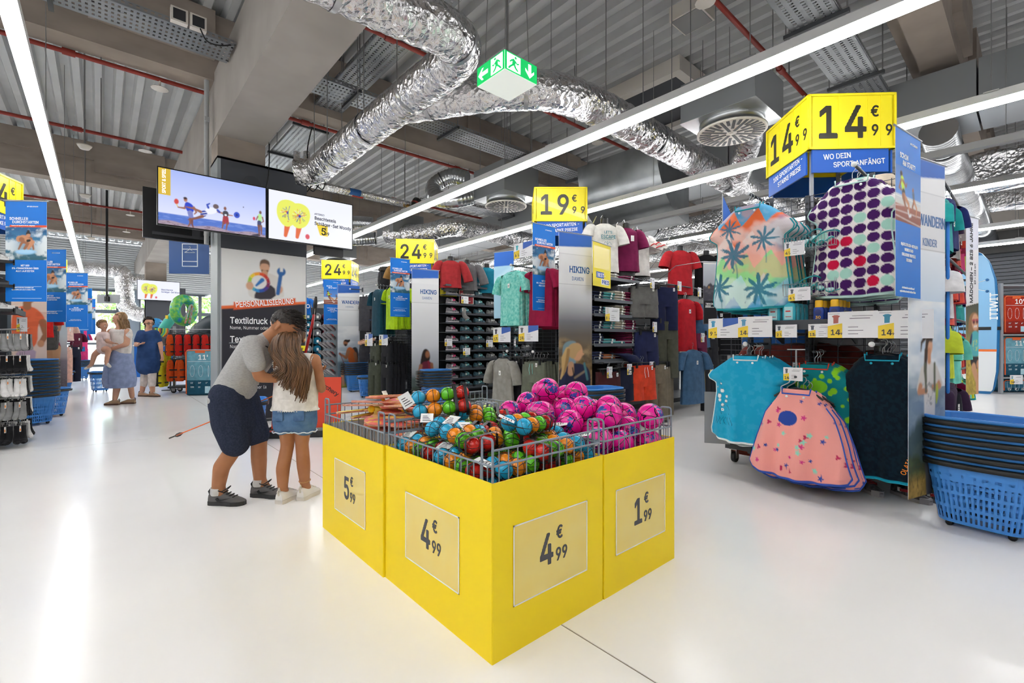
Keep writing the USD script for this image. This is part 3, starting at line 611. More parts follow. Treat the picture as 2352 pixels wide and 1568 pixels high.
def heap(n, r, x0, x1, y0, y1, z0, top, spread=.3):
    """Balls dropped one by one onto those below them."""
    P = []
    for i in range(n):
        best = None
        for _ in range(160):
            if rng.uniform() < .55: c = np.array([rng.uniform(x0 + r, x1 - r), rng.uniform(y0 + r, y1 - r)])
            else: c = np.clip(np.array(top) + rng.normal(size=2) * spread * .5, (x0 + r, y0 + r), (x1 - r, y1 - r))
            z = z0 + r
            for q in P:
                d = np.hypot(*(c - q[:2]))
                if d < 2 * r: z = max(z, q[2] + math.sqrt(4 * r * r - d * d))
            cost = z + .22 * np.hypot(*(c - top))
            if best is None or cost < best[0]: best = (cost, c[0], c[1], z)
        P.append(np.array(best[1:]))
    return P
def ball_thing(r, material, name):
    def build(label, loc, rz, group, rot, sc):
        t = thing(name, label, "ball", loc, rz, group, rot, sc); m = trimesh.creation.icosphere(3, r)
        part(t, "ball_skin", m, material); part(t, "valve", MB().lathe([(0, r + .0004), (.004, r + .0004), (.005, r - .001)], 10), BLK)
        return t
    return build
P = heap(50, .069, 1.70, 2.262, 1.30, 2.085, .47, (1.99, 1.88), .42)
top = sorted(range(len(P)), key=lambda i: -P[i][2])
used = {}
for rank, i in enumerate(top):
    x, y, z = P[i]
    if z > .57:
        where = ("near left" if x < 1.98 else "near right") if y < 1.66 else ("far left" if x < 1.98 else "far right")
        k = used[where] = used.get(where, 0) + 1
        lab = "pink and blue football on the very top of the heap" if rank == 0 else f"pink and blue football, {ORD[min(k-1,13)]} highest in the {where} quarter of the pink heap"
    else: lab = f"pink football buried low in the heap, {ORD[(rank - 1) % 14]} counted {['down', 'down again', 'to the floor', 'last'][rank // 14 % 4]}"
    put("pinkball", ball_thing(.0685, PINK, "pink_ball"), lab, P[i], rot=tuple(rng.uniform(0, 360, 3)), group="pink balls in the right bin")
P = heap(11, .078, 1.70, 2.26, 2.14, 2.92, .52, (1.9, 2.5), .5)
for k, q in enumerate(sorted(P, key=lambda q: -q[2])):
    put("limeball", ball_thing(.0775, LIME, "lime_ball"), f"lime and white ball in the rear bin, {ORD[k]} highest of them", q, rot=tuple(rng.uniform(0, 360, 3)))
# ---------------------------------------------------------------- netted sets of eight small balls
def seam_mat(name, c):
    return usdkit.material(stage, "/World/Looks/" + name, {"tc": ("texture_coordinate", {}), "v": ("voronoi_texture", {"feature": "distance_to_edge", "scale": 34, "randomness": .55}), "b": ("bump", {"strength": .18, "distance": .003}), "l": ("map_range", {"from_max": .12, "clamp": True}),
        "p": ("principled_bsdf", {"base_color": lin(c), "roughness": .2, "specular_ior_level": .6})}, [("tc.object", "v.vector"), ("v.distance", "l.value"), ("l.result", "b.height"), ("b.normal", "p.normal")], surface="p.BSDF")
SB = [seam_mat("soft_ball_blue", "21a9d3"), seam_mat("soft_ball_orange", "ee8a12"), seam_mat("soft_ball_green", "5ec51f"), seam_mat("soft_ball_red", "d6261c")]
def net_build(label, loc, rz, group, rot, sc):
    t = thing("ball_net", label, "netted ball set", loc, rz, group, rot, sc); R = .036; pos = []
    for c in range(4):
        for r_ in range(2):
            p = np.array([(c - 1.5) * .0735, (r_ - .5) * .0735, 0]); pos.append(p)
            part(t, "soft_ball", MB().ball(p, R, 3), SB[c])
    m = MB(); a = np.linspace(0, 2 * np.pi, 15)
    for p in pos:
        for tilt in (0, 60):
            Q = np.stack([np.cos(a) * R * 1.035, np.sin(a) * R * 1.035, 0 * a], 1)
            m.tube(tf(Q, T(*p) @ Rz(20) @ Rx(tilt if tilt else 0)), .0010, 4, caps=False)
        Q = np.stack([0 * a, np.cos(a) * R * 1.035, np.sin(a) * R * 1.035], 1); m.tube(tf(Q, T(*p)), .0013, 4, caps=False)
    for y in (-.0735, 0, .0735):
        for z in (-1, 1): m.tube([(x, y, z * (.012 + .016 * abs(math.sin(x / .0735 * math.pi)))) for x in np.linspace(-.15, .15, 17)], .0016, 4)
    part(t, "net_cord", m, BLK, kind="stuff")
    for x in (.072, .125):
        Q = [(x, math.copysign(.078, s_) if abs(s_) > .3 else s_ * .26, 0) for s_ in (0,)]
        L = [(x, y, z) for y, z in [(-.078, -.03), (-.078, .03), (-.055, .040), (.055, .040), (.078, .03), (.078, -.03), (.055, -.040), (-.055, -.040), (-.078, -.03)]]
        b = MB()
        P_ = np.array(L); b.grid(np.stack([P_ + [-.008, 0, 0], P_ + [.008, 0, 0]], 1)); part(t, "strap", b, BLK)
    part(t, "handle", MB().tube(spline([(-.147, -.05, 0), (-.18, -.03, .005), (-.185, .02, .005), (-.147, .05, 0)], 6), .005, 6, squash=.5), BLK)
    M = T(-.16, 0, .02) @ Rz(25) @ Rx(15); part(t, "paper_tag", MB().box(-.03, .03, -.012, .06, 0, .001, M), WHT)
    m = MB()
    for k in range(4): m.box(-.02, .02 - .006 * k, .0 + k * .012, .004 + k * .012, .001, .0014, M)
    part(t, "tag_print", m, INK); return t
nets = [  # x, y, z, rz, rx, ry, label
    (1.135, 1.92, .655, -90, 6, 0, "netted ball set lying along the left wall, at its far end"), (1.135, 1.585, .645, -88, -4, 5, "netted ball set lying along the left wall, toward the front corner"),
    (1.30, 1.43, .645, 0, 4, 0, "netted ball set along the front wall, nearest the corner"), (1.47, 1.385, .70, 184, -5, 0, "netted ball set along the front wall, toward the right bin"),
    (1.25, 1.80, .735, -58, 10, 6, "netted ball set in the second layer, left of the propped one"), (1.36, 1.60, .715, -35, 6, 8, "netted ball set across the middle of the heap"),
    (1.55, 1.56, .70, 195, -8, 5, "netted ball set across the middle, toward the right bin"), (1.29, 2.0, .845, -30, 62, -6, "netted ball set propped steeply on top of the heap"),
    (1.50, 1.93, .765, -32, 12, 12, "netted ball set sliding down right of the propped one"), (1.56, 1.76, .73, 150, 5, 8, "netted ball set at the right edge beside the pink balls"),
    (1.55, 1.40, .635, 178, 4, 0, "netted ball set low at the front wall, beside the right bin"), (1.44, 1.52, .785, 20, 8, 4, "netted ball set on top near the front rail"), (1.2, 1.66, .735, -95, 6, 6, "netted ball set in the second layer along the left wall"), (1.30, 1.50, .565, 0, 0, 0, "netted ball set, hidden low in the front half"), (1.30, 1.70, .565, 90, 0, 0, "netted ball set hidden low in the middle"), (1.5, 1.75, .58, 90, 0, 0, "netted ball set hidden low on the right"), (1.3, 1.98, .61, 0, 0, 0, "netted ball set hidden low at the rear"), (1.52, 1.98, .66, 90, 0, 0, "netted ball set hidden low in the rear right"), (1.46, 1.52, .58, 20, 0, 0, "netted ball set hidden low near the front right")]
for x, y, z, rz, rx, ry, lab in nets: put("net", net_build, lab + " in the front bin", (x, y, z), rot=(rx, ry, rz))
# ---------------------------------------------------------------- beach bats
BATP = mat("bat_print", "ea6f6a", .45, col2="f3c94e", scale=20, detail=3, lo=.54, hi=.62); BATH = mat("bat_yellow", "f2d53a", .45, col2="f7e27a", scale=12); WOOD = mat("ply_edge", "b5685a", .6, col2="e3b090", scale=30, stretch=(1, 1, 8))
def bat_build(label, loc, rz, group, rot, sc):
    t = thing("beach_bat", label, "beach bat", loc, rz, group, rot, sc); a = np.linspace(-2.55, 2.55, 30)
    head = [(.1 + .105 * math.cos(u), .095 * math.sin(u)) for u in a]
    out = head + [(-.03, .026), (-.16, .019), (-.185, .014), (-.19, 0), (-.185, -.014), (-.16, -.019), (-.03, -.026)]
    part(t, "ply_core", MB().prism(out, 0, .009), WOOD)
    part(t, "printed_face", MB().prism([(x * .985 + .001, y * .97) for x, y in head + [(-.0, .04), (-.0, -.04)]], .009, .0098).prism([(x * .985 + .001, y * .97) for x, y in head + [(-.0, .04), (-.0, -.04)]], -.0008, 0), BATP)
    h = [(.0, .04), (-.03, .025), (-.16, .018), (-.185, .012), (-.185, -.012), (-.16, -.018), (-.03, -.025), (.0, -.04)]
    part(t, "handle_face", MB().prism(h, .009, .0105).prism(h, -.0015, 0), BATH); return t
rng = np.random.default_rng(8)
k = 0
for layer in range(7):
    for j in range(3):
        x, y = rng.uniform(1.22, 1.48), 2.30 + j * .235 + rng.uniform(-.05, .05)
        z = .635 + layer * .026 + .004 * j + (.02 if j == 1 else 0)
        lab = f"red and yellow beach bat, {['lowest layer', 'second layer', 'third layer', 'fourth layer', 'fifth layer', 'sixth layer', 'top layer'][layer]}, {['near end', 'middle', 'far end'][j]} of the left bin"
        put("bat", bat_build, lab, (x, y, z), rot=(rng.uniform(-7, 7), rng.uniform(-8, 8), rng.choice([20, 160, 200, 340, 90, 270, 120]) + rng.uniform(-25, 25)))
for i, (x, y, z, w) in enumerate([(1.17, 2.55, .76, "left, among the handles"), (1.40, 2.86, .775, "far end"), (1.50, 2.25, .755, "near end"), (1.3, 2.4, .765, "middle")]):
    t = thing("yellow_ball", f"small yellow rubber ball lying on the bats, {w}", "ball", (x, y, z)); part(t, "ball_skin", MB().ball((0, 0, 0), .021, 2), C("f0d21c", .4)); part(t, "ball_logo", MB().box(-.006, .006, -.004, .004, .0205, .0212), INK)
t = thing("paper_tag", "white paper tag sticking up from the bats", "tag", (1.36, 2.72, .775), rot=(62, 0, 30)); part(t, "tag_sheet", MB().box(-.025, .025, 0, .07, 0, .001), WHT); part(t, "tag_print", MB().box(-.015, .015, .02, .024, .001, .0014).box(-.015, .01, .03, .034, .001, .0014), INK)
# ---------------------------------------------------------------- shop fittings kit
STEEL = mat("fixture_dark", "3a3e45", .45, spec=.5); STEELL = mat("fixture_light", "9a9ea3", .4); CHROME = mat("chrome_wire", "c4c7ca", .25, .9); RUB = mat("rubber_black", "18181a", .6)
def castor(t, x, y, z=.13):
    part(t, "castor_plate", MB().box(x - .045, x + .045, y - .035, y + .035, z - .006, z), CHROME)
    c = part(t, "castor_fork", MB().box(x - .03, x + .03, y - .026, y - .022, .04, z - .006).box(x - .03, x + .03, y + .022, y + .026, .04, z - .006), CHROME)
    part(t, "castor_wheel", MB().lathe([(.0, -.02), (.045, -.02), (.05, -.012), (.05, .012), (.045, .02), (0, .02)], 20, T(x, y, .051) @ Rx(90)), RUB)
def mesh_wall(t, x0, x1, z0, z1, y, dz=.05, dx=.2, r=.0028, axis="x", name="wire_grid"):
    """Welded wire grid standing in the plane y (or x) = const."""
    P = (lambda u, z: (u, y, z)) if axis == "x" else (lambda u, z: (y, u, z))
    m = MB()
    for z in np.arange(z0, z1 + .001, dz): m.bar(P(x0, z), P(x1, z), r, 5)
    for u in np.arange(x0, x1 + .001, dx): m.bar(P(u, z0), P(u, z1), r * 1.3, 5)
    part(t, name, m, STEEL, kind="stuff")
def slot_post(t, x, y, h, w=.06, d=.03):
    part(t, "upright_post", MB().box(x - w / 2, x + w / 2, y - d / 2, y + d / 2, .12, h), STEEL)
    m = MB()
    for z in np.arange(.3, h - .05, .05): m.box(x - .006, x + .006, y - d / 2 - .001, y + d / 2 + .001, z, z + .025).box(x - w / 2 - .001, x + w / 2 + .001, y - .006, y + .006, z, z + .025)
    part(t, "slots", m, BLK, kind="stuff")
# hangers ---------------------------------------------------------
def hanger_parts(t, z=.0, w=.36):
    """Black plastic hanger: hook at the rail, arms at z - 0.1."""
    p = part(t, "hanger", MB().tube(spline([(-w / 2, 0, z - .165), (-.09, 0, z - .115), (0, 0, z - .095), (.09, 0, z - .115), (w / 2, 0, z - .165)], 5), .008, 6), BLK)
    part(p, "hook", MB().tube(spline([(0, 0, z - .095), (0, 0, z - .05), (.018, 0, z - .025), (.012, 0, z + .002), (-.012, 0, z + .006)], 5), .0028, 5), CHROME)
def shirt_mesh(w=.44, h=.66, d=.05, sl=.2, seed=0, neck=.085, flare=1.0, vneck=0):
    """Hung short-sleeved shirt, neck at the origin, front towards -y."""
    z = np.array([.0, -.012, -.03, -.05, -.09, -.16, -.26, -.4, -.52, -h * .93, -h])
    rx = np.array([neck, neck + .03, w * .34, w * .46, w * .47, w * .455, w * .45, w * .45 * (1 + (flare - 1) * .4), w * .455 * (1 + (flare - 1) * .7), w * .47 * flare, w * .475 * flare])
    zz = np.linspace(0, -h, 30); o = np.argsort(z); rx2 = np.interp(zz, z[o], rx[o]); ry2 = np.interp(zz, [-h, -.3, -.06, -.02, 0], [d, d * .9, d * .7, d * .5, d * .45])
    b = MB(); b.mesh(loft([(0, 0, q, a, c) for q, a, c in zip(zz, rx2, ry2)], 40, .05, 9, seed, amp=np.clip(-zz / h, 0, 1) ** .8, power=2.4, close=False))
    for s in (-1, 1):
        p = [(s * w * .34, 0, -.055), (s * (w * .44 + sl * .12), 0, -.085), (s * (w * .46 + sl * .36), 0, -.09 - sl * .6), (s * (w * .46 + sl * .45), 0, -.09 - sl * .95)]
        b.tube(spline(p, 5), [.05, .075, .085, .088], 14, caps=False, squash=max(.3, d / .1))
    return b.get()
def neck_parts(t, neck, col, d):
    a = np.linspace(0, 2 * np.pi, 25); part(t, "collar_band", MB().tube([(neck * math.cos(u), d * .5 * math.sin(u), -.004 - (.03 if math.sin(u) < 0 else 0) * abs(math.sin(u))) for u in a], .007, 6, caps=False), cloth(col, .7))
def tag_card(t, x, y, z, s=1., yellow=True):
    p = part(t, "swing_tag", MB().box(x - .02 * s, x + .02 * s, y - .001, y, z - .06 * s, z), WHT)
    part(p, "tag_print", MB().box(x - .014 * s, x + .012 * s, y - .0016, y - .001, z - .03 * s, z - .024 * s).box(x - .014 * s, x + .006 * s, y - .0016, y - .001, z - .045 * s, z - .038 * s), INK)
def shirt_builder(name, cat, col, w=.44, h=.66, d=.05, sl=.2, seed=0, neck=.085, flare=1., tag=True, hang=True, m=None):
    def build(label, loc, rz, group, rot, sc):
        t = thing(name, label, cat, loc, rz, group, rot, sc)
        part(t, "shirt_body", shirt_mesh(w, h, d, sl, seed, neck, flare), m or cloth(col)); neck_parts(t, neck, col, d)
        if hang: hanger_parts(t, .1, w * .8)
        if tag: tag_card(t, .02, -d - .012, -.16)
        return t
    return build
def pants_mesh(w=.2, h=1.0, d=.05, leg=.095, split=.3, seed=0, flare=1.):
    """Trousers or shorts hung by the waist at the origin, half waist w."""
    b = MB(); b.mesh(loft([(0, 0, q, w * k, d) for q, k in zip(np.linspace(0, -split, 8), np.linspace(1, 1.08, 8))], 30, .03, 8, seed, power=2.6, close=False))
    for s in (-1, 1):
        zz = np.linspace(-split * .75, -h, 14)
        b.mesh(loft([(s * w * .53, 0, q, w * .53 * (1 + (flare - 1) * i / 13), d * .97) for i, q in enumerate(zz)], 20, .07, 5, seed + s, power=2.4, close=False))
    return b.get()
def pants_builder(name, cat, col, w=.2, h=1.0, d=.05, split=.3, seed=0, flare=1., clips=True, m=None, tie=None):
    def build(label, loc, rz, group, rot, sc):
        t = thing(name, label, cat, loc, rz, group, rot, sc); mm = m or cloth(col)
        part(t, "cloth_body", pants_mesh(w, h, d, .1, split, seed, flare), mm)
        part(t, "waistband", MB().mesh(loft([(0, 0, q, w * 1.015, d * 1.04) for q in (.0, -.01, -.035, -.04)], 30, power=2.6, close=False)), cloth(col, .65))
        if clips:
            b = MB().tube([(-w * .9, 0, .035), (w * .9, 0, .035)], .006, 6); p = part(t, "hanger", b, BLK); part(p, "hook", MB().tube(spline([(0, 0, .035), (0, 0, .08), (.018, 0, .1), (0, 0, .125)], 4), .0028, 5), CHROME)
            for s in (-.75, .75): part(p, "clip", MB().box(w * s - .014, w * s + .014, -d - .006, -d + .01, -.03, .04), BLK)
        if tie: part(t, "drawstring", MB().tube(spline([(-.02, -d - .004, -.02), (-.03, -d - .01, -.09), (-.015, -d - .012, -.16)], 5), .004, 5).tube(spline([(.02, -d - .004, -.02), (.03, -d - .01, -.08), (.04, -d - .012, -.15)], 5), .004, 5), C(tie))
        tag_card(t, w * .5, -d - .008, -.01, .8)
        return t
    return build
def row(key, build, lab0, labn, group, n, p0, dp, rz, jit=.012, seed=0, tilt=3):
    """A rail full of one garment: the front one has its own label, the ones behind share one."""
    rg = np.random.default_rng(seed)
    for i in range(n):
        p = np.array(p0) + np.array(dp) * i + (rg.normal(size=3) * [.004, .004, jit] if i else 0)
        put(key, build, lab0 if i == 0 else f"{labn}, {ORD[i]} from the front", p, rot=(0, rg.normal() * 1.2 if i else 0, rz + (rg.normal() * tilt if i else 0)), group=group)
# price cards -----------------------------------------------------
CARDY = mat("card_price_yellow", "efcf3c", .5); CARDW = mat("card_price_white", "eeeef2", .5); CARDB = mat("card_price_blue", "3a63b5", .5)
def price_card(label, loc, rz, w=.15, h=.10, price="14", icon="5a5f6a", blue=False, tilt=0, group=None):
    """Printed price card facing local -y, hung by its top edge."""
    t = thing("price_card", label, "price card", loc, group=group, rot=(tilt, 0, rz)); M = frame((-w / 2, -.002, -h), (1, 0, 0))
    part(t, "card", MB().box(-w / 2, w / 2, -.002, 0, -h, 0), CARDW)
    part(t, "price_field", MB().prism([(0, 0), (w * .30, 0), (w * .30, h * .56), (0, h * .46)], 0, .0006, M), CARDY)
    if blue: part(t, "blue_field", MB().prism([(w * .5, h), (w, h), (w, h * .72), (w * .5, h * .55)], 0, .0006, M), CARDB)
    part(t, "price_text", MB().text(price, h * .2, M @ T(w * .05, h * .12, .0006) @ S3(.9, 1, 1)).text("99", h * .08, M @ T(w * .215, h * .12, .0006)).text("€", h * .08, M @ T(w * .215, h * .24, .0006)), INK)
    b = MB()
    for k in range(3): b.box(w * .42, w * (.62 + .1 * (k % 2)), h * (.14 + .13 * k), h * (.165 + .13 * k), 0, .0005, M)
    if not blue: b.box(w * .45, w * .85, h * .72, h * .75, 0, .0005, M @ T(0, 0, 0)).box(w * .5, w * .9, h * .82, h * .84, 0, .0005, M)
    b.box(w * .02, w * .25, h * .92, h * .935, 0, .0005, M); part(t, "small_print", b, mat("print_grey", "85858e", .6))
    part(t, "product_picture", MB().prism([(w * x, h * y) for x, y in [(.12, .56), (.22, .57), (.225, .78), (.26, .84), (.2, .88), (.14, .88), (.085, .84), (.12, .78)]], 0, .0006, M), C(icon))
    return t
# big flip-digit price sign ---------------------------------------
PYEL = mat("sign_yellow", "f8e618", .42, spec=.5, coat=.2); PBLUE = mat("sign_blue", "0f5cc0", .45); SINK = mat("sign_digit", "2f2d20", .35)
def sign_face(t, M, digits, blue1, blue2, W=.70, Hh=.46, bluew=.88):
    """A yellow price face W x Hh with the blue slogan board below; M at the top-left corner."""
    part(t, "price_face", MB().box(0, W, -Hh, 0, -.03, 0, M), PYEL)
    xs = [0, .345, .68, .83, 1.]; b = MB()
    for a, c in ((0, .022), (.978, 1.)): b.box(a * W, c * W, -Hh, 0, 0, .008, M)
    b.box(0, W, -.02, 0, 0, .008, M).box(0, W, -Hh, -Hh + .02, 0, .008, M)
    part(t, "raised_frame", b, PYEL)
    for x in xs[1:4]: part(t, "flap_divider", MB().box(x * W - .004, x * W + .004, -Hh + .02, -.02, 0, .004, M), PYEL)
    for k, (ch, x, y, h) in enumerate([(digits[0], .20, -.79, .56), (digits[1], .525, -.79, .56), ("€", .755, -.42, .19), ("9", .755, -.76, .19), ("9", .915, -.76, .19)]):
        w = text_w(ch, h * Hh) * .86; part(t, "digit", MB().text(ch, h * Hh, M @ T(x * W - w / 2, y * Hh, .001) @ S3(.86, 1, 1)), SINK)
    if blue1:
        part(t, "slogan_board", MB().box(.03, .03 + bluew * W, -Hh - .19, -Hh, -.02, -.005, M), PBLUE); h = .042
        b = MB().text(blue1, h, M @ T(.12, -Hh - .085, -.004) @ Rz(4) @ S3(.86, 1, 1)).text(blue2, h, M @ T(.2, -Hh - .15, -.004) @ Rz(4) @ S3(.86, 1, 1)); part(t, "slogan_text", b, WHT)
def price_sign(label, c, ang, digits, sides=((1, "WO DEIN", "SPORT ANFÄNGT"), (0, "100 SPORTARTEN -", "STARKE PREISE")), z=3.1, W=.70, pole=1.0):
    """Square tower of four faces turned by ang about z, on a post; c is the tower's axis."""
    t = thing("price_sign", label, "price sign", (c[0], c[1], 0), ang)
    for k in range(4):
        s = sides[k % len(sides)]; a = math.radians(90 * k); o = Rz(90 * k) @ np.array([-W / 2, -W / 2, z, 1.])
        sign_face(t, frame(o[:3], (math.cos(a), math.sin(a), 0)), digits, s[1], s[2], W)
    for dx, dy in ((-1, -1), (1, 1)): part(t, "sign_post", MB().box(dx * .3 - .012, dx * .3 + .012, dy * .3 - .012, dy * .3 + .012, z - pole - .46, z - .3), STEELL)
    return t
# banners ---------------------------------------------------------
def banner(name, label, pr, o, xdir, cat="banner", texts=(), edge="f4f4f4", rod=True, ydir=(0, 0, 1), curl=None, bar=True):
    """A printed sheet: o its top-left corner, xdir along its top edge; texts: (text, height, x, y, colour, bold) in metres from the top-left."""
    t = thing(name, label, cat, o); M = frame((0, 0, 0), xdir, ydir); (m, col) = pr.sheet(M @ T(0, 0, .0012), curl)
    part(t, "printed_front", m, PRINT, col=col); part(t, "sheet_back", MB().box(0, pr.w, -pr.h, 0, -.0012, .0008, M), C(edge))
    for k, (s, h, x, y, c, *o2) in enumerate(texts):
        sx = o2[0] if o2 else .85; part(t, "lettering", MB().text(s, h, M @ T(x, -y, .0016) @ (o2[1] if len(o2) > 1 else np.eye(4)) @ S3(sx, 1, 1), bold=not (len(o2) > 2 and o2[2])), C(c))
    if rod: part(t, "top_rod", MB().tube(tf([(-.02, .004, 0), (pr.w + .02, .004, 0)], M), .006, 6), STEELL)
    return t
# shopping basket -------------------------------------------------
BASK = mat("basket_blue", "3d88d8", .35, spec=.5); BASKD = mat("basket_handle", "121315", .4)
def basket_build(label, loc, rz, group, rot, sc):
    t = thing("shopping_basket", label, "shopping basket", loc, rz, group, rot, sc)
    plan = np.array([(-.24, -.12), (-.17, -.175), (.17, -.175), (.245, -.11), (.245, .11), (.17, .175), (-.17, .175), (-.24, .12)])
    q = plan
    for _ in range(2): q = np.stack([.8 * q + .2 * np.roll(q, -1, 0), .2 * q + .8 * np.roll(q, -1, 0)], 1).reshape(-1, 2)
    L = np.r_[0, np.cumsum(np.linalg.norm(np.diff(np.vstack([q, q[:1]]), axis=0), axis=1))]; n = 220; s = np.linspace(0, L[-1], n, endpoint=False)
    qq = np.vstack([q, q[:1]]); ring = np.stack([np.interp(s, L, qq[:, k]) for k in range(2)], 1)
    k_at = lambda z: .74 + .26 * (z / .43) ** .8
    def R(z, off=0): k = k_at(max(z, 0)); d = ring / np.linalg.norm(ring, axis=1)[:, None]; return np.column_stack([ring * k + d * off, np.full(n, z)])
    bands = [(.035, .055, 0), (.055, .125, 1), (.125, .145, 0), (.145, .215, 1), (.215, .235, 0), (.235, .295, 1), (.295, .322, 0), (.322, .338, 2), (.338, .43, 0)]
    b = MB(); idx = np.arange(n)
    flat = np.abs(ring[:, 0]) > .2
    for z0, z1, kind in bands:
        for off, fl in ((0, False), (-.004, True)):
            A, B_ = R(z0, off), R(z1, off); keep = np.ones(n, bool) if kind == 0 else ((idx % 4 < 2) if kind == 1 else (idx % 8 < 4))
            i = idx[keep]; j = (i + 1) % n; v = np.stack([A[i], A[j], B_[j], B_[i]], 1).reshape(-1, 3); f = np.arange(len(v)).reshape(-1, 4)
            b.add(v, f[:, ::-1] if fl else f)
    bot = R(.035); b.add(np.vstack([[[0, 0, .03]], bot]), [[0, 1 + (j + 1) % n, 1 + j] for j in range(n)])
    part(t, "basket_shell", b, BASK, smooth=False)
    for (z0, z1, o0, o1, mt, nm) in ((.418, .438, -.004, .016, BASK, "rim"), (.386, .416, .004, .036, BASKD, "handle_bar")):
        st = slice(0, None)
        P = np.stack([R(z0, o0), R(z0, o1), R(z1, o1), R(z1, o0), R(z0, o0)], 1)
        part(t, nm, MB().grid(np.vstack([P, P[:1]]), flip=True), mt)
    part(t, "pull_handle", MB().tube(spline([(-.2, -.1, .405), (-.31, -.08, .405), (-.33, 0, .405), (-.31, .08, .405), (-.2, .1, .405)], 6), .012, 8), BASKD)
    for x in (-.13, .13):
        for y in (-.09, .09): part(t, "wheel", MB().lathe([(0, -.01), (.018, -.01), (.018, .01), (0, .01)], 12, T(x, y, .0185) @ Rx(90)), RUB); part(t, "wheel_mount", MB().box(x - .014, x + .014, y - .016, y + .016, .022, .04), BASKD)
    return t
def basket_stack(n, loc, rz, where, dz=.047, k=1.):
    for i in range(n):
        lab = (f"bottom blue shopping basket of the stack {where}" if i == 0 else f"topmost blue shopping basket of the stack {where}" if i == n - 1 else f"blue basket, {ORD[i]} from the bottom of the stack {where}")
        put("basket", basket_build, lab, (loc[0], loc[1], i * dz), rz, sc=(k, k, 1))
# shoes -----------------------------------------------------------
def shoe_build_for(name, col, sole, accent):
    def build(label, loc, rz, group, rot, sc):
        """Low hiking shoe, toe towards +x, heel at the origin, 0.28 long."""
        t = thing(name, label, "shoe", loc, rz, group, rot, sc)
        xs = np.linspace(0, .28, 15); hw = np.interp(xs, [0, .03, .1, .18, .24, .28], [.025, .034, .033, .045, .042, .014])
        top = np.interp(xs, [0, .03, .09, .12, .19, .25, .28], [.085, .082, .07, .088, .062, .045, .03])
        a = np.linspace(0, np.pi, 11)
        P = np.array([[(x, w * math.cos(u), .022 + (h - .022) * math.sin(u) ** .8) for u in a] for x, w, h in zip(xs, hw, top)])
        b = MB().grid(P); b.add(P[0], [[0, i, i + 1] for i in range(1, 10)]); b.add(P[-1], [[0, i + 1, i] for i in range(1, 10)])
        part(t, "upper", b, mat("shoe_" + col, col, .8, col2="".join(f"{int(int(col[i:i+2],16)*.6):02x}" for i in (0, 2, 4)), scale=40, detail=2))
        q = [(x, w * 1.13) for x, w in zip(xs, hw)] + [(x, -w * 1.13) for x, w in zip(xs[::-1], hw[::-1])]
        part(t, "sole", MB().prism(q, 0, .024), C(sole)); part(t, "toe_cap", MB().prism([(x, y) for x, y in q if x > .235], .02, .04), C(sole))
        part(t, "opening", MB().lathe([(0, .0), (1, .0), (1, .004), (0, .004)], 16, T(.055, 0, .0785) @ Ry(8) @ S3(.045, .024, 1)), C("141416"))
        m = MB()
        for k in range(4): m.box(.115 + k * .02, .123 + k * .02, -.026, .026, .088 - k * .006, .094 - k * .006)
        part(t, "laces", m, C(accent)); part(t, "side_stripe", MB().box(.1, .17, -.047, -.0455, .03, .05, Ry(-8)).box(.1, .17, .0455, .047, .03, .05, Ry(-8)), C(accent))
        part(t, "price_sticker", MB().box(.07, .10, -.041, -.039, .04, .07), WHT); return t
    return build
# folded clothes --------------------------------------------------
def folded_build_for(col):
    def build(label, loc, rz, group, rot, sc):
        t = thing("folded_shirt", label, "folded clothes", loc, rz, group, rot, sc); n = 26
        x = np.linspace(-.12, .12, n); rngf = np.random.default_rng(hash(col) % 99 if False else sum(map(ord, col)))
        sec = []
        for u in np.linspace(0, 2 * np.pi, 28, endpoint=False):
            c, s_ = math.cos(u), math.sin(u); sec.append((np.sign(c) * abs(c) ** .35 * .14, .017 + np.sign(s_) * abs(s_) ** .6 * .016))
        P = np.array([[(a, y + rngf.normal() * .001, z * (1 - .25 * (abs(a) / .12) ** 6)) for y, z in sec] for a in x])
        b = MB().grid(P, wrap=True)
        for i in (0, -1): b.add(np.vstack([P[i].mean(0), P[i]]), [[0, 1 + j, 1 + (j + 1) % 28][::(-1 if i else 1)] for j in range(28)])
        part(t, "folded_body", b, cloth(col)); part(t, "fold_crease", MB().tube([(-.118, -.139, .017), (0, -.142, .019), (.118, -.139, .017)], .003, 5), cloth(col, .6))
        part(t, "size_tag", MB().box(.03, .06, -.147, -.143, .004, .03), WHT); return t
    return build
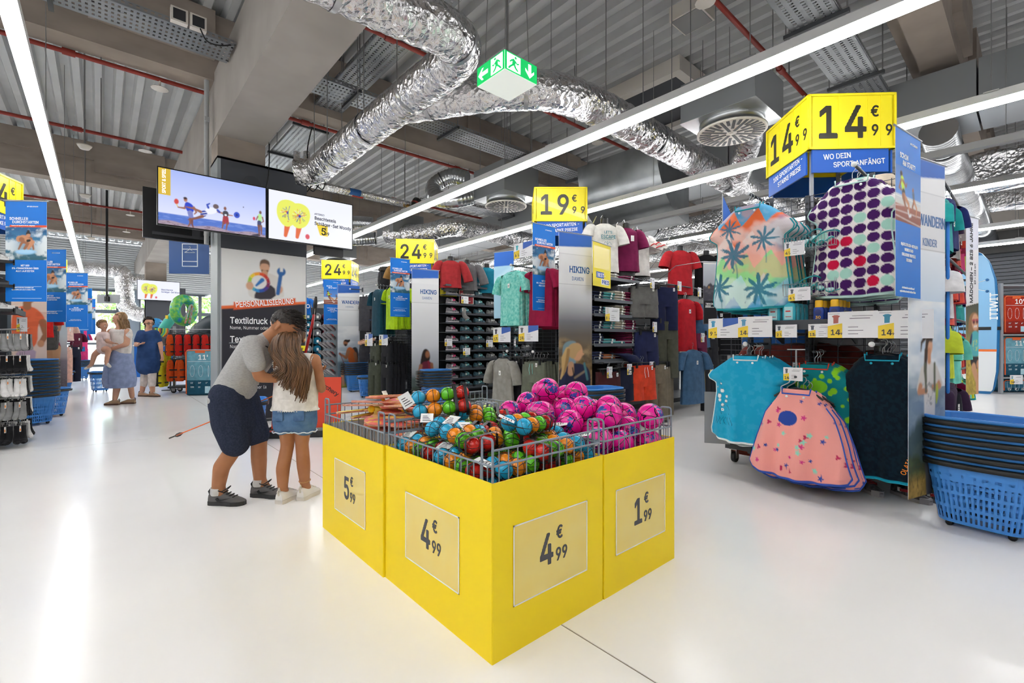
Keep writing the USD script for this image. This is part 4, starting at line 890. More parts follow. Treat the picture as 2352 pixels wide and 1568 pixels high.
# ---------------------------------------------------------------- printed pictures
SKIN, SKIND, HAIRD = "c98d68", "9c6546", "2d2320"
CP = "0b74d2"
def pr_surfer(w=.40, h=1.06, ny=220):
    p = Print(w, h, ny, CP); a = w / h; m = ((p.y > .25) & (p.y < .585)).astype(float)
    n = p.noise(14, 3, .5); p.grad([(0, "1d5a8c"), (.45, "3f7fa6"), (1, "32606b")], .25, .585)
    foam = m * np.clip((p.noise(16, 4) - .50 + .30 * np.exp(-((p.y - .455) / .07) ** 2)) * 6, 0, 1) * (1 - np.exp(-((p.x - a * .5) / (a * .28)) ** 2) * .75); p.blend(foam * .9, "eef4f4")
    p.blend(m * np.clip((p.noise(40, 6, .3) - .55) * 4, 0, .5) * (p.y < .36), "14436e")
    X = a / .39; f = lambda pts: [(x * X, y) for x, y in pts]
    p.ell(.19 * X, .505, .095, .026, "8fc3e6"); p.ell(.19 * X, .500, .09, .018, "a9d4ee")
    p.limb(f([(.13, .375), (.165, .365), (.21, .37)]), [.03, .03, .026], SKIN); p.limb(f([(.22, .36), (.15, .42), (.125, .475)]), [.014, .012, .008], SKIND)
    p.limb(f([(.24, .37), (.255, .43), (.265, .475)]), [.014, .012, .008], SKIND); p.limb(f([(.15, .38), (.215, .42), (.18, .47)]), [.024, .02, .012], SKIND); p.limb(f([(.2, .38), (.255, .405), (.215, .47)]), [.022, .02, .012], SKIN)
    p.ell(.215 * X, .335, .02, .024, SKIN); p.poly(f([(.19, .335), (.195, .305), (.22, .3), (.24, .315), (.238, .33), (.215, .32)]), HAIRD, smooth=2); p.ell(.215 * X, .297, .012, .012, HAIRD)
    p.poly(f([(.195, .38), (.24, .375), (.235, .40), (.2, .41)]), "1a1a1c", smooth=1)
    p.rect(.04 * X, .235, a, .256, "e4552d"); p.rect(.06 * X, .849, a - .05, .8512, "bcd9f2"); p.rect(.06 * X, .965, a - .05, .967, "bcd9f2"); p.rect(.09 * X, .971, a - .08, .973, "9cc5ec"); return p
def pr_runner(w=.40, h=1.06, ny=200):
    p = Print(w, h, ny, CP); a = w / h
    p.grad([(0, "3f78c6"), (.5, "5f93d8"), (.52, "c9d2da"), (.68, "d8d4cc"), (.7, "a45f4c"), (1, "874637")], .22, .55)
    p.rect(0, .40, a, .405, "e9e9e6")
    for k in range(3): p.limb([(0, .52 - k * .03), (a, .545 - k * .06)], .002, "e7d8d0")
    p.ell(.09, .27, .016, .02, SKIND); p.ell(.085, .262, .017, .016, HAIRD); p.limb([(.1, .3), (.12, .36)], [.026, .02], "c8e63c"); p.limb([(.11, .3), (.16, .33), (.17, .31)], [.01, .008, .006], SKIND); p.limb([(.085, .3), (.055, .35), (.09, .36)], [.01, .008, .006], SKIND)
    p.limb([(.12, .37), (.125, .395)], .024, "222228"); p.limb([(.13, .39), (.2, .43), (.215, .50)], [.018, .013, .007], SKIN); p.limb([(.115, .39), (.15, .45), (.19, .475)], [.018, .012, .007], SKIND); p.limb([(.21, .5), (.235, .495)], .009, "e8e8ec"); p.limb([(.19, .47), (.2, .49)], .008, "e0e0e4")
    p.ell(.27, .335, .012, .015, SKIND); p.limb([(.275, .36), (.285, .40)], [.018, .014], "5b6a82"); p.limb([(.285, .4), (.26, .44), (.3, .48)], [.012, .009, .006], SKIND); p.limb([(.29, .4), (.33, .44), (.32, .49)], [.012, .009, .006], SKIN)
    p.rect(.05, .845, a - .05, .847, "bcd9f2"); p.rect(.05, .965, a - .05, .967, "bcd9f2"); return p
def header(p, y1, y2, slope=.05, y3=None):
    """Blue hem and white heading field of the tall category banners."""
    a = p.asp; p.poly([(0, 0), (a, 0), (a, y1 - slope * .3), (0, y1)], "2f66bd"); p.poly([(0, y1), (a, y1 - slope * .3), (a, y2), (0, y2)], "ececee")
    m = ((p.y > y1 + .03) & (p.y < y2)).astype(float); p.blend(m * .35, "dcdce0"); p.rect(0, y2 - .004, a, y2, "c6c6ca"); p.rect(0, y1 + .03, a, y1 + .033, "d2d2d6"); return p
def hills(p, base, amp, col, seed, sc=5, soft=.02, tex=None):
    line = base - amp * (meshkit.fbm(np.stack([p.x[0] * sc, np.full(p.nx, seed * 3.1), np.zeros(p.nx)], -1), 5, seed) - .3)
    m = np.clip((p.y - line[None]) / soft, 0, 1); p.blend(m, col)
    if tex: p.blend(m * np.clip((p.noise(30, seed, .6) - .45) * 4, 0, 1), tex)
    return p
def pr_hiking_big(w=.50, h=2.38, ny=330):
    p = Print(w, h, ny, "e6e6e8"); a = w / h
    p.grad([(0, "e6e6e9"), (.10, "c9cacd"), (.25, "77777c"), (.34, "6a625a"), (.6, "8a7550"), (1, "7c6c2f")], .26, 1.0)
    hills(p, .56, .12, "6e5f4b", 3, 9, .03, "a08a68"); hills(p, .66, .16, "7d6746", 4, 10, .03, "b89a6e"); hills(p, .80, .08, "7a7436", 5, 14, .03, "a59a45")
    p.blend(np.clip((p.noise(60, 9) - .5) * 3, 0, .5) * (p.y > .6), "4a3f28")
    p.poly([(.02, .60), (.03, .555), (.075, .54), (.12, .55), (.1, .7), (.03, .72)], "7d98a2", smooth=3)      # backpack
    p.poly([(.02, .70), (.06, .66), (.13, .655), (.19, .68), (.205, .75), (.19, .82), (.15, .86), (.07, .86), (.02, .82)], "262a45", smooth=3)
    p.limb([(.03, .69), (.015, .76), (.05, .82)], [.02, .02, .016], "2b3150"); p.poly([(.025, .83), (.13, .83), (.14, .9), (.15, 1.0), (.06, 1.0), (.03, .92)], "6b6358", smooth=2); p.poly([(.02, .81), (.17, .79), (.17, .815), (.03, .84)], "55707a")
    p.ell(.115, .60, .034, .045, "d5a27c"); p.poly([(.145, .60), (.16, .61), (.148, .62)], "d5a27c"); p.poly([(.05, .60), (.06, .565), (.1, .55), (.14, .565), (.145, .585), (.115, .6), (.1, .635), (.07, .63)], "c2a070", smooth=3)
    p.limb([(.055, .59), (.035, .63), (.03, .69), (.012, .73)], [.016, .018, .013, .004], "d3b078"); p.limb([(.06, .59), (.05, .65), (.03, .71)], [.01, .01, .003], "a98451")
    p.limb([(.075, .70), (.075, .665)], [.02, .018], "c99a78"); p.limb([(.085, .68), (.16, 1.0)], .0035, "1b1b1d"); p.limb([(.12, .83), (.155, .95)], .008, "141416"); p.limb([(.1, .73), (.16, .70)], .006, "8c7a66"); p.limb([(.16, .66), (.18, .74)], .007, "4d7f88")
    return header(p, .075, .26)
def pr_hiking_woman(w=.5, h=2.36, ny=250):
    p = Print(w, h, ny, "e3e3e5"); p.grad([(0, "eaeaec"), (.45, "d3d4d8"), (.7, "9aa0a4"), (.78, "5c6a68"), (1, "3c4338")], .22, 1.0)
    hills(p, .80, .1, "56635f", 2, 8, .03); hills(p, .88, .06, "3d4636", 6, 14, .03, "5c6247"); hills(p, .97, .03, "7b7455", 7, 30, .02, "a3936a")
    p.poly([(.065, .70), (.08, .62), (.1, .59), (.13, .6), (.145, .65), (.14, .68), (.12, .7), (.09, .73), (.07, .72)], "2a1d19", smooth=2); p.ell(.122, .635, .017, .026, SKIND)
    p.poly([(.07, .72), (.085, .69), (.13, .685), (.16, .7), (.158, .76), (.15, .8), (.09, .8), (.075, .78)], "6f2334", smooth=2); p.limb([(.07, .72), (.06, .77), (.045, .81)], [.014, .012, .009], SKIND); p.limb([(.155, .71), (.16, .77), (.15, .79)], [.013, .012, .009], SKIND)
    p.limb([(.1, .80), (.085, .9), (.06, .985)], [.026, .022, .015], "57202f"); p.limb([(.14, .80), (.145, .9), (.155, .985)], [.026, .022, .015], "4c1c2a"); p.limb([(.13, .69), (.15, .79)], .008, "93283a"); p.limb([(.045, .81), (.075, .97)], .0025, "2a2a2c"); p.limb([(.15, .79), (.14, .97)], .0025, "2a2a2c")
    return header(p, .075, .25)
def pr_wandern_herren(w=.5, h=2.36, ny=240):
    p = Print(w, h, ny, "e1e3e6"); p.grad([(0, "e8eaec"), (.3, "c6ccd3"), (.55, "9fb0c0"), (.68, "8496a0"), (.75, "6d8190"), (.85, "5c6a55"), (1, "8a8038")], .25, 1.0)
    p.blend(np.clip((p.noise(9, 3, .4) - .5) * 4, 0, .6) * (p.y > .4) * (p.y < .66), "f2f3f4"); hills(p, .74, .05, "5f7583", 2, 8, .02); hills(p, .93, .1, "868133", 6, 30, .05, "b8ae55")
    p.ell(.075, .565, .022, .028, SKIND); p.poly([(.055, .55), (.07, .53), (.1, .535), (.115, .53), (.12, .545), (.1, .565), (.085, .555), (.07, .55)], "241a16", smooth=2); p.poly([(.058, .575), (.07, .6), (.09, .59), (.085, .575)], "2b1f1a", smooth=2)
    p.poly([(.13, .62), (.17, .6), (.195, .63), (.2, .74), (.16, .78), (.13, .74)], "2b2d33", smooth=2); p.poly([(.08, .63), (.11, .6), (.15, .62), (.175, .68), (.18, .77), (.12, .79), (.095, .72)], "c2622d", smooth=2)
    p.limb([(.1, .65), (.08, .71), (.02, .67)], [.018, .014, .01], SKIND); p.limb([(.165, .67), (.18, .75), (.14, .79)], [.016, .014, .01], SKIND); p.limb([(.15, .79), (.08, .82), (.05, .84)], [.03, .024, .018], "4a3a30"); p.limb([(.05, .84), (.045, .9), (.055, .97)], [.016, .014, .01], SKIN); p.limb([(.155, .8), (.17, .86), (.15, .93)], [.028, .024, .014], "2b2622"); p.limb([(.02, .66), (.13, .95)], .003, "7c2a24")
    return header(p, .085, .245)
def pr_wandern_kinder(w=.54, h=2.36, ny=330):
    p = Print(w, h, ny, "eef1f6"); a = w / h; p.grad([(0, "f2f4f8"), (.25, "cfe0f2"), (.45, "b7c9dc"), (.55, "8ea4b6"), (.62, "6a7f92"), (.8, "4c5a55"), (1, "6d5a2c")], .24, 1.0)
    p.blend(np.clip((p.noise(10, 3, .5) - .42) * 4, 0, .95) * (p.y > .42) * (p.y < .68), "fafbfc"); hills(p, .70, .10, "7388a0", 2, 9, .02, "92a4b6"); hills(p, .80, .16, "465a63", 4, 11, .03, "5d6f6e"); hills(p, .885, .05, "3f4a2e", 9, 24, .02, "5b6638"); hills(p, .93, .04, "9a7c36", 5, 30, .03, "caa452"); p.blend(np.clip((p.noise(90, 8, 2.) - .5) * 4, 0, .6) * (p.y > .9), "5b4a22")
    x0 = .005
    p.limb([(.105, .815), (.11, .9), (.115, 1.0)], [.019, .016, .013], "55565c"); p.limb([(.135, .815), (.13, .9), (.125, 1.0)], [.018, .015, .012], "4a4b51")
    p.poly([(.075, .625), (.1, .60), (.135, .60), (.165, .63), (.155, .66), (.15, .82), (.09, .83), (.088, .67)], "ded9d4", smooth=2)
    p.limb([(.085, .63), (.06, .68), (.1, .685)], [.016, .013, .01], "d8d2cc"); p.limb([(.068, .675), (.06, .69), (.1, .69)], [.011, .01, .009], SKIN); p.limb([(.155, .63), (.185, .67), (.14, .675)], [.016, .012, .01], "d8d2cc"); p.limb([(.175, .67), (.18, .678), (.14, .68)], [.01, .01, .009], SKIN)
    p.ell(.118, .555, .02, .027, "d8a585"); p.limb([(.118, .57), (.118, .6)], .01, SKIN); p.poly([(.095, .56), (.1, .525), (.122, .515), (.14, .53), (.137, .545), (.115, .54), (.108, .57), (.108, .60), (.095, .6)], "3d2a20", smooth=2); p.limb([(.1, .57), (.095, .63), (.1, .66)], [.009, .008, .004], "3d2a20"); p.limb([(.095, .53), (.075, .545), (.07, .57)], [.008, .005, .002], "3d2a20")
    p.limb([(.095, .61), (.1, .69)], .006, "5f6350"); p.limb([(.15, .61), (.15, .69)], .006, "5f6350"); p.poly([(.165, .66), (.175, .7), (.16, .74), (.155, .7)], "b3c13a", smooth=1); p.blend(np.clip((p.noise(70, 5) - .52) * 6, 0, .6) * (np.hypot((p.x - .12) / .025, (p.y - .70) / .04) < 1), "6e6e70")
    return header(p, .065, .27, .08)
def pr_maedchen(w=.36, h=1.78, ny=230):
    p = Print(w, h, ny, "f1f0f4"); a = w / h; p.poly([(0, 0), (a, 0), (a, .17), (0, .2)], "e6e8f6"); p.poly([(0, .505), (a, .48), (a, 1), (0, 1)], "b59a3c")
    m = (p.y > .505 - .025 * p.x / a); p.grad([(0, "4a4d44"), (.3, "7c7a55"), (.55, "c9b04a"), (1, "a8913a")], .49, 1.0, m); p.blend(np.clip((p.noise(40, 3) - .45) * 3, 0, .6) * (p.y > .72), "e3c95a"); p.blend(np.clip((p.noise(60, 8) - .55) * 4, 0, .6) * (p.y > .7), "6b6428")
    p.poly([(.03, .6), (.05, .55), (.11, .53), (.17, .55), (.18, .62), (.165, .64), (.06, .64), (.03, .66)], "a3764e", smooth=2); p.ell(.12, .59, .045, .048, "e0ac8a"); p.ell(.1, .588, .017, .013, "6b2a33"); p.ell(.145, .585, .017, .013, "6b2a33"); p.limb([(.08, .58), (.16, .575)], .004, "c2475a"); p.limb([(.105, .615), (.14, .612)], .004, "ffffff")
    p.poly([(.05, .68), (.09, .64), (.15, .64), (.18, .67), (.185, .79), (.06, .79)], "54b6bf", smooth=2); p.poly([(.045, .7), (.07, .65), (.085, .66), (.07, .72), (.05, .72)], "2c355c", smooth=1); p.blend(np.clip((p.noise(60, 5) - .5) * 6, 0, .8) * (np.hypot((p.x - .12) / .04, (p.y - .72) / .035) < 1), "d8e07a")
    p.poly([(.055, .785), (.185, .785), (.185, .85), (.12, .86), (.06, .84)], "23252b", smooth=1); p.limb([(.1, .85), (.15, .93), (.15, 1.0)], [.03, .022, .018], "d3a07c"); p.limb([(.16, .83), (.185, .86), (.165, .9)], [.025, .022, .018], "c8936e"); return p
def pr_tv_beach(w=1.14, h=.64, ny=150):
    p = Print(w, h, ny, "c9d4ff"); a = w / h; p.x *= 1.06; p.grad([(0, "a9baf4"), (.5, "c6d0fb"), (1, "e2e6ff")], 0, .9)
    sea = np.clip((p.y - .79) * 60, 0, 1); p.blend(sea, "5577cc"); p.blend(sea * np.clip((p.noise(30, 3, .3) - .5) * 4, 0, .5), "7f9ae0"); sand = np.clip((p.y - .93 + .02 * np.sin(p.x * 9)) * 40, 0, 1); p.blend(sand, "a896a6"); p.blend(sand * np.clip((p.noise(50, 6, .4) - .5) * 5, 0, .7), "6d5a70"); p.poly([(a, .93), (1.6, .97), (1.55, 1), (a, 1)], "3b3a4c", smooth=1)
    p.rect(0, 0, .19, .47, "d8b53a")
    p.ell(.28, .56, .037, .05, "cf4a44"); p.limb([(.285, .61), (.3, .65)], .008, "e0c04a"); p.limb([(.45, .56), (.41, .66), (.31, .66)], [.022, .018, .012], "a06a52"); p.poly([(.4, .58), (.46, .53), (.55, .58), (.57, .66), (.53, .74), (.45, .72)], "2b48c8", smooth=2); p.ell(.425, .5, .03, .04, "b07a60"); p.ell(.42, .475, .03, .022, "3a3038"); p.limb([(.5, .73), (.52, .84)], [.045, .035], "7f86c4"); p.limb([(.5, .84), (.5, .92), (.47, .98)], [.02, .016, .01], "8a5a4c"); p.limb([(.53, .84), (.53, .93), (.55, .99)], [.02, .016, .01], "7a4c42"); p.limb([(.56, .62), (.6, .7), (.57, .74)], [.02, .014, .01], "a06a52")
    p.limb([(.95, .62), (1.1, .66), (1.22, .66)], [.02, .015, .01], "b07a60"); p.ell(1.3, .635, .055, .06, "3a56c8"); p.ell(1.3, .635, .02, .022, "24348c"); p.poly([(.74, .62), (.82, .56), (.93, .57), (.96, .64), (.86, .7), (.78, .7)], "eef0fb", smooth=2); p.ell(.93, .535, .05, .045, "6a5a5c"); p.limb([(.8, .58), (.78, .53), (.82, .5)], [.02, .016, .012], "3a52b8"); p.poly([(.68, .66), (.75, .64), (.79, .7), (.74, .77), (.66, .76)], "2d3f9c", smooth=1); p.limb([(.67, .75), (.77, .72)], .006, "f0f2ff"); p.limb([(.68, .7), (.78, .67)], .006, "f0f2ff"); p.limb([(.7, .76), (.58, .82), (.47, .86)], [.028, .02, .01], "8a5a4c"); p.limb([(.67, .68), (.56, .64), (.44, .63)], [.026, .018, .01], "9a6854"); p.limb([(.96, .6), (.99, .63)], .02, "3a52b8")
    p.ell(1.09, .545, .025, .035, "8a5a4c"); p.poly([(1.04, .6), (1.12, .58), (1.16, .63), (1.13, .72), (1.06, .72)], "454652", smooth=2); p.limb([(1.08, .72), (1.07, .82)], .03, "a83a44"); p.limb([(1.12, .72), (1.13, .82)], .03, "a83a44"); p.limb([(1.06, .82), (1.04, .93)], [.016, .01], "8a5a4c"); p.limb([(1.13, .82), (1.11, .95)], [.016, .01], "8a5a4c"); p.ell(1.1, .67, .02, .018, "eceef8")
    p.ell(1.62, .65, .025, .035, "d8506a"); p.ell(1.74, .51, .025, .035, "7a5a50"); p.limb([(1.73, .58), (1.73, .68)], [.04, .035], "b8e89a"); p.limb([(1.69, .6), (1.66, .67)], [.014, .01], "9a6a58"); p.limb([(1.78, .6), (1.8, .68), (1.76, .71)], [.014, .012, .008], "9a6a58"); p.limb([(1.72, .71), (1.72, .77)], .038, "3f4670"); p.limb([(1.71, .78), (1.72, .96)], [.022, .012], "7c5244"); p.limb([(1.755, .78), (1.76, .94)], [.022, .012], "8a5c4c"); p.ell(1.42, .46, .009, .011, "3a3c60"); p.x /= 1.06; return p
def pr_tv_bats(w=1.14, h=.64, ny=130, price=True):
    p = Print(w, h, ny, "eff1ff"); rg = np.random.default_rng(4)
    for cx, cy in ((.37, .42), (.60, .45)):
        p.limb([(cx - .01, .66), (cx - .05, .90)], [.06, .034], "e06a3c"); p.poly([(cx - .23, cy - .03), (cx - .18, cy - .22), (cx, cy - .29), (cx + .18, cy - .22), (cx + .23, cy - .03), (cx + .16, cy + .17), (cx + .04, .71), (cx - .09, .71), (cx - .2, cy + .14)], "e8ec62", smooth=3)
        for k in range(46):
            u = rg.uniform(0, 6.28); r0, r1 = sorted(rg.uniform(.03, .15, 2)); p.limb([(cx + r0 * math.cos(u), cy + r0 * math.sin(u)), (cx + r1 * math.cos(u), cy + r1 * math.sin(u))], .004, rg.choice(["3c4fae", "f0f2d0", "7a9a5c", "e06a3c"]))
        p.ell(cx, cy, .03, .035, "2f3fa8"); p.ell(cx - .035, cy - .02, .018, .02, "d8583c"); p.ell(cx, .6, .012, .008, "d8583c")
    p.ell(.76, .86, .045, .055, "d8505c")
    if price: p.poly([(.93, .50), (1.0, .56), (1.19, .565), (1.19, .80), (1.02, .79)], "eed22e")
    return p
def pr_bergwandern(w=.3, h=.78, ny=130):
    p = Print(w, h, ny, "f4f2ee"); a = w / h; p.grad([(0, "a9c4de"), (1, "dfe6ea")], .02, .6); hills(p, .42, .45, "8c7454", 3, 5, .02, "b39a78"); hills(p, .56, .1, "b8a68a", 6, 9, .02, "8a7a62"); p.rect(.01, .62, a - .01, .985, "8c2430"); p.rect(0, 0, .012, 1, "f4f2ee"); p.rect(a - .012, 0, a, 1, "f4f2ee"); p.rect(0, 0, a, .015, "f4f2ee"); p.limb([(.14, .4), (.15, .5), (.13, .6)], [.012, .022, .012], "3a3c42"); p.ell(.14, .375, .013, .015, "6b4c3a"); p.ell(.12, .77, .03, .02, "b8606a"); p.ell(.24, .77, .03, .03, "a84a55"); return p
def pr_mountain_card(w=.2, h=.82, ny=110):
    p = Print(w, h, ny, "f2f2f2"); a = w / h; p.grad([(0, "c9ced8"), (1, "8f93a0")], .02, .62); hills(p, .4, .3, "4c4b55", 5, 9, .02, "63606a"); p.rect(.01, .62, a - .01, .985, "26262a"); p.rect(.03, .72, a - .05, .725, "e8e8e8"); p.rect(.03, .755, a - .09, .76, "e8e8e8"); p.ell(.1, .4, .01, .015, "d89a3c"); return p
def pr_man_orange(w=.46, h=1.3, ny=170):
    p = Print(w, h, ny, "e4ccbe"); p.poly([(.0, .30), (.1, .22), (.24, .25), (.33, .38), (.3, .45), (.25, .42), (.25, .72), (.04, .74), (0, .7)], "e0653c", smooth=2); p.limb([(.3, .42), (.33, .56), (.28, .66)], [.04, .032, .026], SKIND); p.ell(.28, .665, .034, .04, SKIN); p.poly([(.04, .73), (.24, .71), (.22, .9), (.05, .92)], "b9a0b4", smooth=1); p.limb([(.14, .9), (.12, 1.0)], .05, SKIND); p.ell(.17, .1, .07, .1, SKIND); p.rect(.1, .1, .24, .125, "1a1a1c"); p.limb([(.15, .2), (.15, .24)], .04, SKIND); p.blend(np.clip((p.noise(18, 3, .4) - .5) * 3, 0, .3) * (p.y > .3) * (p.y < .7), "b84a28"); return p
def pr_woman_legs(w=.44, h=1.95, ny=220):
    p = Print(w, h, ny, "cfd6dc"); p.grad([(0, "b9cfe2"), (.3, "d8dce0"), (.55, "b7a9ad"), (.6, "877e88"), (1, "5d5458")], 0, 1); p.blend(np.clip((p.noise(60, 4) - .5) * 3, 0, .5) * (p.y > .62), "8a818c")
    p.poly([(.03, .06), (.1, .0), (.16, .08), (.17, .3), (.15, .4), (.03, .4), (.02, .2)], "4d4a52", smooth=2); p.limb([(.14, .04), (.18, .12), (.16, .22)], [.03, .025, .02], "c99474"); p.poly([(.03, .37), (.16, .35), (.19, .45), (.12, .47), (.1, .44), (.03, .47)], "a03a50", smooth=1); p.limb([(.07, .46), (.085, .62), (.06, .70), (.03, .76)], [.042, .03, .027, .02], "d09a72"); p.limb([(.14, .45), (.135, .64), (.12, .72), (.11, .84)], [.045, .031, .028, .014], "d8a47c"); p.limb([(.11, .84), (.105, .9)], [.016, .018], "8c3050"); p.poly([(.06, .91), (.13, .88), (.14, .92), (.06, .94)], "8c3050", smooth=1); p.limb([(.05, .77), (.02, .8)], .02, "8c3050"); return p
def pr_personal(w=1.1, h=2.40, ny=300):
    p = Print(w, h, ny, "e9e8e6"); a = w / h; p.poly([(0, .335), (.46, .285), (.46, 1), (0, 1)], "2c2c34"); p.poly([(0, .33), (.46, .28), (.46, .296), (0, .348)], "e26a34")
    p.poly([(.13, .23), (.16, .15), (.2, .12), (.26, .12), (.32, .15), (.335, .24), (.33, .27), (.15, .285)], "ded9d2", smooth=2); p.poly([(.17, .25), (.2, .2), (.28, .19), (.29, .275), (.17, .285)], "37323a", smooth=1); p.ell(.225, .085, .027, .037, "d2a284"); p.poly([(.2, .09), (.198, .05), (.225, .036), (.254, .05), (.252, .09), (.245, .065), (.205, .065)], "6a5140", smooth=2); p.poly([(.205, .1), (.225, .108), (.247, .1), (.24, .125), (.225, .13), (.21, .125)], "5a4334", smooth=2); p.limb([(.225, .12), (.225, .14)], .016, "c99878")
    for k in range(12):
        c = ["e0522c", "c8382c", "a82c3c", "7c2c5c", "4a3a8c", "2c56a8", "2c8cc8", "3ab0c0", "5cb45a", "a8c83c", "ecd03c", "f0a02c"][k]; u0, u1 = k / 12 * 6.2832 - 1.57, (k + 1) / 12 * 6.2832 - 1.57; pts = [(.195 + .06 * math.cos(u), .18 + .06 * math.sin(u)) for u in np.linspace(u0, u1 + .03, 6)] + [(.195 + .04 * math.cos(u), .18 + .04 * math.sin(u)) for u in np.linspace(u1 + .03, u0, 6)]; p.poly(pts, c)
    p.ell(.195, .18, .04, .04, "e4e2e0"); p.limb([(.18, .2), (.212, .165)], [.006, .012], "2f72b8"); p.ell(.145, .205, .02, .024, "d2a284"); p.ell(.308, .215, .018, .024, "d2a284")
    p.limb([(.315, .12), (.298, .24)], .011, "2c64a4"); p.ell(.318, .105, .025, .026, "2c64a4"); p.poly([(.309, .07), (.329, .07), (.327, .105), (.311, .105)], "e9e8e6")
    p.poly([(.062, .305), (.40, .262), (.40, .302), (.062, .35)], "e2602e"); 
    for y, x1 in ((.425, .2), (.54, .2), (.66, .2)): p.rect(.04, y, x1, y + .003, "9aa0a4")
    for y0 in (.37, .497, .56): p.rect(.31 if y0 < .4 else .35, y0, .46, y0 + .034, "f4e62a")
    return p
def pr_archery(w=.62, h=1.25, ny=200):
    p = Print(w, h, ny, "dc4a30"); 
    for r, c in ((.30, "e86a50"), (.285, "dc4a30"), (.26, "e86a50"), (.25, "dc4a30"), (.22, "f2efec"), (.13, "2a2a2e"), (.1, "e9e6e2"), (.05, "dc4a30")): p.ell(.27, .55, r, r, c)
    for r in (.27, .31, .36): p.blend(np.clip(1 - abs(np.hypot(p.x - .27, p.y - .55) - r) / .004, 0, 1) * .8, "f4b8a8")
    return p
# ---------------------------------------------------------------- banners and price towers on the gondola ends
NB = "1f5fb0"
SURF_T = lambda a: [("MY DECATHLON", .012, .22 * a, .06, "ffffff"), ("SCHNELLER", .028, .04 * a, .20, "ffffff"), ("DURCHSTARTEN", .028, .07 * a, .237, "ffffff"), ("Exklusiv für MyDECATHLON-Mitglieder", .011, .06 * a, .265, "ffe9dd"), ("MIT DER", .018, .155 * a, .70, "ffffff"), ("0%-FINANZIERUNG ÜBER", .018, .065 * a, .73, "ffffff"), ("ALLE LAUFZEITEN", .018, .105 * a, .76, "ffffff"), ("Jetzt kostenlos anmelden auf", .012, .09 * a, .935, "ffffff"), ("mydecathlon.de oder in deiner Filiale", .012, .06 * a, .957, "ffffff")]
RUN_T = [("MY DECATHLON", .012, .22, .06, "ffffff"), ("SCHON", .03, .06, .165, "ffffff"), ("AM START?", .03, .1, .205, "ffffff"), ("MyDECATHLON-MITGLIED", .017, .075, .68, "ffffff"), ("WERDEN UND", .017, .13, .71, "ffffff"), ("EXKLUSIVE VORTEILE", .017, .09, .74, "ffffff"), ("SICHERN", .017, .155, .77, "ffffff"), ("Jetzt kostenlos anmelden auf", .012, .09, .935, "ffffff"), ("mydecathlon.de oder in deiner Filiale", .012, .06, .957, "ffffff")]
def wave(a=.012, ph=0): return lambda x, y: a * np.sin(x * 7 + y * 2.2 + ph)
def dirv(deg): return (math.cos(math.radians(deg)), math.sin(math.radians(deg)), 0)
# tall banners beside each gondola end
banner("tall_banner", "tall WANDERN KINDER banner with a girl hiker, beside the poncho rack", pr_wandern_kinder(.46, 2.15), (3.77, .537, 2.315), dirv(-15.8), texts=[("WANDERN", .068, .125, .42, "5a7cae", .70), ("KINDER", .048, .17, .55, "6f8ab4", .72, np.eye(4), True)])
banner("tall_banner", "tall HIKING DAMEN banner with a blond backpacker in the foggy mountains", pr_hiking_big(), (4.05, 3.75, 2.45), dirv(-12), texts=[("HIKING", .075, .15, .47, "2c5f9e", .8), ("DAMEN", .045, .19, .565, "5a7cae", .8, np.eye(4), True)])
banner("tall_banner", "tall HIKING DAMEN banner with a dark-haired woman in burgundy", pr_hiking_woman(), (4.05, 7.22, 2.42), dirv(-11), texts=[("HIKING", .075, .15, .43, "2c5f9e", .8), ("DAMEN", .045, .19, .525, "5a7cae", .8, np.eye(4), True)])
banner("tall_banner", "tall WANDERN HERREN banner with a man hiker in orange, farthest along the aisle", pr_wandern_herren(), (4.05, 10.6, 2.45), dirv(-8), texts=[("WANDERN", .075, .09, .43, "2c5f9e", .8), ("HERREN", .04, .18, .52, "8a9cb8", .8, np.eye(4), True)])
# blue membership banners
banner("promotion_banner", "blue SCHNELLER DURCHSTARTEN surfer banner in front of the crimson shirts", pr_surfer(.38), (3.93, 4.07, 2.59), dirv(-3), texts=SURF_T(.95))
banner("promotion_banner", "blue SCHNELLER DURCHSTARTEN surfer banner below the nearer 24,99 sign", pr_surfer(.38), (3.9, 7.72, 2.66), dirv(-3), texts=SURF_T(.95))
banner("promotion_banner", "blue SCHON AM START runner banner right of the dotted poncho", pr_runner(.39, .985), (3.455, .549, 2.40), dirv(-9), texts=RUN_T)
banner("promotion_banner", "blue SCHON AM START runner banner below the left 24,99 sign", pr_runner(), (3.95, 11.2, 2.62), dirv(-5), texts=RUN_T)
# price towers
price_sign("big yellow 14,99 price tower above the poncho rack", (4.92, 1.275), -44, "14", z=3.21)
price_sign("yellow 19,99 price tower above the teal shirts", (4.85, 4.5), -41.5, "19", sides=((0, "100 SPORTARTEN -", "STARKE PREISE"), (1, "100 SPORTARTEN -", "STARKE PREISE")), z=3.22)
price_sign("yellow 24,99 price tower above the neon shirts, second from the left", (4.65, 8.05), -38, "24", sides=((0, "100 SPORTARTEN -", "STARKE PREISE"),), z=3.08)
price_sign("smaller looking yellow 24,99 price tower, left of the pair and farthest back", (4.55, 11.7), -38, "24", sides=((0, "100 SPORTARTEN -", "STARKE PREISE"),), z=3.15)
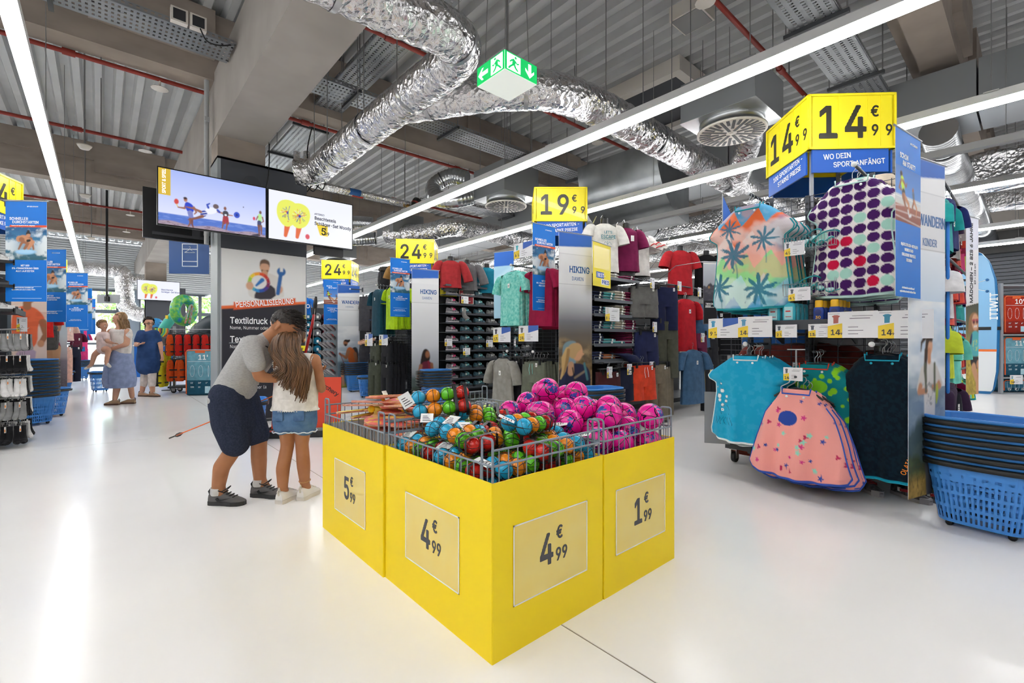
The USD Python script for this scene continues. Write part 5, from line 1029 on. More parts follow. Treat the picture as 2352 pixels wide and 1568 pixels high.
# flat price signs on the shoe wall and the folded-clothes shelves
p = Print(.45, .53, 40, "f3df36"); M = frame((0, 0, 0), dirv(9.4))
t = banner("price_placard", "blank yellow BEST-PREIS placard beside the HIKING DAMEN banner", p, (4.40, 3.52, 2.35), dirv(9.4), "placard", texts=[("BEST-", .045, .10, .41, "ffffff", 1.1), ("PREIS", .045, .22, .488, "2c5fb0", 1.1)], edge="e8d22a")
part(t, "blue_patch", MB().box(.08, .275, -.425, -.35, .0013, .0015, M), C("2458b4")); part(t, "white_patch", MB().box(.205, .40, -.50, -.432, .0013, .0015, M), WHT)
part(t, "blank_sleeve", MB().box(.02, .43, -.31, -.04, .0013, .0016, M), C("e3cf55", .25))
p = Print(.34, .52, 40, "f3df36"); M = frame((0, 0, 0), dirv(-20))
t = banner("price_placard", "yellow 29,99 BEST-PREIS placard on the shoe wall", p, (4.62, 7.25, 2.50), dirv(-20), "placard", texts=[("29", .095, .07, .24, "3a3a34", .85), ("€", .04, .225, .175, "3a3a34"), ("99", .045, .22, .24, "3a3a34", .85), ("BEST-", .045, .06, .39, "ffffff", .85), ("PREIS", .045, .145, .46, "2c5fb0", .85)], edge="e8d22a")
part(t, "blue_patch", MB().box(.05, .185, -.405, -.33, .0013, .0015, M), C("2458b4")); part(t, "white_patch", MB().box(.135, .265, -.475, -.40, .0013, .0015, M), WHT)
banner("hanging_poster", "BERGWANDERN poster with rock face hanging beside the 29,99 placard", pr_bergwandern(.28, .64), (4.98, 7.12, 2.49), dirv(-20), "poster", texts=[("BERGWANDERN", .032, .03, .475, "ffffff", .8), ("SCHUHE DAMEN", .016, .08, .60, "ffffff", .8)], edge="f0eeea")
banner("hanging_poster", "narrow black and white mountain poster left of the palm poncho", pr_mountain_card(.20, .82), (6.0, 2.95, 2.2), dirv(-35), "poster", texts=[("TREKKING", .022, .03, .56, "ffffff", .8), ("BERGE", .022, .03, .59, "ffffff", .8)])
# ---------------------------------------------------------------- gondolas
def gondola(label, x0, x1, y0, y1, h=2.35, end=True):
    """Dark shop gondola along X with a wire end facing the main aisle; y0 is its side towards the camera."""
    t = thing("gondola", label, "shop rack", (x0, y0, 0)); L, W = x1 - x0, y1 - y0
    part(t, "base_plinth", MB().box(.03, L, .03, W - .03, .13, .2), STEEL)
    for i, x in enumerate((.03, L * .5, L - .03)):
        for y in (W * .18, W * .5, W * .82) if i == 0 else (W * .5,): slot_post(t, x, y, h)
    mesh_wall(t, .0, W, .22, h, .0, axis="y", dx=.17, name="end_grid")
    part(t, "centre_panel", MB().box(.06, L, W * .5 - .012, W * .5 + .012, .2, h - .02), C("17191c", .6))
    part(t, "centre_grid", MB().box(.06, L, W * .5 - .02, W * .5 + .02, h - .03, h), STEEL)
    for x in (.08, L - .1):
        for y in (.1, W - .1): castor(t, x, y)
    GO.append((t, np.array((x0, y0, 0.)))); return t
GO = []
def wp(g, name, m, mt, par=None, **k):
    """A part of gondola g given in world coordinates."""
    v, f = m.get() if isinstance(m, MB) else m; return part(par or GO[g][0], name, (v - GO[g][1], f), mt, **k)
gondola("wheeled poncho gondola with wire end, nearest the camera on the right", 4.46, 8.4, .56, 2.02, 2.38)
gondola("wheeled gondola with women's hiking clothes behind the yellow bins", 4.55, 8.6, 4.0, 5.45, 2.1)
gondola("wheeled gondola with the hiking shoe wall, third along the aisle", 4.55, 9.0, 7.15, 9.4, 2.3)
gondola("wheeled gondola with men's hiking trousers, fourth along the aisle", 4.55, 9.0, 10.6, 12.9, 2.3)
def rail_arm(label, x0, x1, y, z):
    g = 0 if y < 3 else 1 if y < 6 else 2 if y < 10 else 3
    p = wp(g, "display_arm", MB().tube([(x0, y, z), (x1, y, z)], .011, 10), STEEL, label=label); wp(g, "end_knob", MB().ball((x0, y, z), .019, 2), C("e8e8e8", .4), p); wp(g, "arm_plate", MB().box(x1 - .01, x1 + .005, y - .03, y + .03, z - .05, z + .05), STEEL, p)
# ---------------------------------------------------------------- ponchos
def poncho_build_for(name, pattern, trim, inner, w=.31, h=.88, seed=0, flare=1.0, snaps=None, cone=False):
    def build(label, loc, rz, group, rot, sc):
        """Hooded towel poncho, neck at the origin, facing -y; pattern(x, z) gives print colours in metres from the neck."""
        t = thing(name, label, "poncho", loc, rz, group, rot, sc); K, R = 120, 100; n = 2 * K
        zz = np.linspace(0, -h, R); q = -zz / h
        hw = np.interp(q, [0, .015, .03, .2, .25, .285, .33, .45, .9, .96, 1.0], [.10, .115, .14, w * .93, w, w * .97, w * .80, w * .79, w * .93 * flare, w * .92 * flare, w * .82 * flare])
        if cone: hw = np.interp(q, [0, .02, .12, .3, .6, .93, 1.0], [.10, .12, w * .52, w * .78, w * 1.0, w * 1.18, w * 1.1])
        d = np.interp(q, [0, .05, .3, 1], [.03, .04, .05, .07 + .05 * cone]); u = np.linspace(-1, 1, K); c = np.r_[u, u[::-1]]; s_ = np.r_[-(1 - u ** 6), 1 - u[::-1] ** 6]
        rgp = np.random.default_rng(seed); ph = rgp.uniform(0, 6.28, 3)
        X = hw[:, None] * c[None]; fold = (.022 * np.sin(X * 21 + ph[0] + q[:, None] * 1.2) + .014 * np.sin(X * 47 + ph[1])) * np.clip(q, .05, 1)[:, None]
        Y = d[:, None] * s_[None] + fold; Z = np.repeat(zz[:, None], n, 1) - .02 * (1 - (X / w) ** 2) * (q[:, None] > .9)
        P = np.stack([X, Y, Z], -1); col = pattern(X, -Z)
        edge = (q[:, None] > .985) | ((abs(c)[None] > .985) & (q[:, None] > .3)); col = np.where(edge[..., None], lin(trim), col)
        back = (s_[None] > .2) & (q[:, None] > .93); col = np.where((back & ~edge)[..., None], lin(inner), col)
        b = MB().grid(P, wrap=True, flip=False); v, f = b.get()
        part(t, "towel_body", (v, f), mat("towel_print", "ffffff", .95, vcol=True, spec=.15, bump=.35, bscale=260, sheen=.1), col=col.reshape(-1, 3))
        part(t, "hem_piping", MB().tube(np.vstack([P[-1], P[-1][:1]]), .006, 5, caps=False), C(trim, .8))
        for s1 in (-1, 1): part(t, "side_piping", MB().tube([(s1 * a_, b_, z_) for a_, b_, z_ in zip(hw[31:], fold[31:, K if s1 > 0 else 0], zz[31:])], .0055, 5), C(trim, .8)); part(t, "cuff_piping", MB().tube([(s1 * a_, b_, z_) for a_, b_, z_ in zip(hw[19:32], fold[19:32, K if s1 > 0 else 0], zz[19:32])], .006, 5), C(trim, .8))
        part(t, "neck_piping", MB().tube([(-.10, -.03, .01), (-.095, -.042, -.035), (.095, -.042, -.035), (.10, -.03, .01)], .006, 6), C(trim, .8))
        for x in (-.06, .06): part(t, "snap_button", MB().lathe([(0, 0), (.009, 0), (.009, .004), (0, .005)], 12, T(x, -.046, -.055) @ Rx(90)), C(snaps or "e8eef0", .4))
        hanger_parts(t, .1, .34); return t
    return build
def mixc(base, m, c): return base * (1 - m[..., None]) + np.array(lin(c)) * m[..., None]
def pat_palm(x, z):
    P = np.stack([x * 4, z * 4, np.zeros_like(x)], -1); n1, n2 = meshkit.fbm(P, 4, 3), meshkit.fbm(P, 4, 8)
    zig = np.abs(((x * 5.2 + z * 1.3) % 1) - .5) * 2; zz = z * 5.6 - zig * .75; k = np.floor(zz + .8).astype(int) % 5
    cols = np.array([lin(c) for c in ("5aa5cf", "e8703f", "f0b9ad", "9fe39a", "b9e8e0")]); col = cols[k]
    col = mixc(col, np.clip((n1 - .5) * 5, 0, .55), "3d93c0"); col = mixc(col, np.clip((n2 - .55) * 5, 0, .5), "eef3f0"); col = mixc(col, np.clip((n2 - .58) * -9 - 1.2, 0, .45), "f2a58f")
    for cx, cz, s_, rt in ((-.10, .40, .13, 0), (.13, .30, .10, 1), (.10, .70, .14, 2), (-.22, .66, .12, 1), (-.14, .18, .09, 2)):
        dx, dz = x - cx, z - cz; r = np.hypot(dx, dz); th = np.arctan2(dz, dx); lob = np.abs(np.sin(th * 4.5 + rt + r * 6)) ** 2.2
        m = np.clip((s_ * (.35 + .65 * lob) * (.8 + .5 * meshkit.noise(np.stack([th * 12, r * 40, 0 * r], -1), 4)) - r) * 60, 0, 1) * np.clip((lob + .03 / (r + .01) - .35) * 4, 0, 1); col = mixc(col, m * .9, "16708c")
        tr = np.clip(1 - np.abs(dx - .03 * np.sin(dz * 9)) / .008, 0, 1) * (dz > 0) * (dz < .2); col = mixc(col, tr * .7, "2a7f96")
    return col
def pat_dots(x, z):
    base = np.empty(x.shape + (3,)); base[:] = lin("ece7e6"); u, v = x / .078 + .3, z / .078 + .2 + .12 * np.sin(x * 9); i, j = np.round(u), np.round(v); h = (np.sin(i * 12.9898 + j * 78.233) * 43758.5453) % 1
    rr = .045 * (.9 + .22 * h); m = np.clip((rr - np.hypot((u - i) * .078 * .98, (v - j) * .078)) * 400 + .5, 0, 1); m = np.clip((.44 + .05 * h - np.hypot((u - i) * (.92 + .1 * h), v - j)) * 30 + .5, 0, 1)
    cols = np.empty_like(base); cols[:] = lin("431a5c"); cols[h > .80] = lin("a8d8ca"); cols[h > .93] = lin("c4143f"); return base * (1 - m[..., None]) + cols * m[..., None]
def circ(x, z, cx, cz, r, asp=1.): return np.clip((r - np.hypot((x - cx) * asp, z - cz)) * 350 + .5, 0, 1)
def pat_octo(x, z):
    col = np.empty(x.shape + (3,)); col[:] = lin("1ea2cb"); P = np.stack([x * 30, z * 30, 0 * x], -1); col = mixc(col, np.clip((meshkit.fbm(P, 3, 2) - .5) * 2, 0, .25), "4fb8da")
    f = np.clip(-x * 0 + 1, 0, 1)
    for cx, cz, r in ((-.19, .30, .017), (-.21, .38, .014), (-.215, .345, .02), (-.15, .345, .012), (-.155, .385, .012), (-.185, .42, .013), (-.2, .24, .008), (-.235, .27, .007)): col = mixc(col, circ(x, z, cx, cz, r), "f4f6f6"); col = mixc(col, np.clip(1 - np.abs(np.hypot(x - cx, z - cz) - r) / .002, 0, 1), "2a4a66")
    r = np.hypot((x + .16) * 1.3, z - .47); col = mixc(col, np.clip(1 - np.abs(r - .05) / .003, 0, 1) * (z < .5), "15304e"); col = mixc(col, circ(x, z, -.185, .46, .012), "ffffff"); col = mixc(col, circ(x, z, -.185, .46, .005), "15304e")
    for k in range(6):
        xx = -.25 + k * .03; col = mixc(col, np.clip(1 - np.abs(x - xx - .014 * np.sin(z * 60 + k)) / .0035, 0, 1) * (z > .52) * (z < .585), "15304e")
    return col
def pat_navy(x, z):
    col = np.empty(x.shape + (3,)); col[:] = lin("0d1c28"); P = np.stack([x * 60, z * 60, 0 * x], -1); return mixc(col, np.clip((meshkit.fbm(P, 3, 2) - .45) * 2, 0, .35), "163442")
def pat_dino(x, z):
    col = np.empty(x.shape + (3,)); col[:] = lin("107f86"); rg = np.random.default_rng(3)
    for _ in range(60):
        cx, cz, r = rg.uniform(-.34, .34), rg.uniform(.03, .6), rg.uniform(.012, .026); col = mixc(col, circ(x, z, cx, cz, r, rg.uniform(.8, 1.4)), "8ed62b")
    return mixc(col, circ(x, z, .03, .17, .05, .8), "7cc92a")
def pat_pink(x, z):
    col = np.empty(x.shape + (3,)); col[:] = lin("f3a39c"); rg = np.random.default_rng(9)
    def star(cx, cz, r, c, n=5):
        nonlocal col
        th = np.arctan2(z - cz, x - cx); rr = r * (.72 + .28 * np.cos(n * th)); col = mixc(col, np.clip((rr - np.hypot(x - cx, z - cz)) * 300 + .5, 0, 1), c)
    for _ in range(46):
        cx, cz = rg.uniform(-.34, .34), rg.uniform(.05, .62); k = rg.integers(0, 4); star(cx, cz, rg.uniform(.010, .024), ["2f4aa0", "d83a86", "8fdcc8", "c22a5c"][k], [5, 5, 5, 3][k])
    col = mixc(col, circ(x, z, -.05, .22, .055, .8), "2f4aa0"); col = mixc(col, circ(x, z, -.10, .235, .022), "2f4aa0"); return col
rail_arm("dark display arm with white knob carrying the palm ponchos", 3.98, 4.46, 1.58, 2.37); rail_arm("dark display arm with white knob carrying the dotted ponchos", 3.98, 4.46, .86, 2.40)
rail_arm("dark display arm with white knob carrying the octopus ponchos", 3.98, 4.46, 1.60, 1.13); rail_arm("dark display arm with white knob carrying the navy ponchos", 3.98, 4.46, .76, 1.13)
PON = [("palm_poncho", pat_palm, "12909a", "dfe6e2", .335, .84, (4.02, 1.585, 2.27), 6, "palm print towel poncho in orange, mint and blue", None),
       ("dotted_poncho", pat_dots, "bfe0da", "f0eeee", .285, .84, (4.12, .90, 2.33), 5, "white towel poncho with big purple dots", "e8eef0"),
       ("octopus_poncho", pat_octo, "e9f1f2", "dfe8ea", .325, .70, (4.02, 1.60, 1.03), 5, "turquoise towel poncho with octopus and white hem", "f4f6f6"),
       ("navy_poncho", pat_navy, "17a9c6", "10202c", .26, .86, (4.19, .735, 1.05), 5, "dark navy towel poncho with turquoise hem", "17a9c6")]
for nm, pat, trim, inner, w, h, loc, n, lab, sn in PON:
    row(nm, poncho_build_for(nm, pat, trim, inner, w, h, len(nm), snaps=sn), lab + ", front one of its arm", lab.split(" in ")[0].split(" with ")[0] + " on its arm", nm.replace("_", " ") + "s behind the front one", n, loc, (.066, -.004, -.004), -90, tilt=2.5, seed=len(nm))
row("dino_poncho", poncho_build_for("dino_poncho", pat_dino, "d8402c", "e8e8e8", .30, .56, 4, flare=1.05), "green towel poncho with lime spots and red hem, front one", "green spotted towel poncho behind the front one", "green ponchos", 3, (4.2, 1.16, .97), (.07, .0, 0), -90, seed=2)
row("pink_poncho", poncho_build_for("pink_poncho", pat_pink, "2f56b8", "f2e6e8", .30, .64, 6, cone=True), "pink towel poncho with stars and hearts and blue hem, front one", "pink star poncho behind the front one", "pink ponchos behind the front one", 4, (3.94, 1.20, .79), (.055, -.01, -.02), -96, seed=3)
t = wp(0, "display_arm", MB().tube([(3.88, 1.2, .885), (4.46, 1.2, .885)], .009, 8), STEEL, label="thin T-shaped arm carrying the pink ponchos"); wp(0, "tag_post", MB().tube([(3.9, 1.2, .885), (3.9, 1.2, 1.09)], .006, 6).tube([(3.9, 1.14, 1.09), (3.9, 1.26, 1.09)], .005, 6), STEELL, t)
wp(0, "display_arm", MB().tube([(4.16, 1.16, 1.068), (4.46, 1.16, 1.068)], .009, 8), STEEL)
lett = thing("brand_lettering", "orange brand lettering on the hem of the navy poncho", "lettering", (4.10, .60, .235)); part(lett, "letters", MB().text("OLAIAN", .028, frame((0, 0, 0), (0, -.35, 1), (0, 1, .35))), C("f08a1c"))
# cards, shelf and bottles on the poncho rack
for y, z, w, h, pr, lab, ic, bl in [(1.76, 1.345, .25, .165, "9", "price card 9,99 under the palm ponchos, leftmost of the row", "4fa0cc", True), (1.505, 1.35, .26, .165, "14", "price card 14,99 under the palm ponchos, second of the row", "5a9ac0", False), (.86, 1.36, .29, .185, "14", "price card 14,99 with dotted poncho picture, under the dotted ponchos", "b0645c", False), (.575, 1.355, .28, .185, "14", "price card 14,99 with blue poncho picture, at the banner", "3c8aa8", False)]:
    price_card(lab, (3.93, y, z), -90, w, h, pr, ic, bl)
for y, x, z, w, h, pr, lab in [(1.29, 3.97, 1.28, .15, .1, "2", "price card 2,99 on the sun lotion shelf edge"), (1.06, 3.97, 1.28, .16, .1, "13", "price card 13,99 on the sun lotion shelf"), (1.24, 3.99, 1.92, .14, .11, "4", "price card on the upper goggle basket"), (1.2, 3.97, 1.56, .15, .1, "4", "price card 4,99 on the lower goggle basket"), (1.22, 3.895, .955, .13, .1, "14", "price card 14,99 on the pink poncho arm")]:
    price_card(lab, (x, y, z), -90, w, h, pr)
L_ = lambda m: (m.get()[0] + np.array((4.0, .92, 1.27)), m.get()[1]); t = wp(0, "lotion_shelf", L_(MB().box(0, .46, 0, .56, 0, .02)), STEEL); wp(0, "shelf_lip", L_(MB().box(-.012, 0, 0, .56, -.03, .045)), STEEL, t); wp(0, "guard_rail", L_(MB().tube([(0, 0, .02), (0, 0, .1), (.4, 0, .1)], .004, 5).tube([(0, .56, .02), (0, .56, .1), (.4, .56, .1)], .004, 5)), STEEL, t)
for s1 in (.02, .54): wp(0, "bracket", L_(MB().prism([(0, 0), (.44, 0), (.44, -.14), (.4, -.14)], -s1 - .004, -s1 + .004, Rx(90))), STEEL, t)
def bottle_for(kind):
    def build(label, loc, rz, group, rot, sc):
        t = thing("lotion_bottle", label, "bottle", loc, rz, group, rot, sc)
        if kind == "aqua":
            part(t, "bottle_body", loft([(0, 0, z, w, .022) for z, w in ((0, .04), (.01, .046), (.08, .047), (.1, .045), (.125, .046), (.15, .044), (.16, .03))], 24, power=3.), C("35b4c8", .3)); part(t, "cap", loft([(0, 0, z, .036, .018) for z in (.16, .19)], 20, power=3.), C("22282c", .4)); part(t, "label_panel", MB().box(-.03, .03, -.024, -.022, .03, .13), C("a9dfe4", .4)); part(t, "label_print", MB().box(-.02, .015, -.0248, -.024, .09, .1).box(-.02, .02, -.0248, -.024, .05, .055), C("c43c3c"))
        else:
            part(t, "bottle_body", loft([(0, 0, z, w, .022) for z, w in ((0, .033), (.01, .037), (.05, .037), (.06, .034), (.07, .037), (.1, .036), (.115, .03))], 24, power=2.6), C("1c3c96", .3)); part(t, "cap", loft([(0, 0, z, w, .02) for z, w in ((.115, .026), (.16, .026), (.168, .022))], 20, power=2.4), C("f0b91c", .35)); part(t, "label_panel", MB().lathe([(0, 0), (.022, 0), (.022, .002), (0, .002)], 20, T(0, -.022, .078) @ Rx(90)), C("16286a", .4)); part(t, "label_print", MB().text("30", .02, frame((-.018, -.0235, .03), (1, 0, 0))), C("f0b91c"))
        return t
    return build
for i in range(4):
    for j, (y, kd) in enumerate([(1.40, "aqua"), (1.29, "aqua"), (1.09, "blue"), (.99, "blue")]):
        nm = "turquoise after-sun bottle" if kd == "aqua" else "blue sun lotion bottle with yellow cap"
        put("lot" + kd, bottle_for(kd), f"{nm}, {['left', 'right'][j % 2]} file, {['front', 'second', 'third', 'rear'][i]} one", (4.04 + i * .075, y - i * .006, 1.291), -90)
def wire_tray(label, y0, y1, z):
    t = thing("wire_tray", label, "wire tray", (4.0, y0, z)); W = y1 - y0; m = MB()
    for u in np.linspace(0, W, 18): m.bar((0, u, 0), (.44, u, 0), .0018, 4).bar((0, u, 0), (-.02, u, .09), .0018, 4)
    for u in np.linspace(0, .44, 12): m.bar((u, 0, 0), (u, 0, .12), .0018, 4).bar((u, W, 0), (u, W, .12), .0018, 4).bar((u, 0, 0), (u, W, 0), .0018, 4)
    part(t, "tray_wires", m, STEELL, kind="stuff"); part(t, "tray_rim", MB().tube([(.44, 0, .16), (-.02, 0, .09), (-.02, W, .09), (.44, W, .16)], .0035, 6), STEELL)
wire_tray("upper wire tray with packed goggles between the ponchos", .98, 1.32, 1.86); wire_tray("lower wire tray with packed goggles between the ponchos", .98, 1.32, 1.50)
rng = np.random.default_rng(21)
def goggles_build(label, loc, rz, group, rot, sc):
    t = thing("swim_goggles", label, "swim goggles", loc, rz, group, rot, sc)
    for s1 in (-1, 1): part(t, "lens", MB().lathe([(.018, 0), (.026, .004), (.024, .014), (0, .017)], 18, T(s1 * .035, 0, 0)), mat("goggle_lens", "b8dfe0", .1, spec=.7)); part(t, "gasket", MB().lathe([(.024, -.006), (.029, 0), (.026, .006)], 18, T(s1 * .035, 0, 0)), C("2aa8a8", .5))
    part(t, "strap", MB().tube(spline([(-.06, 0, 0), (-.09, .05, .01), (0, .10, .012), (.09, .05, .01), (.06, 0, 0)], 6), .006, 6, squash=.4), C("1f8f96", .6)); part(t, "bridge", MB().bar((-.012, 0, .004), (.012, 0, .004), .004, 6), C("2aa8a8", .5)); return t
for i in range(12):
    u, v = i % 6, i // 6
    put("gog", goggles_build, f"turquoise swim goggles, {ORD[u]} from the left in the {['upper', 'lower'][v]} wire tray", (4.06 + .14 * (u % 2) + rng.uniform(-.02, .02), 1.27 - .055 * u, (1.875 if v == 0 else 1.515) + .025 * (u % 3)), rot=(rng.uniform(20, 70), rng.uniform(-20, 20), rng.uniform(0, 360)))
# things behind the wire end
def backpack_build_for(c1, c2, trim):
    def build(label, loc, rz, group, rot, sc):
        t = thing("backpack", label, "backpack", loc, rz, group, rot, sc)
        part(t, "pack_body", loft([(0, 0, z, w, d) for z, w, d in ((0, .10, .07), (.03, .14, .1), (.2, .155, .115), (.36, .14, .1), (.42, .10, .07))], 28, .02, 7, 1, power=2.6), cloth(c1)); part(t, "top_lid", loft([(0, -.01, z, w, d) for z, w, d in ((.40, .13, .1), (.44, .14, .11), (.49, .11, .09), (.5, .05, .05))], 24, power=2.4), cloth(c2))
        part(t, "front_pocket", loft([(0, -.09, z, w, .045) for z, w in ((.04, .08), (.08, .11), (.24, .1), (.28, .07))], 20, power=2.6), cloth(c1))
        for s1 in (-.07, .07): part(t, "shoulder_strap", MB().tube(spline([(s1, .09, .42), (s1 * 1.3, .15, .32), (s1 * 1.3, .14, .15), (s1, .09, .05)], 6), .018, 8, squash=.4), cloth(trim)); part(t, "buckle_strap", MB().tube(spline([(s1, -.1, .46), (s1, -.135, .3), (s1, -.11, .12)], 5), .006, 5, squash=.4), C(trim))
        return t
    return build
put("bp_or", backpack_build_for("d9552a", "e9d8c4", "2a2a2e"), "orange hiking backpack with beige lid hanging behind the poncho rack's wire end", (4.74, 1.13, 1.95), 60)
put("bp_or2", backpack_build_for("e0d3c4", "d8c8b4", "3aa0b8"), "cream hiking backpack with blue straps beside the orange one", (4.76, .88, 2.0), 70)
row("rustjacket", shirt_builder("puffer_jacket", "jacket", "7c3a34", .5, .62, .08, .3, 3), "rust red puffer jacket behind the wire end, low left", "rust red puffer jackets behind the wire end", "rust jackets", 4, (4.72, 1.62, 1.12), (.0, -.17, 0), -90)
row("rustjacket", None, "rust red puffer jacket on the floor rail behind the wire end", "rust red puffer jackets on the floor rail behind the wire end", "rust jackets low", 3, (4.7, 1.75, .68), (.0, -.15, 0), -90)
row("bluetee", shirt_builder("t_shirt", "t-shirt", "2f5f9e", .42, .6, .05, .2, 5), "blue T-shirt behind the wire end of the poncho rack", "blue T-shirts behind the wire end", "blue T-shirts behind the wire end", 3, (4.9, 1.8, 1.72), (.0, -.1, 0), -90)
for i in range(5): put("redshoe", shoe_build_for("red_hiking_shoe", "6a6468", "9a9698", "b02a30"), f"grey and red hiking shoe under the poncho rack, {ORD[i]} from the left", (4.52, 1.34 - i * .19 - (.04 if i % 2 else 0), .0), -160 + i * 12)
for i in range(6): put("redshoe", None, f"grey and red hiking shoe on the shelf behind the wire end, {ORD[i]} from the left", (4.72, 1.25 - i * .13, 1.22 + .0 * i), 180)
wp(0, "shoe_shelf", MB().box(4.5, 4.85, .6, 1.45, 1.2, 1.218), STEEL)
t = thing("end_flag", "grey sheet flag hanging low at the left edge of the poncho rack", "sign", (4.3, 1.98, .2)); part(t, "flag_sheet", MB().box(-.11, .11, -.001, .001, 0, .48, Rz(-60)), C("8f9094", .5)); part(t, "flag_arm", MB().tube([(.05, -.09, .2), (.16, -.2, .14)], .005, 6), STEEL)
# pennant tip at the left of the palm poncho
t = thing("pennant", "small blue pennant tip behind the palm poncho", "banner", (4.3, 1.93, 2.2)); part(t, "pennant_cloth", MB().prism([(0, 0), (0, .3), (.13, .03)], 0, .002, frame((0, 0, 0), dirv(-35))), C("3a6cc0")); part(t, "pennant_pole", MB().tube([(0, 0, -.05), (0, 0, .31)], .005, 6), STEELL)
# ---------------------------------------------------------------- gondola 2, women's end
rail_arm("display arm carrying the teal T-shirts", 4.1, 4.55, 4.66, 2.17); rail_arm("display arm carrying the crimson T-shirts", 4.1, 4.55, 4.2, 2.17)
rail_arm("low display arm with grey long T-shirt and black skirts", 4.1, 4.55, 4.74, 1.02); rail_arm("low display arm carrying the olive shorts", 4.1, 4.55, 4.24, 1.02)
TEAL = mat("cloth_teal_melange", "5fc0b4", .92, col2="9adfd2", scale=30, detail=5, spec=.2)
row("tealtee", shirt_builder("t_shirt", "t-shirt", "5fc0b4", .46, .72, .06, .2, 4, m=TEAL), "teal melange V-neck T-shirt, front one on its arm", "teal T-shirt behind the front teal one", "teal T-shirts behind the front one", 8, (4.13, 4.68, 2.08), (.05, -.006, -.002), -90, tilt=4, seed=4)
row("crimtee", shirt_builder("t_shirt", "t-shirt", "a01c44", .46, .74, .06, .2, 6), "crimson T-shirt behind the surfer banner, front one on its arm", "crimson T-shirt behind the front crimson one", "crimson T-shirts behind the front one", 8, (4.18, 4.17, 2.08), (.05, -.01, -.004), -90, tilt=4, seed=5)
put("greytee", shirt_builder("long_t_shirt", "t-shirt", "97948e", .42, .80, .06, .26, 7, flare=1.1), "long grey scoop-neck T-shirt on the low arm", (4.06, 4.78, .92), -90)
row("blackskirt", pants_builder("skirt", "skirt", "1d1a20", .17, .55, .05, .5, 3), "black skirt behind the long grey T-shirt", "black skirts further along the low arm", "black skirts", 5, (4.2, 4.68, .90), (.06, -.03, 0), -90)
row("oliveshort", pants_builder("shorts", "shorts", "6c7163", .2, .46, .05, .26, 4, 1.12, tie="8fd0c4"), "olive shorts with mint drawstring, front pair", "olive shorts behind the front pair", "olive shorts behind the front pair", 5, (4.12, 4.24, .89), (.06, 0, 0), -90)
for y, z, pr, lab, ic, b_ in [(4.78, 1.34, "17", "price card with dark skirt picture, left of two below the teal shirts", "4a4a5a", True), (4.26, 1.35, "19", "price card with grey shorts picture, right of two below the crimson shirts", "6a6a70", True)]: price_card(lab, (4.04, y, z), -90, .36, .20, pr, ic, b_)
price_card("price card with teal shirt picture, tilted above the teal shirts", (4.06, 4.38, 2.42), -90, .34, .19, "6", "4fb0b8", True, 0)
p = Print(.34, 1.0, 60, "a9cfe4"); p.rect(0, 0, 1, .22, "2f66bd"); p.poly([(0, .4), (.34, .2), (.34, .3), (0, .5)], "bcdcec")
banner("side_banner", "pale blue banner with blue hem, left of the teal shirts", p, (4.5, 5.5, 2.5), (.35, -1, 0), curl=wave(.012))
# folded clothes on the shelves
FOLD = {"navy": "2a3154", "teal": "5fb8ba", "cream": "d6cdbd", "crimson": "8c1c50", "orange": "e08a5a"}
shelf_z = [(1.98, "top shelf"), (1.69, "second shelf"), (1.50, "third shelf"), (1.31, "fourth shelf"), (1.12, "fifth shelf"), (.92, "lowest shelf")]
for si, (z, nm) in enumerate(shelf_z):
    X0, Y0 = 4.6, 3.66; t = wp(1, "shelf", MB().box(X0, X0 + .98, Y0, 4.06, z - .02, z), STEEL); wp(1, "shelf_lip", MB().box(X0, X0 + .98, Y0 - .012, Y0, z - .035, z + .005), mat("shelf_lip_grey", "5b6068", .4), t); wp(1, "guard_wire", MB().tube([(X0, Y0, z), (X0, Y0 - .004, z + .035), (X0 + .95, Y0 - .004, z + .035), (X0 + .98, Y0 + .05, z + .035)], .0035, 5), STEELL, t)
    piles = [("navy", .12, 3), ("teal", .36, 3), ("cream", .60, 4), ("crimson", .85, 4)] if si not in (4,) else [("navy", .12, 4), ("teal", .38, 2), ("teal", .60, 1), ("crimson", .85, 5)]
    if si == 0: piles = [("cream", .45, 2), ("crimson", .82, 2)]
    if si == 5: piles = [("navy", .12, 3), ("orange", .38, 2), ("crimson", .85, 4)]
    for pi, (c, x, n) in enumerate(piles):
        for k in range(n): put("fold" + c, folded_build_for(FOLD[c]), f"folded {c} shirt on the {nm}, pile {'ABCD'[pi] if False else ORD[pi]} from the left, {ORD[k]} from below", (4.6 + x + .008 * ((k * 7) % 3 - 1), 3.84, z + .001 + k * .034), rz=((k * 37) % 7 - 3))
t = thing("loose_trousers", "navy trousers thrown over the lowest shelf", "trousers", (5.22, 3.63, .96), rot=(0, 0, 0)); part(t, "cloth_body", loft([(-.18, .1, .03, .1, .08), (-.08, .05, .03, .16, .1), (.05, 0, .0, .17, .08), (.16, -.03, -.08, .15, .06), (.24, -.03, -.16, .1, .05)], 24, .06, 5, 2), cloth("232a4a")); part(t, "waist_seam", MB().tube([(-.2, .05, .04), (-.22, .14, .03)], .006, 5), C("1a2038"))
price_card("price card with cream shirt picture on the shelf of folded shirts", (4.92, 3.62, 1.585), 0, .30, .175, "8", "d8d4c8")
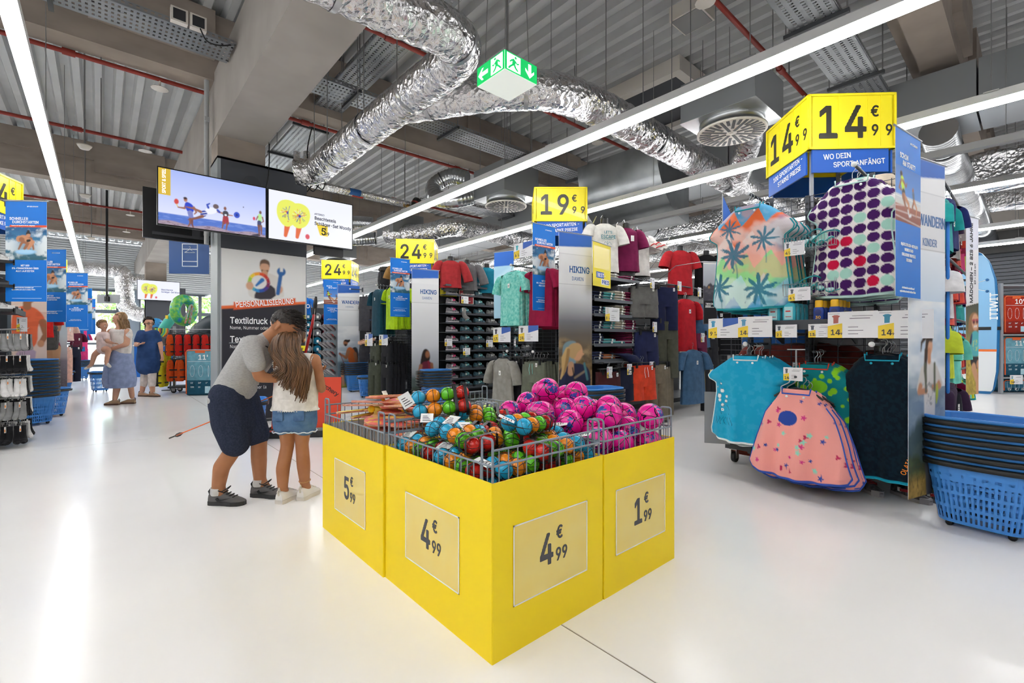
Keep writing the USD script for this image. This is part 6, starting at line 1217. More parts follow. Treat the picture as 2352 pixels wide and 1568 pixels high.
# hanging clothes along the side of gondola 2
def side_rail(label, x0, x1, z, y=3.62):
    g = 1 if y > 3 else 0; t = wp(g, "hang_rail", MB().tube([(x0, y, z), (x1, y, z)], .011, 8), STEEL)
    for x in (x0, x1): wp(g, "rail_bracket", MB().box(x - .012, x + .012, y, GO[g][1][1] + .74, z - .012, z + .012), STEEL, t)
side_rail("upper clothes rail right of the folded shirts", 5.62, 7.9, 2.02, 3.72); side_rail("middle clothes rail right of the folded shirts", 5.62, 7.9, 1.38, 3.74); side_rail("low clothes rail of orange shorts and khaki trousers", 4.7, 7.9, .88, 3.6)
G2 = [("greyshort", pants_builder("shorts", "shorts", "6b6a68", .21, .42, .05, .24, 8, 1.15), "grey tied-waist shorts, front pair on the upper rail", "grey shorts behind the front pair on the upper rail", 4, (5.62, 3.60, 1.90), (.05, .05, 0), -20),
      ("navyshort", pants_builder("shorts", "shorts", "22284a", .21, .62, .06, .28, 9, 1.1), "long navy shorts on the upper rail", "long navy shorts behind the front pair", 4, (6.12, 3.58, 1.93), (.07, .04, 0), -20),
      ("redtee", shirt_builder("t_shirt", "t-shirt", "c3202c", .46, .80, .06, .22, 10), "bright red T-shirt hanging on the upper rail", "red T-shirts behind the front red one", 3, (6.75, 3.60, 1.80), (.06, .04, 0), -15),
      ("blueshirt", shirt_builder("shirt", "shirt", "4a6f96", .4, .7, .05, .24, 11), "denim blue shirt on the upper rail, right of the red T-shirt", "denim blue shirts on the upper rail", 4, (7.25, 3.62, 1.75), (.07, .02, 0), -15),
      ("blackjacket", shirt_builder("jacket", "jacket", "1c1c20", .5, .85, .08, .4, 12), "black and crimson jacket at the end of the upper rail", "black jackets at the end of the upper rail", 3, (7.8, 3.55, 1.78), (.17, .02, 0), -60),
      ("navyshort2", pants_builder("shorts", "shorts", "262c50", .2, .5, .06, .26, 13, 1.15), "navy shorts on the middle rail beside the shelves", "navy shorts behind the front pair on the middle rail", 4, (5.66, 3.60, 1.27), (.06, .05, 0), -15),
      ("olivepants", pants_builder("trousers", "trousers", "57584c", .21, .82, .055, .26, 14), "olive hiking trousers on the middle rail", "olive hiking trousers behind the front pair", 4, (6.15, 3.58, 1.44), (.07, .04, 0), -15),
      ("mauveshort", pants_builder("shorts", "shorts", "7a2d4c", .2, .45, .05, .24, 15, 1.1), "mauve shorts on the middle rail, far right", "mauve shorts behind the front pair", 3, (7.15, 3.62, 1.28), (.06, .04, 0), -15),
      ("charpants", pants_builder("trousers", "trousers", "2e2f34", .2, 1.0, .055, .26, 16), "charcoal trousers at the right end of the middle rail", "charcoal trousers behind the front pair", 6, (7.5, 3.60, 1.30), (.12, .02, 0), -15),
      ("rustshort", pants_builder("shorts", "shorts", "4c2426", .18, .36, .05, .22, 17, 1.1), "rust brown shorts on the low rail", "rust brown shorts on the low rail behind", 2, (4.75, 3.55, .77), (.05, .05, 0), -10),
      ("nightshort", pants_builder("shorts", "shorts", "1c2238", .18, .4, .05, .24, 18, 1.1), "midnight blue shorts on the low rail", "midnight blue shorts behind the front ones", 3, (5.05, 3.56, .78), (.05, .04, 0), -10),
      ("orangeshort", pants_builder("shorts", "shorts", "e8492c", .22, .46, .06, .28, 19, 1.12, tie="f4f0ea"), "bright orange-red shorts with white drawstring on the low rail", "orange-red shorts behind the front pair", 4, (5.42, 3.50, .83), (.05, .06, 0), -10),
      ("khakipants", pants_builder("trousers", "trousers", "7e7462", .2, .78, .055, .26, 20), "khaki trousers on the low rail", "khaki trousers along the low rail", 6, (5.85, 3.55, .82), (.08, .03, 0), -10),
      ("bluetee2", shirt_builder("t_shirt", "t-shirt", "47698c", .5, .82, .06, .22, 22), "steel blue T-shirt on the low rail, far right", "steel blue T-shirts behind the front one", 3, (6.78, 3.50, 1.02), (.07, .04, 0), -10),
      ("mustard", pants_builder("shorts", "shorts", "7d6427", .18, .42, .05, .24, 21), "mustard shorts behind the steel blue T-shirt", "more mustard shorts behind the front ones", 2, (7.15, 3.62, .70), (.07, .02, 0), -10),
      ("charpants", None, "charcoal trousers at the right end of the low rail", "charcoal trousers along the low rail", 5, (7.55, 3.6, 1.02), (.12, .02, 0), -10)]
for k, (key, bl, l0, l1, n, p0, dp, rz) in enumerate(G2): row(key, bl, l0, l1, l1, n, p0, dp, rz, seed=30 + k, tilt=5)
for k, (x, y, z, lab) in enumerate([(5.66, 3.5, 2.02, "above the grey shorts"), (6.35, 3.48, 2.03, "above the long navy shorts"), (6.9, 3.45, 1.98, "above the red T-shirt"), (7.4, 3.45, 1.95, "above the denim shirts"), (5.72, 3.5, 1.42, "above the navy shorts of the middle rail"), (7.0, 3.45, 1.28, "left of the mauve shorts"), (7.35, 3.45, 1.33, "above the charcoal trousers"), (4.70, 3.5, .84, "above the rust brown shorts"), (5.12, 3.5, .86, "above the midnight shorts"), (5.55, 3.44, .88, "above the orange shorts"), (7.3, 3.45, .78, "above the mustard shorts")]):
    price_card("small price card with yellow corner " + lab, (x, y, z), 0, .11, .14, "9", ["3a3c48", "8a3040", "4a5a70"][k % 3])
# mannequin torsos on top
def torso(label, loc, rz, col, h=.62, w=.40, seed=0, sleeves=.19, tex=None, long=False):
    t = thing("mannequin_torso", label, "mannequin", loc, rz)
    part(t, "torso_form", loft([(0, 0, z, a, b) for z, a, b in ((.07, .05, .05), (.03, .05, .045), (0, .06, .042), (-.05, .12, .045), (-h, .14, .07), (-h - .06, .13, .07))], 24), BLK)
    part(t, "neck_cap", MB().lathe([(.05, .07), (.045, .078), (0, .08)], 20), BLK)
    s = part(t, "shirt", shirt_mesh(w, h, .10, sleeves, seed, .075), cloth(col)); part(t, "hanging_wire", MB().tube([(0, .03, .07), (0, .06, .14), (.0, .14, .12)], .004, 5), CHROME)
    if tex: tex(t)
    return t
def escape(t):
    f = lambda x, z: frame((x, -.112, z), (1, 0, 0)); part(t, "shirt_lettering", MB().text("LET'S", .034, f(-.05, -.15) @ S3(.9, 1, 1)).text("ESCAPE", .045, f(-.095, -.215) @ S3(.88, 1, 1)).box(-.09, .09, -.004, 0, 0, .001, f(0, -.225)), C("3f7f88")); part(t, "shirt_emblem", MB().tube([(0, -.113, -.25), (0, -.113, -.36)], .002, 4).tube(spline([(-.06, -.112, -.30), (-.03, -.113, -.26), (0, -.113, -.29), (.03, -.113, -.26), (.06, -.112, -.30)], 5), .002, 4), C("3f7f88"))
torso("mannequin torso in white LET'S ESCAPE T-shirt on top of gondola 2", (5.12, 3.9, 2.74), -30, "e9e6e0", .66, .42, 1, tex=escape)
torso("mannequin torso in burgundy T-shirt beside the white ones", (5.62, 3.9, 2.76), -30, "7a1f4c", .62, .40, 2, tex=lambda t: part(t, "shirt_label", MB().box(.02, .07, -.115, -.113, -.2, -.12), WHT))
torso("mannequin torso in plain white T-shirt with red sandals over the shoulder", (6.02, 3.95, 2.74), -30, "e4e0dc", .62, .36, 3)
t = thing("sandal_pair", "pair of red and grey trekking sandals slung on the white mannequin", "sandals", (6.05, 3.80, 2.58), rot=(70, 20, -40))
for s1 in (0, 1): part(t, "sandal_sole", MB().prism([(x + s1 * .06, y + s1 * .05) for x, y in [(0, -.03), (.12, -.04), (.2, -.03), (.22, 0), (.2, .035), (.1, .03), (0, .03)]], 0, .022), C("cfcac4")); part(t, "sandal_strap", MB().tube(spline([(.02 + s1 * .06, -.03 + s1 * .05, .01), (.06 + s1 * .06, s1 * .05, .06), (.12 + s1 * .06, .03 + s1 * .05, .01)], 5), .009, 6, squash=.4).tube(spline([(.1 + s1 * .06, -.035 + s1 * .05, .01), (.15 + s1 * .06, s1 * .05, .055), (.18 + s1 * .06, .03 + s1 * .05, .01)], 5), .009, 6, squash=.4), C("c8393a"))
torso("mannequin torso in red sports T-shirt", (7.05, 3.85, 2.62), -30, "b5262e", .72, .44, 4, .2)
torso("mannequin torso in black fleece at the right end", (8.05, 3.9, 2.68), -35, "17171a", .72, .46, 5, .45)
for x in (5.1, 5.6, 6.0, 7.03, 8.0): wp(1, "top_bracket", MB().tube([(x, 4.72, 2.05), (x, 4.2, 2.6), (x, 4.02, 2.87)], .008, 6), CHROME)
# ---------------------------------------------------------------- gondola 3: the shoe wall
SH = {"teal": shoe_build_for("hiking_shoe", "4f7684", "4a4d52", "7fc8c8"), "grey": shoe_build_for("grey_hiking_shoe", "8f9091", "55585c", "c8c8c4"), "pink": shoe_build_for("pink_hiking_shoe", "8f8a90", "c9c4c8", "d8487a")}
zs = [2.17, 2.0, 1.83, 1.66, 1.49, 1.32, 1.15, .98, .81, .64, .47, .30]
wp(2, "back_panel", MB().box(4.6, 9, 7.24, 7.26, .2, 2.3), C("1b1d20")); wp(1, "back_panel", MB().box(4.6, 5.62, 4.06, 4.08, .2, 2.1), C("1b1d20"))
for r_, z in enumerate(zs):
    t = wp(2, "shoe_ledge", MB().box(4.62, 6.92, 7.02, 7.24, z - .008, z), STEEL); wp(2, "ledge_lip", MB().box(4.62, 6.92, 7.014, 7.02, z - .02, z + .012), STEEL, t)
    for k in range(7):
        kind = "pink" if k == 0 else ("teal" if k % 3 != 0 else "grey")
        if r_ < 2 and k == 1: continue
        put("sh" + kind, SH[kind], f"{ {'pink': 'grey-pink', 'teal': 'dark teal', 'grey': 'grey'}[kind]} shoe on the wall, {ORD[r_]} row from top, {ORD[k]} from left", (4.70 + k * .31, 7.10, z + .001), rz=8 + (k * 13 + r_ * 7) % 9, sc=(1.05, 1.1, 1.3))
for k, (x, z) in enumerate([(5.02, 1.98), (4.66, 1.2), (5.6, 1.18), (5.06, 1.03), (6.2, 1.2)]): price_card(f"small price card on the shoe wall, {ORD[k]} one", (x, 6.99, z), 0, .16, .13, "49", "5a5f6a")
for k, (x, z, c) in enumerate([(4.78, 2.62, "a83034"), (5.15, 2.6, "6d6c6e"), (5.62, 2.58, "1d7d98")]):
    torso(["red jacket", "grey jacket", "teal jacket"][k] + " on a dark form above the shoe wall", (x, 7.1, z), -30, c, .5, .42, k, .3)
    wp(2, "top_bracket", MB().tube([(x, 8.27, 2.27), (x, 7.3, 2.2), (x, 7.2, z + .12)], .008, 6), CHROME)
def socks_build_for(c):
    def build(label, loc, rz, group, rot, sc):
        t = thing("sock_pack", label, "socks", loc, rz, group, rot, sc)
        for o in (-.019, .019):
            part(t, "sock", MB().tube(spline([(0, o, -.012), (0, o, -.06), (.006, o, -.12), (.03, o * 1.1, -.165), (.07, o * 1.15, -.185), (.115, o, -.19)], 6), [.02, .024, .026, .03, .03, .012], 12), cloth(c)); part(t, "cuff", MB().tube([(0, o, 0), (0, o, -.03)], .0235, 12), cloth(c, .6))
        part(t, "paper_band", MB().box(-.03, .03, -.006, .006, -.07, .0), C("e4e2df")); part(t, "band_print", MB().box(.03, .0305, -.004, .004, -.06, -.03), C("e58a3a")); part(t, "hook", MB().tube([(0, 0, .0), (0, 0, .03), (.01, 0, .04)], .002, 4), CHROME); return t
    return build
put("sockgrey", socks_build_for("8e8d8b"), "pair of grey hiking socks hanging on the shoe wall", (4.98, 6.97, 1.77), 0)
# gondola 3 end: men's shirts
rail_arm("display arm carrying the petrol T-shirts", 4.1, 4.55, 8.72, 2.27); rail_arm("display arm carrying the neon T-shirts", 4.1, 4.55, 8.1, 2.22); rail_arm("middle arm carrying olive trousers", 4.1, 4.55, 8.75, 1.22); rail_arm("middle arm carrying black trousers", 4.1, 4.55, 8.2, 1.22); rail_arm("low arm carrying olive trousers", 4.1, 4.55, 8.7, .62)
row("petroltee", shirt_builder("t_shirt", "t-shirt", "1d4a5c", .46, .92, .06, .22, 31), "petrol blue T-shirt with price tag, front one", "petrol blue T-shirts behind the front one", "petrol T-shirts", 5, (4.13, 8.72, 2.18), (.06, -.01, 0), -90, seed=31)
row("neontee", shirt_builder("t_shirt", "t-shirt", "b8e021", .46, .8, .06, .22, 32), "neon lime T-shirt behind the surfer banner, front one", "neon lime T-shirts behind the front one", "neon T-shirts", 5, (4.14, 8.12, 2.18), (.06, -.01, 0), -90, seed=32)
row("olivelong", pants_builder("trousers", "trousers", "4c5144", .2, .72, .055, .26, 33), "olive trousers on the middle arm of the men's end", "olive trousers behind on the middle arm", "olive trousers on the middle arm", 4, (4.13, 8.8, 1.12), (.07, -.01, 0), -90, seed=33)
row("blacklong", pants_builder("trousers", "trousers", "232428", .2, .70, .055, .26, 34), "black trousers on the middle arm of the men's end", "black trousers behind on the middle arm", "black trousers on the middle arm", 5, (4.13, 8.3, 1.12), (.07, -.01, 0), -90, seed=34)
row("olivelong", None, "olive trousers on the low arm of the men's end", "olive trousers behind on the low arm", "olive trousers on the low arm", 3, (4.1, 8.75, .74), (.07, -.01, -.0), -80, seed=35)
row("blacklong", None, "black trousers on the low arm of the men's end", "black trousers behind on the low arm", "black trousers on the low arm", 4, (4.1, 8.25, .72), (.07, -.01, 0), -90, seed=36)
price_card("price card left of two under the petrol T-shirts", (4.05, 8.95, 1.30), -90, .36, .24, "12", "4a5a6a", True); price_card("price card right of two under the neon T-shirts", (4.05, 8.3, 1.28), -90, .36, .2, "39", "4a4a50", True)
torso("mannequin torso in mustard T-shirt above the men's end", (4.7, 8.9, 2.75), -60, "8f6b3e", .5, .46, 8)
put("bp_blk", backpack_build_for("2a2a2c", "35322e", "55504a"), "black mesh backpack hanging high beside the mustard mannequin", (4.65, 9.45, 2.28), -40)
# gondola 4 end and side
rail_arm("display arm carrying the dark grey trousers of gondola 4", 4.3, 4.6, 10.5, 2.36); 
row("greylong", pants_builder("shorts", "shorts", "4b4b50", .24, .8, .06, .3, 41), "dark grey bermuda shorts right of the WANDERN HERREN banner, front pair", "dark grey bermuda shorts behind the front pair", "grey bermudas upper", 4, (4.75, 10.42, 2.2), (.1, .03, 0), -10, seed=41)
row("greylong", None, "dark grey bermuda shorts on the lower rail, front pair", "dark grey bermuda shorts on the lower rail", "grey bermudas lower", 5, (4.75, 10.42, 1.12), (.13, .02, 0), -10, seed=42)
row("blacklong", None, "black trousers on the bottom rail of gondola 4", "black trousers along the bottom rail of gondola 4", "black trousers of gondola 4", 6, (4.8, 10.45, .78), (.14, .02, 0), -10, seed=43)
price_card("price card under the upper bermuda shorts of gondola 4", (4.85, 10.3, 1.36), 0, .5, .22, "14", "4a4a50")
for i in range(18):
    put("redshoe", None, f"red and black trekking sandal on the slat wall end, {ORD[i % 6]} from the top, {['left', 'middle', 'right'][i // 6]} file", (4.40, 11.75 + (i // 6) * .28, .30 + (5 - i % 6) * .22), rot=(0, -35, 200))
t = thing("slat_end_panel", "grey panel behind the red trekking sandals", "panel", (4.5, 11.55, .2)); part(t, "panel_board", MB().box(0, .02, 0, 1.2, 0, 1.6), C("4e565e")); part(t, "panel_hooks", MB().box(-.1, 0, .1, .11, .3, .305).box(-.1, 0, .5, .51, .3, .305).box(-.1, 0, .9, .91, .3, .305), CHROME, kind="stuff")
# ---------------------------------------------------------------- basket stacks
basket_stack(6, (4.06, .215), 80, "in the right foreground", .050, 1.06)
basket_stack(6, (3.90, 3.06), -15, "behind the pink balls", .047)
basket_stack(6, (4.31, 6.86), -12, "below the burgundy hiker banner", .047)
basket_stack(6, (4.42, 10.45), -12, "below the orange hiker banner", .047)
put("basket", None, "single blue shopping basket half hidden beside the olive trousers", (4.16, 9.25, 0), 60)
put("basket", None, "tall looking blue shopping basket standing behind the boy, at the archery stand", (1.28, 5.92, 0), 80, sc=(.85, .85, 1.15))
wp(1, "poster_arm", MB().tube([(6.15, 3.75, 2.02), (6.1, 3.4, 2.22), (6.02, 2.95, 2.215), (6.18, 2.82, 2.21)], .005, 6), CHROME)
for g, x0, y, z, x1 in [(1, 4.05, 4.78, 1.34, 4.55), (1, 4.05, 4.26, 1.35, 4.55), (1, 4.07, 4.38, 2.1, 4.55), (2, 4.06, 8.95, 1.3, 4.55), (2, 4.06, 8.3, 1.28, 4.55), (0, 3.94, 1.76, 1.345, 4.46), (0, 3.94, 1.505, 1.35, 4.46), (0, 3.94, .86, 1.36, 4.46), (0, 3.94, .575, 1.355, 4.46)]:
    wp(g, "card_arm", MB().tube([(x0 - .012, y, z + (.33 if z == 2.1 else .004)), (x0, y, z - .002), (x1, y, z - .002)], .004, 5), STEELL)
# ---------------------------------------------------------------- people (local x to the camera's right, y away from it)
SK1 = mat("skin_tan", "b07a56", .5, col2="a56d4a", scale=9, spec=.35); SK2 = mat("skin_fair", "cf9f82", .5, col2="c4917a", scale=9, spec=.35)
HAIRB = mat("hair_brown", "7a5638", .38, col2="46301f", scale=40, stretch=(1, 1, .1)); HAIRK = mat("hair_dark", "2a211c", .5, col2="1b1512", scale=60); HAIRL = mat("hair_blond", "a37f55", .45, col2="7d5f3d", scale=40, stretch=(1, 1, .1))
def flesh(groups, edge=.016, it=8):
    """One continuous skin over hulls of joint spheres, refined and smoothed."""
    sp = []
    for g in groups: sp.append(manifold3d.Manifold.batch_hull([manifold3d.Manifold.sphere(r, 16).translate(tuple(map(float, p))) for p, r in g]))
    m = manifold3d.Manifold.batch_boolean(sp, manifold3d.OpType.Add).refine_to_length(edge).to_mesh()
    t = trimesh.Trimesh(np.array(m.vert_properties[:, :3]), np.array(m.tri_verts)); trimesh.smoothing.filter_taubin(t, .5, -.53, iterations=it); return t
def chain(*pr): return [[a, b] for a, b in zip(pr, pr[1:])]
def hand(w, d, n, s=1.):
    """Palm, four unequal curled fingers and a thumb: w wrist, d pointing direction, n palm normal."""
    w, d, n = (np.asarray(a, float) for a in (w, d, n)); d /= np.linalg.norm(d); n = n - d * np.dot(n, d); n /= np.linalg.norm(n); u = np.cross(d, n); G = []
    P = lambda a, b, c: w + s * (a * d + b * u + c * n)
    G.append([(P(.0, .014, 0), .014 * s), (P(.0, -.014, 0), .014 * s), (P(.075, .028, 0), .011 * s), (P(.075, -.028, 0), .011 * s)])
    for b, L in ((-.029, .058), (-.010, .072), (.010, .076), (.029, .068)):
        k = [P(.075, b, 0), P(.075 + L * .5, b * 1.1, .006), P(.075 + L * .78, b * 1.1, .024), P(.075 + L * .85, b * 1.1, .04)]; r = [.0095, .0088, .008, .0072]; G += [[(p, q * s), (p2, q2 * s)] for p, q, p2, q2 in zip(k, r, k[1:], r[1:])]
    k = [P(.02, .028, .006), P(.05, .048, .016), P(.075, .052, .028)]; r = [.013, .0105, .0085]; G += [[(p, q * s), (p2, q2 * s)] for p, q, p2, q2 in zip(k, r, k[1:], r[1:])]; return G
def head(c, face, up, s=1.):
    """Skull, jaw, nose and ears around c; face points where the eyes look."""
    c, f, u = (np.asarray(a, float) for a in (c, face, up)); f /= np.linalg.norm(f); u = u - f * np.dot(u, f); u /= np.linalg.norm(u); r = np.cross(f, u); P = lambda a, b, d: c + s * (a * f + b * r + d * u)
    return [[(P(-.025, 0, .035), .082 * s), (P(.03, 0, .04), .07 * s), (P(.035, 0, -.045), .048 * s), (P(.055, 0, -.085), .022 * s)], [(P(.09, 0, .01), .010 * s), (P(.108, 0, -.02), .012 * s), (P(.09, 0, -.025), .012 * s)],
            [(P(-.01, .083, .02), .012 * s), (P(-.015, .087, -.015), .010 * s)], [(P(-.01, -.083, .02), .012 * s), (P(-.015, -.087, -.015), .010 * s)]], P
def face_parts(t, P, s=1.):
    for b in (-.03, .03):
        part(t, "eye", MB().ball(P(.083, b, .012), .011 * s, 2), C("efeae6", .3)); part(t, "iris", MB().ball(P(.0905, b, .011), .0055 * s, 2), C("2e2018", .3)); part(t, "eyebrow", MB().tube([P(.09, b * .5, .036), P(.092, b, .042), P(.082, b * 1.6, .035)], .004 * s, 5), HAIRK)
    part(t, "mouth", MB().tube([P(.088, -.022, -.055), P(.096, 0, -.055), P(.088, .022, -.055)], .0055 * s, 6), C("a8625a", .5))
def strands(roots, ends, mids, n, r, seed, jit=.012):
    rg = np.random.default_rng(seed); b = MB()
    for i in range(n):
        a, w = rg.uniform(), rg.uniform(); A = np.array(roots(a, w)); M = [np.array(m(a, w)) + rg.normal(size=3) * jit * .6 for m in mids]; E = np.array(ends(a, w)) + rg.normal(size=3) * jit
        b.tube(spline([A, *M, E], 5), np.linspace(r, r * .35, 20), 5, squash=.6)
    return b
def shoe_at(t, x, y, yaw, col, sole, name, L=.25, up=None, lace=None):
    M = T(x, y, 0) @ Rz(yaw); xs = np.linspace(0, L, 14); k = xs / L; hw = np.interp(k, [0, .12, .4, .7, .9, 1], [.028, .036, .034, .045, .038, .012]); top = np.interp(k, [0, .1, .3, .45, .7, .9, 1], [.085, .09, .082, .085, .06, .045, .03]); a = np.linspace(0, np.pi, 11)
    P = np.array([[(u, w * math.cos(v), .02 + (h - .02) * math.sin(v) ** .8) for v in a] for u, w, h in zip(xs, hw, top)]); b = MB().grid(tf(P.reshape(-1, 3), M).reshape(P.shape)); b.add(tf(P[0], M), [[0, i, i + 1] for i in range(1, 10)]).add(tf(P[-1], M), [[0, i + 1, i] for i in range(1, 10)])
    p = part(t, name, b, C(col, .7)); q = [(u, w * 1.12) for u, w in zip(xs, hw)] + [(u, -w * 1.12) for u, w in zip(xs[::-1], hw[::-1])]; part(p, "sole", MB().prism(q, 0, .028, M), C(sole, .5))
    m = MB()
    for i in range(4): m.box(L * (.42 + .09 * i), L * (.45 + .09 * i), -.026, .026, .086 - .01 * i, .092 - .01 * i, M)
    if lace: part(p, "side_mark", MB().prism([(.065, .05), (.078, .034), (.1, .034), (.185, .062), (.108, .046), (.088, .048), (.08, .062)], 0, .004, M @ frame((0, -.0415, 0), (1, 0, 0))), BLK)
    if lace: m.tube(tf(spline([(L * .4, -.02, .09), (L * .36, -.05, .11), (L * .42, -.03, .1), (L * .45, .05, .115), (L * .4, .02, .09)], 5), M), .0035, 5)
    part(p, "laces", m, C(lace or "f4f4f2"))
    part(p, "heel_tab", MB().tube(tf([(.0, 0, .06), (-.012, 0, .09), (.004, 0, .112), (.012, 0, .09)], M), .006, 6), C(sole)); return p
# boy, bending right
YAW = -41.47
t = thing("person", "boy in grey T-shirt and navy shorts bending forward with head down", "person", (0.771, 3.788, 0), YAW)
nA, nK, nH = (-.155, -.05, .10), (-.055, .0, .40), (-.11, -.04, .74); fA, fK, fH = (.05, .12, .11), (.05, .11, .43), (-.10, .12, .74)
wst, chest, shN, shF, nk = (-.07, .04, .86), (.05, .05, 1.05), (.105, -.10, 1.13), (.13, .20, 1.13), (.165, .05, 1.185)
elN, elF, wrN, wrF = (.165, -.10, .90), (.26, .24, .93), (.33, .06, .87), (.40, .18, .93)
hd, P = head((.262, .04, 1.245), (.78, .12, -.62), (.55, 0, .83), 1.02)
G = chain((nA, .042), ((-.13, -.05, .26), .056), (nK, .056), (nH, .088)) + chain((fA, .042), ((.045, .115, .28), .056), (fK, .056), (fH, .088)) + [[(nH, .10), (fH, .10), (wst, .105)], [(wst, .105), (chest, .115), (shN, .055), (shF, .055)], [(chest, .1), (nk, .056)], [(nk, .056), ((.215, .045, 1.225), .055)]]
G += chain((shN, .052), (elN, .038), (wrN, .026)) + chain((shF, .052), (elF, .038), (wrF, .026)) + hd + hand(wrN, (1, .25, -.05), (0, .2, 1), .9) + hand(wrF, (1, -.2, 0), (0, 0, 1), .9)
for a, d in ((nA, (.06, 0, -.06)), (fA, (.06, 0, -.06))): G += [[(a, .042), (np.array(a) + d, .03)]]
part(t, "body", flesh(G, .011), SK1); face_parts(t, P)
GREYT = mat("cloth_heather", "b3b2b0", .95, col2="a09f9d", scale=60, detail=4, stretch=(1, 1, 4), spec=.15, bump=.15, bscale=200)
S = [[(nH, .115), (fH, .115), (wst, .128)], [(wst, .128), (chest, .132), (shN, .066), (shF, .066)], [(chest, .115), ((.14, .05, 1.165), .062)]] + [[(shN, .068), ((.15, -.11, .99), .064)], [(shF, .068), ((.215, .23, 1.02), .062)]]
sh = part(t, "t_shirt", flesh(S, .014, 6), GREYT)
NAVY = mat("cloth_navy_jersey", "343a4c", .95, col2="2a3040", scale=90, spec=.12)
S = [[((-.1, -.04, .76), .118), ((-.1, .11, .76), .118)], [((-.1, -.04, .76), .118), ((-.085, -.03, .57), .118), ((-.05, -.02, .42), .098)], [((-.09, .12, .76), .115), ((.0, .12, .5), .10), ((.03, .115, .455), .092)], [((-.1, -.04, .7), .118), ((-.1, .12, .7), .118), ((-.05, .05, .56), .11)]]
so = part(t, "shorts", flesh(S, .014, 6), NAVY); part(so, "shorts_letter", MB().text("C", .05, frame((.035, .025, .52), (.55, .83, 0))), WHT)
part(t, "necklace_cord", MB().tube(spline([(.125, -.055, 1.19), (.15, -.06, 1.14), (.19, -.02, 1.105)], 5), .004, 5), BLK)
hc, HP = head((.262, .04, 1.245), (.78, .12, -.62), (.55, 0, .83), 1.02)
rg = np.random.default_rng(3); v, f = np.array(trimesh.creation.icosphere(4, 1.).vertices), trimesh.creation.icosphere(4, 1.).faces
Q = np.array([HP(-.012 + .098 * a, .086 * b, .047 + .094 * c) for a, b, c in v]); Q += rg.normal(size=Q.shape) * .0025; keep = ((v[:, 2] > -.05 + .55 * np.maximum(v[:, 0], 0)) | ((v[:, 0] < -.35) & (v[:, 2] > -.55)))
ff = f[keep[f].all(1)]; part(t, "short_hair", (Q, ff), HAIRK, smooth=True)
m = MB()
for i in range(420):
    a, b = rg.uniform(-.4, .95), rg.uniform(-.7, .7); c = math.sqrt(max(.02, 1 - min(.98, a * a + b * b))); p0 = np.array(HP(-.012 + .098 * a, .086 * b, .047 + .094 * c)); p1 = np.array(HP(.02 + .118 * a, .09 * b, .055 + .108 * c)) + rg.normal(size=3) * .006; m.tube([p0, (p0 + p1) / 2, p1], [.0022, .0018, .0008], 4)
part(t, "hair_tufts", m, HAIRK, kind="stuff")
shoe_at(t, -.205, -.055, -3, "5c5a5a", "2a2a2c", "sneaker", .255, lace="1b1b1c"); shoe_at(t, .0, .115, -8, "5c5a5a", "2a2a2c", "sneaker", .255, lace="1b1b1c")
for (x, y, z) in (nA, fA): part(t, "sock", MB().lathe([(.043, -.015), (.047, .0), (.045, .035), (.041, .036)], 20, T(x - .002, y, z - .02)), C("c9c7c4", .9))
# girl, seen from behind
t = thing("person", "girl with long brown hair in white sleeveless top and denim shorts, seen from behind", "person", (1.034, 3.556, 0), YAW)
lA, lK, lH = (-.062, -.02, .10), (-.05, .03, .40), (-.062, .03, .64); rA, rK, rH = (.065, .05, .11), (.045, .05, .40), (.058, .04, .64)
shL, shR, nk = (-.125, .05, 1.02), (.14, .05, 1.02), (-.02, .07, 1.07); elL, elR, wrL, wrR = (-.15, .10, .80), (.185, .06, .80), (-.06, .30, .86), (.08, .28, .84)
hd, P = head((-.055, .10, 1.155), (-.25, .75, -.62), (-.1, .62, .77), .98)
G = chain((lA, .034), ((-.065, -.01, .24), .048), (lK, .046), (lH, .076)) + chain((rA, .034), ((.06, .04, .25), .048), (rK, .046), (rH, .076)) + [[(lH, .085), (rH, .085), ((0, .04, .72), .09)], [((-.04, .04, .72), .075), ((.04, .04, .72), .075), ((-.06, .05, .92), .075), ((.06, .05, .92), .075)], [((-.06, .05, .92), .075), ((.06, .05, .92), .075), (shL, .042), (shR, .042)], [((0, .05, 1.0), .07), (nk, .042)], [(nk, .042), ((-.045, .09, 1.11), .045)]]
G += chain((shL, .042), (elL, .031), (wrL, .023)) + chain((shR, .042), (elR, .031), (wrR, .023)) + hd + hand(wrL, (.3, 1, 0), (1, 0, .3), .82) + hand(wrR, (-.3, 1, .1), (-1, 0, .3), .82)
for a in (lA, rA): G += [[(a, .034), (np.array(a) + (0, .05, -.05), .026)]]
part(t, "body", flesh(G, .010), SK1); face_parts(t, P, .98)
WTOP = mat("cloth_white_knit", "ebe6df", .95, col2="dcd6ce", scale=30, spec=.12, bump=.2, bscale=180)
S = [[((-.06, .04, .68), .102), ((.06, .04, .68), .102), ((-.06, .05, .92), .088), ((.065, .05, .92), .088)], [((-.06, .05, .92), .088), ((.065, .05, .92), .088), ((-.095, .05, 1.02), .048), ((.105, .05, 1.02), .048)]]
tp = part(t, "sleeveless_top", flesh(S, .012, 6), WTOP); part(tp, "top_hem", MB().mesh(loft([(.0, .04, z, .160 + (.68 - z) * .4, .112) for z in (.74, .70, .665, .655)], 40, .03, 9, 2, close=False)), WTOP)
m = MB()
for a in np.linspace(0, 6.28, 64): m.ball((.168 * math.cos(a), .04 + .118 * math.sin(a), .655), .0045, 1)
part(tp, "pompom_trim", m, WHT, kind="stuff")
m = MB()
for s1 in (-1, 1):
    for a in np.linspace(-1.2, 1.4, 14): m.ball((s1 * .135 + .005, .05 - .075 * math.cos(a), .985 + .062 * math.sin(a)), .0042, 1)
